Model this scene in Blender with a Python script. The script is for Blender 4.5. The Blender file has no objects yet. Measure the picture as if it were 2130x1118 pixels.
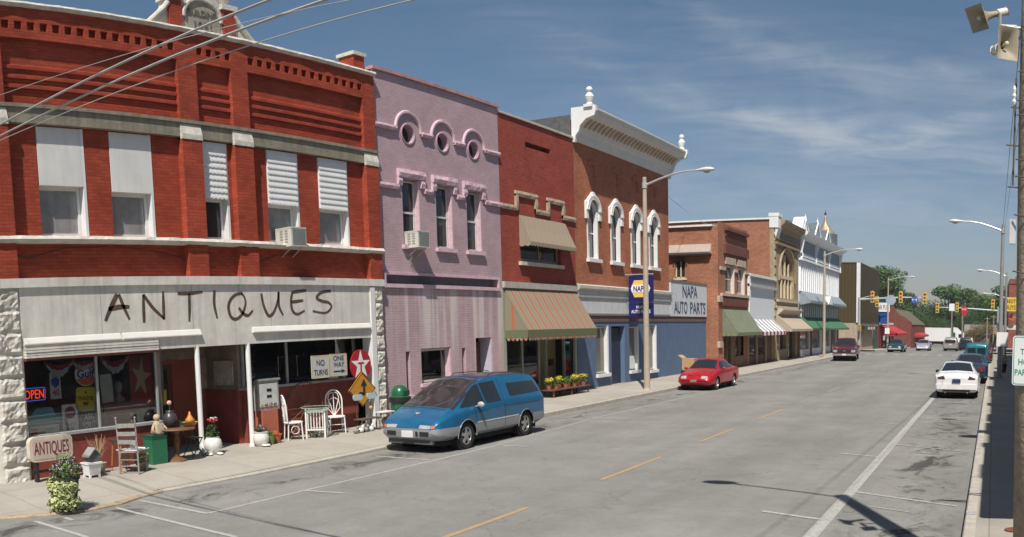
import bpy, bmesh, math, random
from mathutils import Vector, Matrix, noise
random.seed(7)
R = math.radians
SC = bpy.context.scene
COL = SC.collection

# ------------------------------------------------------------------ camera
# The photograph is a crop of a street panorama (equirectangular), so the camera is one too.
F, XV, YH, ROLL, PITCH = 1823.2437, 2063.7048, 845.7002, -0.0244, -0.0899
CAMZ = 2.8
cam = bpy.data.objects.new('camera', bpy.data.cameras.new('camera'))
COL.objects.link(cam)
cam.data.type = 'PANO'
cam.data.clip_start = 0.05
cam.data.clip_end = 3000
cc = cam.data
cc.panorama_type = 'EQUIRECTANGULAR'
cc.longitude_min = -XV / F
cc.longitude_max = (2130 - XV) / F
cc.latitude_min = (YH - 1118) / F
cc.latitude_max = YH / F
Ry = Matrix.Rotation(ROLL, 3, 'Y')
Rx = Matrix.Rotation(PITCH, 3, 'X')
RM = Rx @ Ry
M4 = Matrix((RM.col[0], RM.col[2], -RM.col[1])).transposed().to_4x4()
M4.translation = (0, 0, CAMZ)
cam.matrix_world = M4
SC.camera = cam

# ------------------------------------------------------------------ sky and sun
SUN_EL = 56.0
SUN_TO = Vector((-0.45, 0.893, 0)).normalized()          # horizontal direction the light travels
ld = Vector((SUN_TO.x * math.cos(R(SUN_EL)), SUN_TO.y * math.cos(R(SUN_EL)), -math.sin(R(SUN_EL))))
sun = bpy.data.objects.new('sun', bpy.data.lights.new('sun', 'SUN'))
COL.objects.link(sun)
sun.data.energy = 5.0
sun.data.angle = R(0.55)
sun.data.color = (1.0, 0.94, 0.85)
sun.rotation_mode = 'QUATERNION'
sun.rotation_quaternion = ld.to_track_quat('-Z', 'Y')
sun.location = (0, 0, 60)
w = bpy.data.worlds.new("World")
SC.world = w
w.use_nodes = True
nt = w.node_tree
nt.nodes.clear()
out = nt.nodes.new('ShaderNodeOutputWorld')
bg = nt.nodes.new('ShaderNodeBackground')
sky = nt.nodes.new('ShaderNodeTexSky')
sky.sky_type = 'NISHITA'
sky.sun_disc = False
sky.sun_elevation = R(SUN_EL)
sky.sun_rotation = math.atan2(-SUN_TO.x, -SUN_TO.y)
sky.air_density = 1.0
sky.dust_density = 0.8
sky.ozone_density = 1.0
bg.inputs[1].default_value = 0.062
# thin streaky cirrus, laid out in direction space on a high cloud plane
tc = nt.nodes.new('ShaderNodeTexCoord')
sep = nt.nodes.new('ShaderNodeSeparateXYZ'); nt.links.new(tc.outputs['Generated'], sep.inputs[0])
def wm(op, a, b=None, v=None):
    n = nt.nodes.new('ShaderNodeMath'); n.operation = op
    nt.links.new(a, n.inputs[0])
    if b is not None: nt.links.new(b, n.inputs[1])
    if v is not None: n.inputs[1].default_value = v
    return n.outputs[0]
AZ = nt.nodes.new('ShaderNodeMath'); AZ.operation = 'ARCTAN2'; nt.links.new(sep.outputs[0], AZ.inputs[0]); nt.links.new(sep.outputs[1], AZ.inputs[1])
EL = nt.nodes.new('ShaderNodeMath'); EL.operation = 'ARCSINE'; nt.links.new(sep.outputs[2], EL.inputs[0])
def cnoise(rot, sc, nscale, lo, hi, detail=7, dist=0.8, loc=(0, 0, 0)):
    cmb = nt.nodes.new('ShaderNodeCombineXYZ'); nt.links.new(AZ.outputs[0], cmb.inputs[0]); nt.links.new(EL.outputs[0], cmb.inputs[1])
    mp = nt.nodes.new('ShaderNodeMapping'); nt.links.new(cmb.outputs[0], mp.inputs[0])
    mp.inputs['Rotation'].default_value = (0, 0, R(rot)); mp.inputs['Scale'].default_value = sc; mp.inputs['Location'].default_value = loc
    n = nt.nodes.new('ShaderNodeTexNoise'); nt.links.new(mp.outputs[0], n.inputs[0])
    n.inputs['Scale'].default_value = nscale; n.inputs['Detail'].default_value = detail; n.inputs['Roughness'].default_value = 0.6; n.inputs['Distortion'].default_value = dist
    m = nt.nodes.new('ShaderNodeMapRange'); nt.links.new(n.outputs[0], m.inputs[0]); m.inputs[1].default_value = lo; m.inputs[2].default_value = hi; m.interpolation_type = 'SMOOTHSTEP'
    return m.outputs[0], n.outputs['Color']
fibre, _ = cnoise(10, (8, 52, 1), 1.0, .25, .78, 12, 1.1)
fluff, wob = cnoise(5, (7, 14, 1), 1.0, .30, .70, 6, .8, (3, 1, 0))
wsep = nt.nodes.new('ShaderNodeSeparateXYZ'); nt.links.new(wob, wsep.inputs[0])
wx = wm('MULTIPLY', wm('SUBTRACT', wsep.outputs[0], v=.5), v=.05); wy = wm('MULTIPLY', wm('SUBTRACT', wsep.outputs[1], v=.5), v=.05)
total = None
# each wisp: azimuth, elevation, half length, half width, slant, strength
for az, el, L_, W_, an, s_ in ((-.296, .332, .070, .013, -29, .34), (-.198, .298, .085, .012, -14, .42), (-.067, .290, .070, .013, -8, .52), (-.262, .230, .050, .014, -6, .75), (-.214, .224, .065, .013, -15, .85),
        (-.149, .212, .085, .011, -3, .60), (-.072, .230, .050, .012, 14, .80), (-.035, .201, .075, .008, -8, .50), (-.376, .254, .035, .007, -20, .30), (-.468, .334, .08, .010, -13, .12), (-.30, .25, .09, .006, -22, .18),
        (-.228, .147, .22, .018, -2, .22), (-.05, .12, .16, .016, 3, .18), (-.452, .300, .025, .006, -24, .22), (.25, .30, .16, .03, 10, .5), (-1.6, .5, .4, .05, 12, .4), (.9, .45, .3, .05, -20, .5), (-.40, .17, .16, .012, 4, .16)):
    dx = wm('ADD', wm('SUBTRACT', AZ.outputs[0], v=az), wx); dy = wm('ADD', wm('SUBTRACT', EL.outputs[0], v=el), wy)
    c_, s2 = math.cos(R(an)), math.sin(R(an))
    u = wm('ADD', wm('MULTIPLY', dx, v=c_ / L_), wm('MULTIPLY', dy, v=s2 / L_)); v_ = wm('ADD', wm('MULTIPLY', dx, v=-s2 / W_), wm('MULTIPLY', dy, v=c_ / W_))
    r2 = wm('ADD', wm('MULTIPLY', u, u), wm('MULTIPLY', v_, v_))
    g_ = wm('MULTIPLY', wm('POWER', wm('ADD', r2, v=1.0), v=-1.25), v=s_)
    total = g_ if total is None else wm('ADD', total, g_)
tex = wm('ADD', wm('MULTIPLY', fibre, v=.60), wm('MULTIPLY', fluff, v=.30))
ct = wm('MULTIPLY', total, tex); cap = wm('DIVIDE', ct, wm('ADD', wm('MULTIPLY', ct, v=1.15), v=1.0))
mix = nt.nodes.new('ShaderNodeMixRGB'); nt.links.new(cap, mix.inputs[0])
hsv = nt.nodes.new('ShaderNodeHueSaturation'); nt.links.new(sky.outputs[0], hsv.inputs['Color'])
hsv.inputs['Saturation'].default_value = 1.05; hsv.inputs['Value'].default_value = 1.0
tint = nt.nodes.new('ShaderNodeVectorMath'); tint.operation = 'MULTIPLY'; nt.links.new(hsv.outputs[0], tint.inputs[0]); 
th = nt.nodes.new('ShaderNodeMapRange'); nt.links.new(sep.outputs[2], th.inputs[0]); th.inputs[1].default_value = .02; th.inputs[2].default_value = .38
tm = nt.nodes.new('ShaderNodeMixRGB'); nt.links.new(th.outputs[0], tm.inputs[0]); tm.inputs[1].default_value = (.93, .88, .97, 1); tm.inputs[2].default_value = (1.03, 1.13, 1.11, 1)
nt.links.new(tm.outputs[0], tint.inputs[1])
nt.links.new(tint.outputs[0], mix.inputs[1]); mix.inputs[2].default_value = (10.5, 10.4, 10.0, 1)
nt.links.new(mix.outputs[0], bg.inputs[0]); nt.links.new(bg.outputs[0], out.inputs[0])
SC.view_settings.view_transform = 'Standard'
SC.view_settings.look = 'None'
SC.view_settings.exposure = 0.22
SC.view_settings.gamma = 1.0
SC.cycles.max_bounces = 6
SC.cycles.transparent_max_bounces = 12
SC.cycles.use_denoising = True

# ------------------------------------------------------------------ helpers
def lin(c):
    c = c / 255.0
    return c / 12.92 if c <= 0.04045 else ((c + 0.055) / 1.055) ** 2.4
def rgb(r, g, b, k=1.0): return (lin(r) * k, lin(g) * k, lin(b) * k, 1)
MATS = {}
def mat(name, col=None, rough=0.7, metal=0.0, var=0.12, vscale=3.0, bump=0.0, bscale=30.0, spec=0.4, emit=None, coat=0.0, streak=0.0):
    """plain paint / metal / stone with uneven wear"""
    if name in MATS: return MATS[name]
    m = bpy.data.materials.new(name); m.use_nodes = True; MATS[name] = m
    t = m.node_tree; b = t.nodes['Principled BSDF']
    b.inputs['Roughness'].default_value = rough; b.inputs['Metallic'].default_value = metal
    b.inputs['Specular IOR Level'].default_value = spec; b.inputs['Coat Weight'].default_value = coat
    tcn = t.nodes.new('ShaderNodeTexCoord')
    n = t.nodes.new('ShaderNodeTexNoise'); n.inputs['Scale'].default_value = vscale; n.inputs['Detail'].default_value = 6; n.inputs['Roughness'].default_value = .65
    t.links.new(tcn.outputs['Object'], n.inputs[0])
    fac = n.outputs[0]
    r = t.nodes.new('ShaderNodeMapRange'); t.links.new(fac, r.inputs[0])
    r.inputs[1].default_value = .3; r.inputs[2].default_value = .7; r.inputs[3].default_value = 1 - var; r.inputs[4].default_value = 1 + var
    mx = t.nodes.new('ShaderNodeVectorMath'); mx.operation = 'SCALE'; mx.inputs[0].default_value = col[:3]; t.links.new(r.outputs[0], mx.inputs['Scale'])
    last = mx.outputs[0]
    if streak:
        mp = t.nodes.new('ShaderNodeMapping'); mp.inputs['Scale'].default_value = (5, 5, .35); t.links.new(tcn.outputs['Object'], mp.inputs[0])
        n2 = t.nodes.new('ShaderNodeTexNoise'); n2.inputs['Scale'].default_value = 1.5; n2.inputs['Detail'].default_value = 5; t.links.new(mp.outputs[0], n2.inputs[0])
        r2 = t.nodes.new('ShaderNodeMapRange'); t.links.new(n2.outputs[0], r2.inputs[0]); r2.inputs[1].default_value = .45; r2.inputs[2].default_value = .75; r2.inputs[3].default_value = 1; r2.inputs[4].default_value = 1 - streak
        mx2 = t.nodes.new('ShaderNodeVectorMath'); mx2.operation = 'SCALE'; t.links.new(last, mx2.inputs[0]); t.links.new(r2.outputs[0], mx2.inputs['Scale']); last = mx2.outputs[0]
    t.links.new(last, b.inputs['Base Color'])
    if bump:
        n3 = t.nodes.new('ShaderNodeTexNoise'); n3.inputs['Scale'].default_value = bscale; n3.inputs['Detail'].default_value = 5; t.links.new(tcn.outputs['Object'], n3.inputs[0])
        bp = t.nodes.new('ShaderNodeBump'); bp.inputs['Strength'].default_value = bump; bp.inputs['Distance'].default_value = .02
        t.links.new(n3.outputs[0], bp.inputs['Height']); t.links.new(bp.outputs[0], b.inputs['Normal'])
    if emit:
        b.inputs['Emission Color'].default_value = col; b.inputs['Emission Strength'].default_value = emit
    return m
def brick(name, c1, c2, mortar, bump=.35, wear=0.18, patch=None, bw=.215, bh=.075, streaks=None):
    if name in MATS: return MATS[name]
    m = bpy.data.materials.new(name); m.use_nodes = True; MATS[name] = m
    t = m.node_tree; b = t.nodes['Principled BSDF']; b.inputs['Roughness'].default_value = .85; b.inputs['Specular IOR Level'].default_value = .2
    tcn = t.nodes.new('ShaderNodeTexCoord'); sp = t.nodes.new('ShaderNodeSeparateXYZ'); t.links.new(tcn.outputs['Object'], sp.inputs[0])
    ad = t.nodes.new('ShaderNodeMath'); ad.operation = 'ADD'; t.links.new(sp.outputs[0], ad.inputs[0]); t.links.new(sp.outputs[1], ad.inputs[1])
    cb = t.nodes.new('ShaderNodeCombineXYZ'); t.links.new(ad.outputs[0], cb.inputs[0]); t.links.new(sp.outputs[2], cb.inputs[1])
    bt = t.nodes.new('ShaderNodeTexBrick'); t.links.new(cb.outputs[0], bt.inputs[0])
    bt.inputs['Scale'].default_value = 1; bt.inputs['Brick Width'].default_value = bw; bt.inputs['Row Height'].default_value = bh
    bt.inputs['Mortar Size'].default_value = .007; bt.inputs['Mortar Smooth'].default_value = .3
    bt.inputs['Color1'].default_value = c1; bt.inputs['Color2'].default_value = c2; bt.inputs['Mortar'].default_value = mortar
    n = t.nodes.new('ShaderNodeTexNoise'); n.inputs['Scale'].default_value = .9; n.inputs['Detail'].default_value = 8; n.inputs['Roughness'].default_value = .7
    t.links.new(tcn.outputs['Object'], n.inputs[0])
    r = t.nodes.new('ShaderNodeMapRange'); t.links.new(n.outputs[0], r.inputs[0]); r.inputs[1].default_value = .3; r.inputs[2].default_value = .7
    r.inputs[3].default_value = 1 - wear; r.inputs[4].default_value = 1 + wear
    mx = t.nodes.new('ShaderNodeVectorMath'); mx.operation = 'SCALE'; t.links.new(bt.outputs[0], mx.inputs[0]); t.links.new(r.outputs[0], mx.inputs['Scale'])
    last = mx.outputs[0]
    if streaks:       # (colour, z0, z1, amount): run-off streaks under a ledge, between two heights
        colr, z0, z1, amt = streaks
        mp = t.nodes.new('ShaderNodeMapping'); mp.inputs['Scale'].default_value = (3.2, 3.2, .12); t.links.new(tcn.outputs['Object'], mp.inputs[0])
        n2 = t.nodes.new('ShaderNodeTexNoise'); n2.inputs['Scale'].default_value = 1.0; n2.inputs['Detail'].default_value = 3; t.links.new(mp.outputs[0], n2.inputs[0])
        r2 = t.nodes.new('ShaderNodeMapRange'); t.links.new(n2.outputs[0], r2.inputs[0]); r2.inputs[1].default_value = .46; r2.inputs[2].default_value = .62
        ra = t.nodes.new('ShaderNodeMapRange'); t.links.new(sp.outputs[2], ra.inputs[0]); ra.inputs[1].default_value = z0; ra.inputs[2].default_value = z0 + 2.0
        rb = t.nodes.new('ShaderNodeMapRange'); t.links.new(sp.outputs[2], rb.inputs[0]); rb.inputs[1].default_value = z1; rb.inputs[2].default_value = z1 + .08; rb.inputs[3].default_value = 1; rb.inputs[4].default_value = 0
        m1 = t.nodes.new('ShaderNodeMath'); m1.operation = 'MULTIPLY'; t.links.new(r2.outputs[0], m1.inputs[0]); t.links.new(ra.outputs[0], m1.inputs[1])
        m2 = t.nodes.new('ShaderNodeMath'); m2.operation = 'MULTIPLY'; t.links.new(m1.outputs[0], m2.inputs[0]); t.links.new(rb.outputs[0], m2.inputs[1])
        m3 = t.nodes.new('ShaderNodeMath'); m3.operation = 'MULTIPLY'; t.links.new(m2.outputs[0], m3.inputs[0]); m3.inputs[1].default_value = amt
        mm = t.nodes.new('ShaderNodeMixRGB'); t.links.new(m3.outputs[0], mm.inputs[0]); t.links.new(last, mm.inputs[1]); mm.inputs[2].default_value = colr
        last = mm.outputs[0]
    if patch:         # (colour, low, high): patches where paint has flaked or the wall was repaired
        n4 = t.nodes.new('ShaderNodeTexNoise'); n4.inputs['Scale'].default_value = 2.3; n4.inputs['Detail'].default_value = 10; n4.inputs['Roughness'].default_value = .8; t.links.new(tcn.outputs['Object'], n4.inputs[0])
        r4 = t.nodes.new('ShaderNodeMapRange'); t.links.new(n4.outputs[0], r4.inputs[0]); r4.inputs[1].default_value = patch[1]; r4.inputs[2].default_value = patch[2]
        mm = t.nodes.new('ShaderNodeMixRGB'); t.links.new(r4.outputs[0], mm.inputs[0]); t.links.new(last, mm.inputs[1]); mm.inputs[2].default_value = patch[0]
        last = mm.outputs[0]
    t.links.new(last, b.inputs['Base Color'])
    inv = t.nodes.new('ShaderNodeMath'); inv.operation = 'SUBTRACT'; inv.inputs[0].default_value = 1; t.links.new(bt.outputs['Fac'], inv.inputs[1])
    bp = t.nodes.new('ShaderNodeBump'); bp.inputs['Strength'].default_value = bump; bp.inputs['Distance'].default_value = .012
    t.links.new(inv.outputs[0], bp.inputs['Height']); t.links.new(bp.outputs[0], b.inputs['Normal'])
    return m
def stripes(name, cols, period, axis='y', rough=.85, skew=None):
    """cloth with stripes that run down; cols = list of (fraction, colour)"""
    if name in MATS: return MATS[name]
    m = bpy.data.materials.new(name); m.use_nodes = True; MATS[name] = m
    t = m.node_tree; b = t.nodes['Principled BSDF']; b.inputs['Roughness'].default_value = rough; b.inputs['Specular IOR Level'].default_value = .15
    tcn = t.nodes.new('ShaderNodeTexCoord'); sp = t.nodes.new('ShaderNodeSeparateXYZ'); t.links.new(tcn.outputs['Object'], sp.inputs[0])
    ad = t.nodes.new('ShaderNodeMath'); ad.operation = 'ADD'; t.links.new(sp.outputs[0], ad.inputs[0]); t.links.new(sp.outputs[1], ad.inputs[1])
    src = {'y': sp.outputs[1], 'x': sp.outputs[0], 'z': sp.outputs[2], 'xy': ad.outputs[0]}[axis]
    dv = t.nodes.new('ShaderNodeMath'); dv.operation = 'DIVIDE'; t.links.new(src, dv.inputs[0]); dv.inputs[1].default_value = period
    fr = t.nodes.new('ShaderNodeMath'); fr.operation = 'FRACT'; t.links.new(dv.outputs[0], fr.inputs[0])
    cr = t.nodes.new('ShaderNodeValToRGB'); cr.color_ramp.interpolation = 'CONSTANT'; t.links.new(fr.outputs[0], cr.inputs[0])
    els = cr.color_ramp.elements
    els[0].position = 0; els[0].color = cols[0][1]; els[1].position = cols[1][0]; els[1].color = cols[1][1]
    for p, c in cols[2:]:
        e = els.new(p); e.color = c
    t.links.new(cr.outputs[0], b.inputs['Base Color'])
    return m
def glass(name, tint=(.03, .035, .04, 1), rough=.04):
    if name in MATS: return MATS[name]
    m = bpy.data.materials.new(name); m.use_nodes = True; MATS[name] = m
    b = m.node_tree.nodes['Principled BSDF']; b.inputs['Base Color'].default_value = tint; b.inputs['Roughness'].default_value = rough
    b.inputs['Specular IOR Level'].default_value = .6
    t = m.node_tree; n = t.nodes.new('ShaderNodeTexNoise'); n.inputs['Scale'].default_value = 1.6
    bp = t.nodes.new('ShaderNodeBump'); bp.inputs['Strength'].default_value = .06; bp.inputs['Distance'].default_value = .05
    tcn = t.nodes.new('ShaderNodeTexCoord'); t.links.new(tcn.outputs['Object'], n.inputs[0]); t.links.new(n.outputs[0], bp.inputs['Height']); t.links.new(bp.outputs[0], b.inputs['Normal'])
    return m
def clear_glass(name, amount=.16, tint=(.92, .95, .94, 1)):
    """thin pane: see-through with a mirror layer"""
    if name in MATS: return MATS[name]
    m = bpy.data.materials.new(name); m.use_nodes = True; MATS[name] = m
    t = m.node_tree; t.nodes.clear(); o = t.nodes.new('ShaderNodeOutputMaterial')
    tr = t.nodes.new('ShaderNodeBsdfTransparent'); tr.inputs[0].default_value = tint
    gl = t.nodes.new('ShaderNodeBsdfGlossy'); gl.inputs['Roughness'].default_value = .02
    lw = t.nodes.new('ShaderNodeFresnel'); lw.inputs['IOR'].default_value = 1.5
    ad = t.nodes.new('ShaderNodeMath'); ad.operation = 'ADD'; t.links.new(lw.outputs[0], ad.inputs[0]); ad.inputs[1].default_value = amount - .04; ad.use_clamp = True
    mx = t.nodes.new('ShaderNodeMixShader'); t.links.new(ad.outputs[0], mx.inputs[0]); t.links.new(tr.outputs[0], mx.inputs[1]); t.links.new(gl.outputs[0], mx.inputs[2])
    t.links.new(mx.outputs[0], o.inputs[0])
    return m

WHOLE = ('lettering', 'painted_letter', 'blossoms', 'crown', 'foliage', 'flowers', 'leaves', 'woodland', 'garland', 'cloth', 'ground', 'road', 'kerb', 'pavement', 'grass', 'carved', 'awning', 'valance', 'cover', 'body', 'fascia', 'signal')
class MB:
    def __init__(s): s.v = []; s.f = []; s.m = []; s.T = None; s.mi = 0
    def add(s, vs, fs, mi=None):
        n = len(s.v)
        for p in vs:
            p = Vector(p)
            if s.T is not None: p = s.T @ p
            s.v.append(p)
        for f in fs: s.f.append([n + i for i in f]); s.m.append(s.mi if mi is None else mi)
        return s
    def box(s, x0, x1, y0, y1, z0, z1, mi=None):
        x0, x1 = min(x0, x1), max(x0, x1); y0, y1 = min(y0, y1), max(y0, y1); z0, z1 = min(z0, z1), max(z0, z1)
        return s.add([(x0, y0, z0), (x1, y0, z0), (x1, y1, z0), (x0, y1, z0), (x0, y0, z1), (x1, y0, z1), (x1, y1, z1), (x0, y1, z1)],
              [(0, 3, 2, 1), (4, 5, 6, 7), (0, 1, 5, 4), (1, 2, 6, 5), (2, 3, 7, 6), (3, 0, 4, 7)], mi)
    def quad(s, a, b, c, d, mi=None): return s.add([a, b, c, d], [(0, 1, 2, 3)], mi)
    def prism(s, poly, a, b, axis='y', mi=None):
        """poly (u,v) extruded along axis from a to b; axis y: (x,z), x: (y,z), z: (x,y)"""
        def P(u, v, w):
            return {'y': (u, w, v), 'x': (w, u, v), 'z': (u, v, w)}[axis]
        n = len(poly)
        vs = [P(u, v, a) for u, v in poly] + [P(u, v, b) for u, v in poly]
        fs = [list(range(n)), list(range(2 * n - 1, n - 1, -1))] + [(i, i + n, (i + 1) % n + n, (i + 1) % n) for i in range(n)]
        return s.add(vs, fs, mi)
    def tube(s, pts, r, n=8, cap=True, mi=None):
        pts = [Vector(p) for p in pts]; rs = r if isinstance(r, (list, tuple)) else [r] * len(pts)
        vs, fs = [], []; prev = None
        for i, p in enumerate(pts):
            d = (pts[min(i + 1, len(pts) - 1)] - pts[max(i - 1, 0)])
            d = d.normalized() if d.length > 1e-9 else Vector((0, 0, 1))
            if prev is None:
                a = Vector((0, 0, 1)) if abs(d.z) < .9 else Vector((1, 0, 0)); u = d.cross(a).normalized()
            else:
                u = prev - d * prev.dot(d)
                u = u.normalized() if u.length > 1e-6 else d.cross(Vector((0.3, .5, .8))).normalized()
            prev = u; vv = d.cross(u)
            for k in range(n):
                an = 2 * math.pi * k / n; vs.append(p + (u * math.cos(an) + vv * math.sin(an)) * rs[i])
        for i in range(len(pts) - 1):
            for k in range(n): fs.append((i * n + k, i * n + (k + 1) % n, (i + 1) * n + (k + 1) % n, (i + 1) * n + k))
        if cap: fs.append(list(range(n - 1, -1, -1))); fs.append([(len(pts) - 1) * n + k for k in range(n)])
        return s.add(vs, fs, mi)
    def cyl(s, c, r, z0, z1, n=16, r2=None, mi=None): return s.tube([(c[0], c[1], z0), (c[0], c[1], z1)], [r, r if r2 is None else r2], n, mi=mi)
    def lathe(s, c, prof, n=20, mi=None):
        vs = []; fs = []
        for (r, z) in prof:
            for k in range(n):
                an = 2 * math.pi * k / n; vs.append((c[0] + r * math.cos(an), c[1] + r * math.sin(an), c[2] + z))
        for i in range(len(prof) - 1):
            for k in range(n): fs.append((i * n + k, i * n + (k + 1) % n, (i + 1) * n + (k + 1) % n, (i + 1) * n + k))
        fs.append(list(range(n - 1, -1, -1))); fs.append([(len(prof) - 1) * n + k for k in range(n)])
        return s.add(vs, fs, mi)
    def ball(s, c, r, n=12, sq=(1, 1, 1), mi=None):
        prof = [(max(r * math.sin(math.pi * i / n), 1e-4) , -r * math.cos(math.pi * i / n)) for i in range(n + 1)]
        vs = []; fs = []; m = n * 2
        for (q, z) in prof:
            for k in range(m):
                an = 2 * math.pi * k / m; vs.append((c[0] + q * math.cos(an) * sq[0], c[1] + q * math.sin(an) * sq[1], c[2] + z * sq[2]))
        for i in range(n):
            for k in range(m): fs.append((i * m + k, i * m + (k + 1) % m, (i + 1) * m + (k + 1) % m, (i + 1) * m + k))
        return s.add(vs, fs, mi)
    def ring(s, c, r, w, axis='x', a0=0, a1=360, n=24, t=.02, mi=None):
        pts = []
        for i in range(n + 1):
            a = R(a0 + (a1 - a0) * i / n); u, v = r * math.cos(a), r * math.sin(a)
            pts.append({'x': (c[0], c[1] + u, c[2] + v), 'y': (c[0] + u, c[1], c[2] + v), 'z': (c[0] + u, c[1] + v, c[2])}[axis])
        return s.tube(pts, w, 6, mi=mi)
    def wall(s, X, y0, y1, z0, z1, holes=(), depth=.2, circles=(), arches=(), axis='x', mi=None, rmi=None):
        """sheet at x = X facing +x with reveals going back by depth. axis 'y': sheet at y = X facing -y, coordinates x, z"""
        def P(u, v, d):
            return (X - d, u, v) if axis == 'x' else (u, X + d, v)
        flip = axis == 'y'
        def Fc(vs):
            s.add(vs if not flip else vs, [(0, 1, 2, 3)], mi)
        rects = [tuple(h[:4]) for h in holes]
        cells = list(rects)
        for (cy_, cz_, r_) in circles: cells.append((cy_ - r_ * 1.15, cy_ + r_ * 1.15, cz_ - r_ * 1.15, cz_ + r_ * 1.15))
        for (a, b, za, zb) in arches: cells.append((a, b, za, zb + (b - a) / 2 * 1.08))
        us = sorted({y0, y1} | {q for c in cells for q in c[:2]}); vs_ = sorted({z0, z1} | {q for c in cells for q in c[2:]})
        us = [u for u in us if y0 - 1e-6 <= u <= y1 + 1e-6]; vs_ = [v for v in vs_ if z0 - 1e-6 <= v <= z1 + 1e-6]
        for i in range(len(us) - 1):
            for j in range(len(vs_) - 1):
                cu, cv = (us[i] + us[i + 1]) / 2, (vs_[j] + vs_[j + 1]) / 2
                if any(c[0] < cu < c[1] and c[2] < cv < c[3] for c in cells): continue
                Fc([P(us[i], vs_[j], 0), P(us[i + 1], vs_[j], 0), P(us[i + 1], vs_[j + 1], 0), P(us[i], vs_[j + 1], 0)])
        def reveal(pts, closed=True):
            n = len(pts)
            for i in range(n if closed else n - 1):
                a, b = pts[i], pts[(i + 1) % n]
                s.add([P(*a, 0), P(*b, 0), P(*b, depth), P(*a, depth)], [(0, 1, 2, 3)], rmi if rmi is not None else mi)
        for (a, b, c, d) in rects: reveal([(a, c), (b, c), (b, d), (a, d)])
        for (cu, cv, r_) in circles:
            n = 32; q = r_ * 1.15; ip = []; op = []
            for k in range(n):
                an = 2 * math.pi * k / n; cu_, sv = math.cos(an), math.sin(an); m_ = max(abs(cu_), abs(sv))
                ip.append((cu + r_ * cu_, cv + r_ * sv)); op.append((cu + q * cu_ / m_, cv + q * sv / m_))
            for k in range(n): Fc([P(*ip[k], 0), P(*op[k], 0), P(*op[(k + 1) % n], 0), P(*ip[(k + 1) % n], 0)])
            reveal(ip)
        for (a, b, za, zb) in arches:
            r_ = (b - a) / 2; cu = (a + b) / 2; n = 16; ip = []; op = []; zt = zb + r_ * 1.08
            for k in range(n + 1):
                an = math.pi * k / n; c_, s_ = math.cos(an), math.sin(an)
                ip.append((cu + r_ * c_, zb + r_ * s_)); m_ = max(abs(c_), s_ / 1.08); op.append((cu + r_ * c_ / m_, min(zb + r_ * s_ / m_, zt)))
            for k in range(n): Fc([P(*ip[k], 0), P(*op[k], 0), P(*op[k + 1], 0), P(*ip[k + 1], 0)])
            reveal(ip + [(a, za), (b, za)])
        return s
    def build(s, name, material=None, parent=None, smooth=False, loc=None, label=None, auto=None):
        if len(s.f) < 9000 and not any(k in name for k in WHOLE):
            cl = s.clusters()
            if 1 < len(cl) <= 80:
                first = None
                for fs in cl:
                    t = MB(); used = {}
                    for f in fs:
                        for i in s.f[f]:
                            if i not in used: used[i] = len(t.v); t.v.append(s.v[i])
                        t.f.append([used[i] for i in s.f[f]]); t.m.append(s.m[f])
                    o = t.build1(name, material, parent, smooth, loc, label, auto); first = first or o
                return first
        return s.build1(name, material, parent, smooth, loc, label, auto)
    def clusters(s):
        """groups of faces that touch one another (boxes grown by 1 cm)"""
        par = {}
        def find(a):
            while par.setdefault(a, a) != a: par[a] = par[par[a]]; a = par[a]
            return a
        key = [tuple(round(c, 3) for c in v) for v in s.v]
        for f in s.f:
            a = find(key[f[0]])
            for i in f[1:]: par[find(key[i])] = a; a = find(a)
        comp = {}
        for n, f in enumerate(s.f): comp.setdefault(find(key[f[0]]), []).append(n)
        L = []
        for fs in comp.values():
            vs = [s.v[i] for f in fs for i in s.f[f]]
            L.append([[min(v[k] for v in vs) - .006 for k in range(3)], [max(v[k] for v in vs) + .006 for k in range(3)], fs])
        if len(L) > 400: return [list(range(len(s.f)))]
        ch = True
        while ch:
            ch = False; out_ = []
            while L:
                a = L.pop()
                for b in out_:
                    if all(a[0][k] <= b[1][k] and b[0][k] <= a[1][k] for k in range(3)):
                        b[0] = [min(a[0][k], b[0][k]) for k in range(3)]; b[1] = [max(a[1][k], b[1][k]) for k in range(3)]; b[2] = b[2] + a[2]; ch = True; break
                else: out_.append(a)
            L = out_
        return [x[2] for x in sorted(L, key=lambda x: -len(x[2]))]
    def build1(s, name, material=None, parent=None, smooth=False, loc=None, label=None, auto=None):
        me = bpy.data.meshes.new(name)
        off = Vector((0, 0, 0))
        if parent is not None and not parent.get('_local'):
            off = world_loc(parent)
        if loc is not None: off = off + Vector(loc)
        me.from_pydata([tuple(p - off) for p in s.v], [], s.f)
        ms = material if isinstance(material, (list, tuple)) else [material]
        for m_ in ms:
            if m_ is not None: me.materials.append(m_)
        if len(ms) > 1: me.polygons.foreach_set('material_index', s.m)
        if smooth: me.polygons.foreach_set('use_smooth', [True] * len(me.polygons))
        bm = bmesh.new(); bm.from_mesh(me)
        if smooth: bmesh.ops.remove_doubles(bm, verts=bm.verts, dist=1e-5)
        bmesh.ops.recalc_face_normals(bm, faces=bm.faces)
        if auto:
            for e in bm.edges:
                if len(e.link_faces) == 2 and e.calc_face_angle(0) > R(auto): e.smooth = False
        bm.to_mesh(me); bm.free(); me.update()
        o = bpy.data.objects.new(name, me); COL.objects.link(o)
        if parent is not None:
            o.parent = parent
            if parent.get('_local'): o['_local'] = 1
            if loc is not None: o.location = loc
        else:
            if loc is not None: o.location = loc
        o['_off'] = [float(q) for q in (Vector(loc) if loc is not None else Vector((0, 0, 0)))]
        if label: o['label'] = label
        return o
def world_loc(o):
    p = Vector((0, 0, 0))
    while o is not None: p = p + Vector(o.location); o = o.parent
    return p
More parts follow.
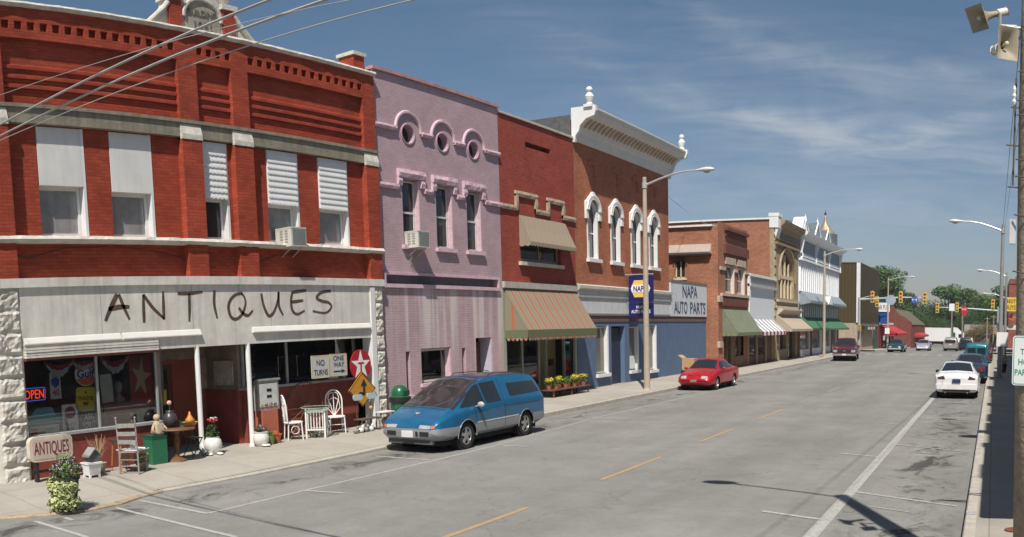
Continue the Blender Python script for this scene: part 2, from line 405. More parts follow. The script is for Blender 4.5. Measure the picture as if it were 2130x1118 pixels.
def tag(o, label, cat, group=None):
    o['label'] = label; o['category'] = cat
    if group: o['group'] = group
    return o
def root(name, loc, label, cat, group=None, local=False, rz=0):
    """Empty at a thing's base. local: children are written in the thing's own axes"""
    o = bpy.data.objects.new(name, None); COL.objects.link(o); o.location = loc; o.rotation_euler = (0, 0, rz); o.empty_display_size = .2
    if local: o['_local'] = 1
    return tag(o, label, cat, group)
def struct(name, mb, m, **k):
    o = mb.build(name, m, **k); o['kind'] = 'structure'; return o
def copy_tree(o, parent=None, **k):
    c = o.copy(); COL.objects.link(c)
    if parent is not None: c.parent = parent
    for ch in [x for x in o.children]: copy_tree(ch, c)
    for a, b in k.items(): setattr(c, a, b)
    return c
def frame(o, u, v, n=None):
    """matrix with x axis u, y axis v, z axis n, at o"""
    u = Vector(u).normalized(); v = Vector(v).normalized(); n = u.cross(v) if n is None else Vector(n)
    m = Matrix((u, v, n)).transposed().to_4x4(); m.translation = o
    return m
def text(name, body, w, h, material, T, parent=None, thick=.006, bold=0.0, shear=0.0, squeeze=None, label=None):
    """flat raised lettering centred on T (x right, y up, z outward)"""
    cu = bpy.data.curves.new('lettering', 'FONT'); cu.body = body; cu.size = 1; cu.align_x = 'CENTER'; cu.space_line = .85
    cu.extrude = .02; cu.offset = bold; cu.shear = shear; cu.resolution_u = 3
    ob = bpy.data.objects.new('lettering', cu); COL.objects.link(ob)
    dg = bpy.context.evaluated_depsgraph_get(); me = bpy.data.meshes.new_from_object(ob.evaluated_get(dg))
    bpy.data.objects.remove(ob); bpy.data.curves.remove(cu)
    xs = [v.co.x for v in me.vertices]; ys = [v.co.y for v in me.vertices]
    sx = w / max(1e-6, max(xs) - min(xs)); sy = h / max(1e-6, max(ys) - min(ys)); mx, my = (max(xs) + min(xs)) / 2, (max(ys) + min(ys)) / 2
    mb = MB()
    mb.v = [T @ Vector(((v.co.x - mx) * sx, (v.co.y - my) * sy, (v.co.z + .02) / .04 * thick)) for v in me.vertices]
    mb.f = [list(p.vertices) for p in me.polygons]; mb.m = [0] * len(mb.f)
    bpy.data.meshes.remove(me)
    return mb.build(name, material, parent, label=label)
def on_x(x, y, z): return frame((x, y, z), (0, 1, 0), (0, 0, 1))          # faces +x (the street)
def on_my(x, y, z): return frame((x, y, z), (1, 0, 0), (0, 0, 1))         # faces -y (the camera)
def plate(mb, T, pts, t=.01, mi=None):
    """flat shape with thickness: pts in T's plane"""
    n = len(pts)
    vs = [T @ Vector((p[0], p[1], 0)) for p in pts] + [T @ Vector((p[0], p[1], t)) for p in pts]
    mb.add(vs, [list(range(n - 1, -1, -1)), list(range(n, 2 * n))] + [(i, (i + 1) % n, (i + 1) % n + n, i + n) for i in range(n)], mi)
    return mb
def circ(r, n=28, cx_=0, cy_=0, a0=0, sy=1): return [(cx_ + r * math.cos(2 * math.pi * k / n + a0), cy_ + sy * r * math.sin(2 * math.pi * k / n + a0)) for k in range(n)]
def rrect(w, h, r, n=5):
    p = []
    for (sx, sy, a) in ((1, 1, 0), (-1, 1, 90), (-1, -1, 180), (1, -1, 270)):
        for k in range(n + 1):
            q = R(a + 90 * k / n); p.append((sx * (w / 2 - r) + r * math.cos(q), sy * (h / 2 - r) + r * math.sin(q)))
    return p
def star(r, r2=.382, n=5, a=90): return [((r if k % 2 == 0 else r * r2) * math.cos(R(a + 180 / n * k)), (r if k % 2 == 0 else r * r2) * math.sin(R(a + 180 / n * k))) for k in range(2 * n)]
# ------------------------------------------------------------------ ground, road, pavements
def gz(y): return 0.0 if y < 88 else (-0.015 * (y - 88) if y < 250 else -0.015 * 162)
def asphalt(name, base, side=False):
    m = bpy.data.materials.new(name); m.use_nodes = True; t = m.node_tree; b = t.nodes['Principled BSDF']
    b.inputs['Roughness'].default_value = .9; b.inputs['Specular IOR Level'].default_value = .25
    L = t.links.new; N = t.nodes.new
    tcn = N('ShaderNodeTexCoord')
    def noise_(sc, det, rough=.6, mscale=None, dist=0):
        n = N('ShaderNodeTexNoise'); n.inputs['Scale'].default_value = sc; n.inputs['Detail'].default_value = det; n.inputs['Roughness'].default_value = rough; n.inputs['Distortion'].default_value = dist
        if mscale:
            mp = N('ShaderNodeMapping'); mp.inputs['Scale'].default_value = mscale; L(tcn.outputs['Object'], mp.inputs[0]); L(mp.outputs[0], n.inputs[0])
        else: L(tcn.outputs['Object'], n.inputs[0])
        return n.outputs[0]
    def rng(x, a, b_, c, d):
        r = N('ShaderNodeMapRange'); L(x, r.inputs[0]); r.inputs[1].default_value = a; r.inputs[2].default_value = b_; r.inputs[3].default_value = c; r.inputs[4].default_value = d; return r.outputs[0]
    def mul(a, b_):
        n = N('ShaderNodeMath'); n.operation = 'MULTIPLY'; L(a, n.inputs[0]); L(b_, n.inputs[1]); return n.outputs[0]
    f = rng(noise_(.35, 6), .35, .65, .90, 1.10)
    f = mul(f, rng(noise_(1.0, 5, .6, (.55, .035, 1)), .38, .62, .90, 1.07)); f = mul(f, rng(noise_(1.6, 7, .7), .40, .68, .93, 1.06))       # long wheel tracks
    f = mul(f, rng(noise_(60, 3, .8), .3, .7, .80, 1.20))                         # aggregate
    f = mul(f, rng(noise_(9, 4, .8), .35, .65, .94, 1.06))
    # cracks
    v = N('ShaderNodeTexVoronoi'); v.feature = 'DISTANCE_TO_EDGE'; v.inputs['Scale'].default_value = .28
    wq = N('ShaderNodeTexNoise'); wq.inputs['Scale'].default_value = 1.3; wq.inputs['Detail'].default_value = 5; L(tcn.outputs['Object'], wq.inputs[0])
    va = N('ShaderNodeVectorMath'); va.operation = 'SCALE'; L(wq.outputs['Color'], va.inputs[0]); va.inputs['Scale'].default_value = 1.6
    vb = N('ShaderNodeVectorMath'); vb.operation = 'ADD'; L(va.outputs[0], vb.inputs[0]); L(tcn.outputs['Object'], vb.inputs[1]); L(vb.outputs[0], v.inputs[0])
    cr = rng(v.outputs['Distance'], .0, .006, .74, 1.0)
    f = mul(f, cr)
    # oil stains: soft dark blotches at the middle of the bays near both kerbs
    sp = N('ShaderNodeSeparateXYZ'); L(tcn.outputs['Object'], sp.inputs[0])
    def band(x0, hw):
        s_ = N('ShaderNodeMath'); s_.operation = 'SUBTRACT'; L(sp.outputs[0], s_.inputs[0]); s_.inputs[1].default_value = x0
        a_ = N('ShaderNodeMath'); a_.operation = 'ABSOLUTE'; L(s_.outputs[0], a_.inputs[0]); return rng(a_.outputs[0], 0, hw, 1, 0)
    if side:
        st = rng(noise_(.9, 6, .75, (1, .6, 1), 1.5), .50, .70, 0, 1)
        for x0 in (-1.25, -12.4):
            q = mul(st, band(x0, .9 if x0 > -5 else .7)); q1 = rng(q, 0, .42, 1, .32); f = mul(f, q1)
        sp2 = mul(rng(noise_(4.5, 3, .6), .60, .68, 0, 1), band(-1.25, 1.2)); f = mul(f, rng(sp2, 0, .8, 1, .42))
    vm = N('ShaderNodeVectorMath'); vm.operation = 'SCALE'; vm.inputs[0].default_value = base; L(f, vm.inputs['Scale']); L(vm.outputs[0], b.inputs['Base Color'])
    bp = N('ShaderNodeBump'); bp.inputs['Strength'].default_value = .35; bp.inputs['Distance'].default_value = .01; L(noise_(70, 3, .7), bp.inputs['Height']); L(bp.outputs[0], b.inputs['Normal'])
    return m
M_ROAD = asphalt('worn_asphalt', (.218, .215, .202), True)
ys = [-400, -60, 0, 20, 40, 60, 80, 88] + [88 + 8 * k for k in range(1, 21)] + [250, 300, 900]
def sheet(x0, x1, ya, yb, dz, mb=None):
    mb = mb or MB()
    yy = sorted({y for y in ys if ya < y < yb} | {ya, yb})
    for i in range(len(yy) - 1):
        mb.quad((x0, yy[i], gz(yy[i]) + dz), (x1, yy[i], gz(yy[i]) + dz), (x1, yy[i + 1], gz(yy[i + 1]) + dz), (x0, yy[i + 1], gz(yy[i + 1]) + dz))
    return mb
M_EARTH = mat('dry_grass_ground', (.10, .105, .045, 1), rough=1, var=.35, vscale=.4)
struct('ground', sheet(-900, 900, -400, 900, -.012), M_EARTH)
road_mb = sheet(-13.6, 0.0, -60, 250, 0)
for (x0, x1, ya, yb) in ((-120, -13.6, -8, 5.2), (-120, -13.6, 85.9, 97.4), (0, 90, 85.9, 97.4)):
    sheet(x0, x1, ya, yb, 0, road_mb)
road = struct('road', road_mb, M_ROAD)
# paint on the road, each mark its own piece
def worn(name, c, lo, hi, sc=16):
    m = mat(name, c, rough=.88, var=.15, vscale=5); t = m.node_tree; b = t.nodes['Principled BSDF']; L = t.links.new
    src = b.inputs['Base Color'].links[0].from_socket; tc_ = t.nodes.new('ShaderNodeTexCoord')
    n = t.nodes.new('ShaderNodeTexNoise'); n.inputs['Scale'].default_value = sc; n.inputs['Detail'].default_value = 8; n.inputs['Roughness'].default_value = .8; L(tc_.outputs['Object'], n.inputs[0])
    r_ = t.nodes.new('ShaderNodeMapRange'); L(n.outputs[0], r_.inputs[0]); r_.inputs[1].default_value = lo; r_.inputs[2].default_value = hi
    x = t.nodes.new('ShaderNodeMixRGB'); L(r_.outputs[0], x.inputs[0]); L(src, x.inputs[1]); x.inputs[2].default_value = (.235, .228, .21, 1); L(x.outputs[0], b.inputs['Base Color']); return m
M_WHITE_LINE = worn('worn_white_paint', (.42, .42, .40, 1), .42, .66)
M_FAINT = worn('faded_white_paint', (.38, .375, .355, 1), .40, .62)
M_YEL = worn('worn_yellow_paint', (.40, .26, .12, 1), .44, .70)
M_YEL2 = worn('faded_yellow_paint', (.33, .26, .16, 1), .40, .62)
def mark(name, pts, m, dz=.004):
    dz = .004 if name in ('parking_edge_line', 'centre_dash', 'kerb_lane_line') else .0075
    mb = MB(); mb.add([(x, y, gz(y) + dz) for x, y in pts], [tuple(range(len(pts)))]); return mb.build(name, m, road)
for (ya, yb) in ((8.2, 11.55), (14.2, 17.15), (19.7, 22.4), (24.9, 28.1), (30.5, 33.6), (36, 39), (41.8, 44.6), (47.3, 50.2), (53, 56), (58.6, 61.5), (64, 67), (70, 73)):
    mark('centre_dash', [(-6.90, ya), (-6.80, ya), (-6.80, yb), (-6.90, yb)], M_YEL if ya < 25 else M_YEL2)
mark('parking_edge_line', [(-2.44, 6), (-2.24, 6), (-2.2, 82), (-2.31, 82)], M_WHITE_LINE)
for y, l0, l1 in ((12.15, -3.36, -.5), (18.35, -3.3, -2.3), (24.5, -3.25, -2.3), (31, -3.2, -2.2), (37, -3.2, -2.2)):
    mark('parking_bay_line', [(l0, y + .38), (-2.34, y + .02), (-2.34, y - .08), (l0, y + .28)], M_WHITE_LINE if y < 20 else M_FAINT)
for y in (13.9, 19.9, 25.9, 32.2, 38.4):
    mark('parking_bay_line', [(-2.24, y + .48), (-.5, y - .42), (-.5, y - .50), (-2.24, y + .38)], M_WHITE_LINE if y < 15 else M_FAINT)
mark('parking_bay_line', [(-1.9, 13.25), (-1.2, 12.92), (-1.2, 12.86), (-1.9, 13.18)], M_FAINT)
for a, b in (((-11.0, 8.6), (-11.15, 11.0)), ((-11.15, 11.0), (-11.22, 17.6)), ((-11.25, 17.6), (-11.7, 24)), ((-11.7, 24), (-11.6, 34))):
    mark('kerb_lane_line', [(a[0] - .035, a[1]), (a[0] + .035, a[1]), (b[0] + .035, b[1]), (b[0] - .035, b[1])], M_WHITE_LINE if a[1] < 17 else M_FAINT)
for (a, b) in (((-12.9, 8.62), (-10.98, 8.62)), ((-11.1, 10.98), (-10.3, 11.16)), ((-12.8, 14.93), (-11.3, 14.97)), ((-11.25, 17.55), (-10.35, 17.63)), ((-12.66, 7.95), (-9.3, 7.8)), ((-12.7, 6.4), (-11.0, 6.38)), ((-12.9, 23.5), (-10.6, 23.7)), ((-12.9, 29.8), (-10.8, 30.0)), ((-12.6, 6.9), (-12.3, 6.88))):
    mark('bay_cross_line', [(a[0], a[1] - .045), (b[0], b[1] - .045), (b[0], b[1] + .045), (a[0], a[1] + .045)], M_WHITE_LINE if b[1] < 20 else M_FAINT)
for k in range(9): mark('crosswalk_bar', [(-12.4 + k * 1.4, 83.2), (-11.9 + k * 1.4, 83.2), (-11.9 + k * 1.4, 85.2), (-12.4 + k * 1.4, 85.2)], M_FAINT)
# pavements: a slab with a rounded corner and a kerb of its own
def concrete(name, base, joint=1.5, jx=0.0):
    m = bpy.data.materials.new(name); m.use_nodes = True; t = m.node_tree; b = t.nodes['Principled BSDF']; b.inputs['Roughness'].default_value = .9; b.inputs['Specular IOR Level'].default_value = .2
    L = t.links.new; N = t.nodes.new; tcn = N('ShaderNodeTexCoord')
    br = N('ShaderNodeTexBrick'); br.offset = 0; br.inputs['Scale'].default_value = 1; br.inputs['Brick Width'].default_value = joint; br.inputs['Row Height'].default_value = joint * 1.15
    br.inputs['Mortar Size'].default_value = .010; br.inputs['Color1'].default_value = (*base, 1); br.inputs['Color2'].default_value = (base[0] * .93, base[1] * .93, base[2] * .92, 1); br.inputs['Mortar'].default_value = (base[0] * .66, base[1] * .65, base[2] * .62, 1)
    L(tcn.outputs['Object'], br.inputs[0])
    def nz(sc, lo, hi, det=6):
        n = N('ShaderNodeTexNoise'); n.inputs['Scale'].default_value = sc; n.inputs['Detail'].default_value = det; n.inputs['Roughness'].default_value = .7; L(tcn.outputs['Object'], n.inputs[0])
        r = N('ShaderNodeMapRange'); L(n.outputs[0], r.inputs[0]); r.inputs[1].default_value = .32; r.inputs[2].default_value = .68; r.inputs[3].default_value = lo; r.inputs[4].default_value = hi; return r.outputs[0]
    a = N('ShaderNodeMath'); a.operation = 'MULTIPLY'; L(nz(.7, .86, 1.08), a.inputs[0]); L(nz(25, .93, 1.07, 3), a.inputs[1])
    vm = N('ShaderNodeVectorMath'); vm.operation = 'SCALE'; L(br.outputs[0], vm.inputs[0]); L(a.outputs[0], vm.inputs['Scale']); L(vm.outputs[0], b.inputs['Base Color'])
    return m
M_WALK = concrete('pavement_concrete', (.375, .348, .305)); M_KERB = mat('kerb_concrete', (.40, .37, .32, 1), rough=.9, var=.2, vscale=6, bump=.3)
M_KERBY = mat('kerb_yellow_paint', (.35, .275, .18, 1), rough=.9, var=.3, vscale=9)
def slab(name, outline, ztop, m, kerb=None, km=None):
    """outline (x,y) polygon; ztop(x,y)"""
    mb = MB(); n = len(outline)
    top = [(x, y, ztop(x, y)) for x, y in outline]; bot = [(x, y, gz(y) - .2) for x, y in outline]
    mb.add(top + bot, [tuple(range(n))] + [(i, (i + 1) % n, (i + 1) % n + n, i + n) for i in range(n)])
    return struct(name, mb, m)
E_ = [(-13.28, y) for y in range(84, 8, -4)] + [(-13.28, 9.4), (-13.12, 8.8), (-12.86, 8.2), (-12.78, 7.4), (-12.9, 6.8), (-13.25, 6.05), (-13.9, 5.6), (-15.0, 5.3), (-30, 5.3)]
sb = MB()
def walk_strip(mb, xs, ya, yb, zf, step=4):
    yy = [ya + (yb - ya) * i / max(1, int((yb - ya) / step)) for i in range(max(1, int((yb - ya) / step)) + 1)]
    for i in range(len(yy) - 1):
        for j in range(len(xs) - 1):
            P = [(xs[j], yy[i]), (xs[j + 1], yy[i]), (xs[j + 1], yy[i + 1]), (xs[j], yy[i + 1])]
            mb.add([(x, y, zf(x, y)) for x, y in P], [(0, 1, 2, 3)])
def zl(x, y):
    k = .035 + .105 * max(0, min(1, (y - 11) / 11)); top = .165 if y < 20 else .165 + .065 * min(1, (y - 20) / 4)
    return k + (top - k) * max(0, min(1, (-13.3 - x) / 1.5)) + gz(y)
walk_strip(sb, [-18.4, -16.0, -14.8, -14.1, -13.42], 9.4, 85.4, zl)
def corner(mb, zf, outer):
    c = (-14.9, 9.4)
    for i in range(len(outer) - 1):
        mb.add([(*c, zf(*c)), (*outer[i], zf(*outer[i])), (*outer[i + 1], zf(*outer[i + 1]))], [(0, 1, 2)])
cor = [(-13.42, 9.4), (-13.27, 8.85), (-13.0, 8.25), (-12.92, 7.4), (-13.03, 6.88), (-13.34, 6.18), (-13.95, 5.74), (-15.0, 5.44), (-16.0, 5.4), (-16.0, 9.4)]
corner(sb, zl, cor); walk_strip(sb, [-34, -16.0], 5.4, 9.4, zl, 2)
for i in range(len(sb.v)): pass
left_walk = struct('pavement_left', sb, M_WALK)
def kerb(name, path, wdt, zf, m, m2=None, n2=0, side=1):
    """path along the pavement edge (top outer line); face drops to the road"""
    mb = MB()
    for i in range(len(path) - 1):
        a, b = Vector((*path[i], 0)), Vector((*path[i + 1], 0)); d = (b - a).normalized(); nn = Vector((-d.y, d.x, 0)) * wdt * side
        za, zb_ = zf(*path[i]), zf(*path[i + 1])
        ring = lambda p, z, q: [(p.x, p.y, gz(p.y) - .1), (p.x, p.y, z - .02 + .004), (p.x + nn.x * .12, p.y + nn.y * .12, z + .004), (p.x + nn.x, p.y + nn.y, z + .004)]
        A, B = ring(a, za, 0), ring(b, zb_, 0)
        mb.add(A + B, [(k, k + 1, k + 5, k + 4) for k in range(3)], 1 if i < n2 else 0)
    return struct(name, mb, [m, m2] if m2 else m)
kp = [(-16.0, 5.28), (-15.0, 5.32), (-13.9, 5.62), (-13.24, 6.08), (-12.9, 6.82), (-12.77, 7.4), (-12.85, 8.2), (-13.12, 8.8), (-13.27, 9.4)] + [(-13.27, y) for y in range(12, 86, 4)] + [(-13.27, 85.4)]
kerb('kerb_left', kp, .16, zl, M_KERB, M_KERBY, 8)
def zr(x, y): return .14 + gz(y)
sr = MB(); walk_strip(sr, [-.20, 1.6, 3.3], 4.0, 85.4, zr); struct('pavement_right', sr, concrete('pavement_concrete_right', (.34, .32, .28)))
kerb('kerb_right', [(-.34, 4.0), (-.34, 30), (-.34, 85.4)], .16, zr, M_KERB, side=-1)
# dabs of white paint on the right kerb top
kd = MB()
for y in (10.6, 12.2, 14.0, 15.4, 18.3, 19.0, 21.0, 22.4, 25.0, 27.5): kd.box(-.33, -.20, y, y + .22, .146, .150)
struct('kerb_paint', kd, M_WHITE_LINE)
for nm, xs in (('pavement_left_far', [-40, -16.2, -13.4]), ('pavement_right_far', [-.2, 3.3, 30])):
    q = MB(); walk_strip(q, xs, 98, 250, lambda x, y: .14 + gz(y), 8); struct(nm, q, M_WALK)
kerb('kerb_left_far', [(-13.27, 98), (-13.27, 170), (-13.27, 250)], .16, lambda x, y: .14 + gz(y), M_KERB)
kerb('kerb_right_far', [(-.34, 98), (-.34, 170), (-.34, 250)], .16, lambda x, y: .14 + gz(y), M_KERB, side=-1)
mh = MB(); mh.cyl((.33, 11.3), .13, .146, .156, 20); tag(mh.build('valve_cover', mat('rusty_iron', rgb(120, 70, 50), rough=.8, var=.3, vscale=20)), 'rusty round valve cover set in the pavement at the bottom right corner', 'manhole cover')

# ------------------------------------------------------------------ shared building materials
PK = dict(rough=.75)
M_RED = brick('red_painted_brick', (.39, .070, .034, 1), (.29, .048, .026, 1), (.24, .052, .034, 1), bump=.7, wear=.24, patch=((.20, .06, .045, 1), .60, .78))
M_REDTRIM = mat('red_paint', (.37, .065, .033, 1), rough=.8, var=.12, vscale=2)
M_STONE = mat('weathered_limestone', (.36, .33, .27, 1), rough=.9, var=.28, vscale=2.2, bump=.5, bscale=18, streak=.25)
M_LSTONE = mat('pale_rough_stone', (.55, .52, .46, 1), rough=.9, var=.22, vscale=4, bump=.6, bscale=14)
M_CREAM = mat('cream_white_paint', (.67, .64, .58, 1), rough=.7, var=.15, vscale=1.1, streak=.2, bump=.3, bscale=7)
M_WHITE = mat('white_paint', (.72, .72, .71, 1), rough=.6, var=.06, vscale=2)
M_DWHITE = mat('dull_white_paint', (.58, .57, .54, 1), rough=.7, var=.14, vscale=3)
M_PURP = brick('mauve_painted_brick', (.48, .345, .375, 1), (.44, .315, .345, 1), (.38, .27, .30, 1), bump=.6, wear=.16, patch=((.34, .20, .20, 1), .68, .76), streaks=((.62, .56, .54, 1), 1.0, 4.12, .85))
M_PURPT = mat('pale_mauve_paint', (.60, .42, .48, 1), rough=.8, var=.16, vscale=6, bump=.5, bscale=16)
M_REDB = brick('brick_red_shop', (.34, .068, .044, 1), (.26, .052, .036, 1), (.30, .09, .07, 1), bump=.6, wear=.22)
M_BRICK = brick('orange_brown_brick', (.43, .145, .065, 1), (.34, .105, .05, 1), (.36, .22, .16, 1), bump=.6, wear=.22)
M_BRICKE = brick('common_brick', (.38, .155, .085, 1), (.28, .10, .06, 1), (.36, .24, .17, 1), wear=.20)
M_BROWN = mat('brown_paint', (.16, .055, .04, 1), rough=.7)
M_GLASS = glass('window_glass'); M_GLASSG = glass('grey_window_glass', (.10, .11, .11, 1), .08)
M_SHOP = clear_glass('shop_glass', .13, (1, 1, 1, 1))
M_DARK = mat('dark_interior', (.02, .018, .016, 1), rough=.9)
M_DOOR = mat('brown_door', (.12, .05, .03, 1), rough=.6)
M_ROOF = mat('flat_roof_felt', (.09, .09, .09, 1), rough=.95)
M_GREY = mat('grey_paint', (.33, .34, .34, 1), rough=.7, var=.1); M_METAL = mat('galvanised_metal', (.42, .42, .40, 1), rough=.5, metal=.6, var=.1)
M_BLACK = mat('black_paint', (.02, .02, .022, 1), rough=.5)
M_ACW = mat('ivory_metal', (.55, .54, .48, 1), rough=.5)
M_ACG = mat('grey_grille', (.30, .31, .30, 1), rough=.6)
M_BLUE = mat('slate_blue_paint', (.10, .155, .26, 1), rough=.75, var=.10, vscale=1.5, streak=.12)

def body(root_, x0, x1, y0, y1, z0, z1, wall_m, roof_m=None, name='wall'):
    """the building's mass: side and back walls, flat roof"""
    a = MB().box(x0, x1, y0, y1, z0, z1).build(name, wall_m, root_)
    MB().box(x0 + .02, x1 - .05, y0 + .05, y1 - .05, z1, z1 + .04).build('roof', roof_m or M_ROOF, root_)
    return a
def sash(root_, X, y0, y1, z0, z1, fm, gm, mid=None, fw=.06, fx=.06, vbars=0, name='window', rail=True, pane_x=.03):
    f = MB()
    f.box(X - fx, X, y0, y0 + fw, z0, z1).box(X - fx, X, y1 - fw, y1, z0, z1).box(X - fx, X, y0 + fw, y1 - fw, z0, z0 + fw).box(X - fx, X, y0 + fw, y1 - fw, z1 - fw, z1)
    if rail:
        m = mid if mid else (z0 + z1) / 2; f.box(X - fx, X - .002, y0 + fw, y1 - fw, m - .03, m + .03)
    for k in range(vbars):
        yy = y0 + (y1 - y0) * (k + 1) / (vbars + 1); f.box(X - fx, X - .004, yy - .02, yy + .02, z0 + fw, z1 - fw)
    o = f.build(name, fm, root_)
    MB().box(X - pane_x - .008, X - pane_x, y0 + fw * .5, y1 - fw * .5, z0 + fw * .5, z1 - fw * .5).build('pane', gm, o)
    return o
def rock(mb, X, y0, y1, z0, z1, bh=.42, amp=.06, seed=0, step=.07, back=.35):
    """rough-faced ashlar: courses of blocks, each with a lumpy face and sunk joints"""
    n = max(1, round((z1 - z0) / bh)); h = (z1 - z0) / n
    for c in range(n):
        za, zb = z0 + c * h, z0 + (c + 1) * h - .02
        ny = max(3, int((y1 - y0) / step)); nz = max(3, int((zb - za) / step)); vs = []; fs = []
        for j in range(nz + 1):
            for i in range(ny + 1):
                u, v = i / ny, j / nz; y = y0 + (y1 - y0) * u; z = za + (zb - za) * v
                e = min(u, 1 - u) * (y1 - y0) ; e2 = min(v, 1 - v) * (zb - za); k = min(1, min(e, e2) / .06)
                d = (noise.noise(Vector((y * 5 + seed, z * 5 + seed * 3, c * 1.7))) + .6 * noise.noise(Vector((y * 13, z * 13, seed)))) * amp + amp
                vs.append((X + k * d, y, z))
        for j in range(nz):
            for i in range(ny): fs.append((j * (ny + 1) + i, j * (ny + 1) + i + 1, (j + 1) * (ny + 1) + i + 1, (j + 1) * (ny + 1) + i))
        mb.add(vs, fs)
    mb.box(X - back, X + .004, y0 + .003, y1 - .003, z0, z1)
    return mb
def rough_strip(mb, X, y0, y1, z0, z1, out=.10, seed=0, amp=.03, step=.12):
    """a projecting course with an uneven rock face"""
    n = max(2, int((y1 - y0) / step)); vs = []; fs = []
    for i in range(n + 1):
        y = y0 + (y1 - y0) * i / n; h = z1 - z0
        q = [noise.noise(Vector((y * 4, k * 7 + seed, 1.3))) * amp for k in range(3)]
        vs += [(X, y, z0), (X + out * .75 + q[0], y, z0 + q[1] * .4), (X + out + q[1], y, z0 + h * .5), (X + out * .8 + q[2], y, z1 + q[0] * .3), (X, y, z1)]
    for i in range(n):
        for k in range(4): fs.append((i * 5 + k, i * 5 + k + 1, (i + 1) * 5 + k + 1, (i + 1) * 5 + k))
    fs += [(0, 1, 2, 3, 4), tuple(n * 5 + k for k in (4, 3, 2, 1, 0))]
    mb.add(vs, fs); return mb
def ac_unit(x0, x1, y0, y1, z0, z1, label, brace=True):
    a = root('air_conditioner', ((x0 + x1) / 2, (y0 + y1) / 2, z0), label, 'air conditioner', 'window air conditioners')
    c = MB().box(x0, x1, y0, y1, z0, z1); c.box(x0, x1 + .01, y0 - .006, y1 + .006, z1 - .03, z1 + .006); c.box(x0, x1 + .01, y0 - .006, y1 + .006, z0 - .006, z0 + .02)
    c.build('casing', M_ACW, a)
    g = MB(); n = 9
    for k in range(n):
        z = z0 + .06 + (z1 - z0 - .12) * k / (n - 1); g.box(x1 + .004, x1 + .014, y0 + .04, y1 - .04, z - .012, z + .010)
    g.box(x1 + .001, x1 + .005, y0 + .035, y1 - .035, z0 + .04, z1 - .04)
    for k in range(5):
        for j in range(2):
            z = z0 + .12 + (z1 - z0 - .2) * k / 4; xx = x0 + (x1 - x0) * (.3 + .3 * j); g.box(xx, xx + .10, y0 - .012, y0 - .004, z - .012, z + .012)
    g.build('grille', M_ACG, a)
    if brace:
        b = MB(); b.tube([(x1 - .06, y0 + .08, z0), (x0, y0 + .08, z0 - .32)], .014, 6); b.tube([(x1 - .06, y1 - .08, z0), (x0, y1 - .08, z0 - .32)], .014, 6); b.build('bracket', M_METAL, a)
    return a
def awning(root_, X, y0, y1, zt, proj, zb, m, mv=None, val=.2, scallop=.12, name='awning', side=True, sm=None, gm=None):
    """sloping cloth from the wall at zt to zb, proj out, with a scalloped valance; side gussets"""
    o = MB(); gs = []; n = max(4, int((y1 - y0) / .25))
    for i in range(n):
        a, b = y0 + (y1 - y0) * i / n, y0 + (y1 - y0) * (i + 1) / n
        o.add([(X + .02, a, zt), (X + .02, b, zt), (X + proj * .5, b, (zt + zb) / 2 - .02), (X + proj * .5, a, (zt + zb) / 2 - .02), (X + proj, b, zb), (X + proj, a, zb)], [(0, 1, 2, 3), (3, 2, 4, 5)])
    if side:
        for yy in (y0 + .01, y1 - .01): gs.append(yy)
    a = o.build(name, m, root_)
    for yy in gs: MB().add([(X + .02, yy, zt - .02), (X + proj - .01, yy, zb), (X + .02, yy, zb)], [(0, 1, 2)]).build('side_gusset', gm or m, a)
    v = MB(); ns = max(4, int((y1 - y0) / (scallop * 2)))
    def val_strip(P, L):
        k = max(2, int(L / (scallop * 2)))
        for i in range(k):
            u0, u1 = i / k, (i + 1) / k; pts = [(u0, 0), (u0, -val + scallop * .45)]
            for q in range(1, 6): pts.append((u0 + (u1 - u0) * q / 6, -val + scallop * .45 - scallop * .45 * math.sin(math.pi * q / 6)))
            pts += [(u1, -val + scallop * .45), (u1, 0)]
            v.add([P(u, d) for u, d in pts], [tuple(range(len(pts)))])
    val_strip(lambda u, d: (X + proj + .004, y0 + (y1 - y0) * u, zb + d), y1 - y0)
    if side:
        for yy in (y0, y1): val_strip(lambda u, d, yy=yy: (X + .02 + (proj - .02) * u, yy, zb + d), proj)
    v.build('valance', mv or m, a)
    return a
# ------------------------------------------------------------------ antiques building (two storeys, red paint)
XA = -15.9
AB = root('antiques_building', (XA, 13.2, 0), 'two-storey red painted brick building with a cream antiques fascia', 'building')
BKX = XA - .13                                     # sunk wall between the piers
body(AB, -32, BKX - .32, 7.4, 19.14, 4.1, 10.28, M_RED)
wa = [(8.70, 9.78), (10.46, 11.52), (12.93, 13.72), (15.02, 16.06), (16.84, 17.94)]
w = MB(); w.wall(BKX, 7.45, 19.12, 4.25, 10.3, [(a, b, 5.16, 7.58) for a, b in wa], .30)
w.box(BKX - .3, BKX, 7.4, 7.45, 4.25, 10.3); w.build('front_wall', M_RED, AB)
# raised frame over the sunk panels, with the row of square holes
hol = [(8.0, 12.36, 8.04, 9.53), (12.9, 13.94, 8.04, 9.53), (14.46, 18.63, 8.04, 9.53)]
def dent(a, b, n): return [(a + (b - a) * k / n + .055, a + (b - a) * k / n + .055 + (b - a) / n * .60, 9.74, 9.94) for k in range(n)]
hol += dent(8.0, 12.36, 15) + dent(12.88, 14.0, 4) + dent(14.44, 18.68, 14)
u = MB(); u.wall(XA, 7.4, 19.12, 8.0, 10.28, hol, .13); u.box(BKX, XA, 7.395, 7.4, 8.0, 10.28); u.build('cornice_wall', M_RED, AB)
g = MB()
for a, b in ((8.0, 12.36), (12.9, 13.94), (14.46, 18.63)):
    for z in (8.40, 8.62, 8.84): g.prism([(BKX, z), (BKX + .05, z), (BKX + .05, z + .08), (BKX, z + .11)], a + .002, b - .002, 'y')
g.build('corbel_course', M_RED, AB)
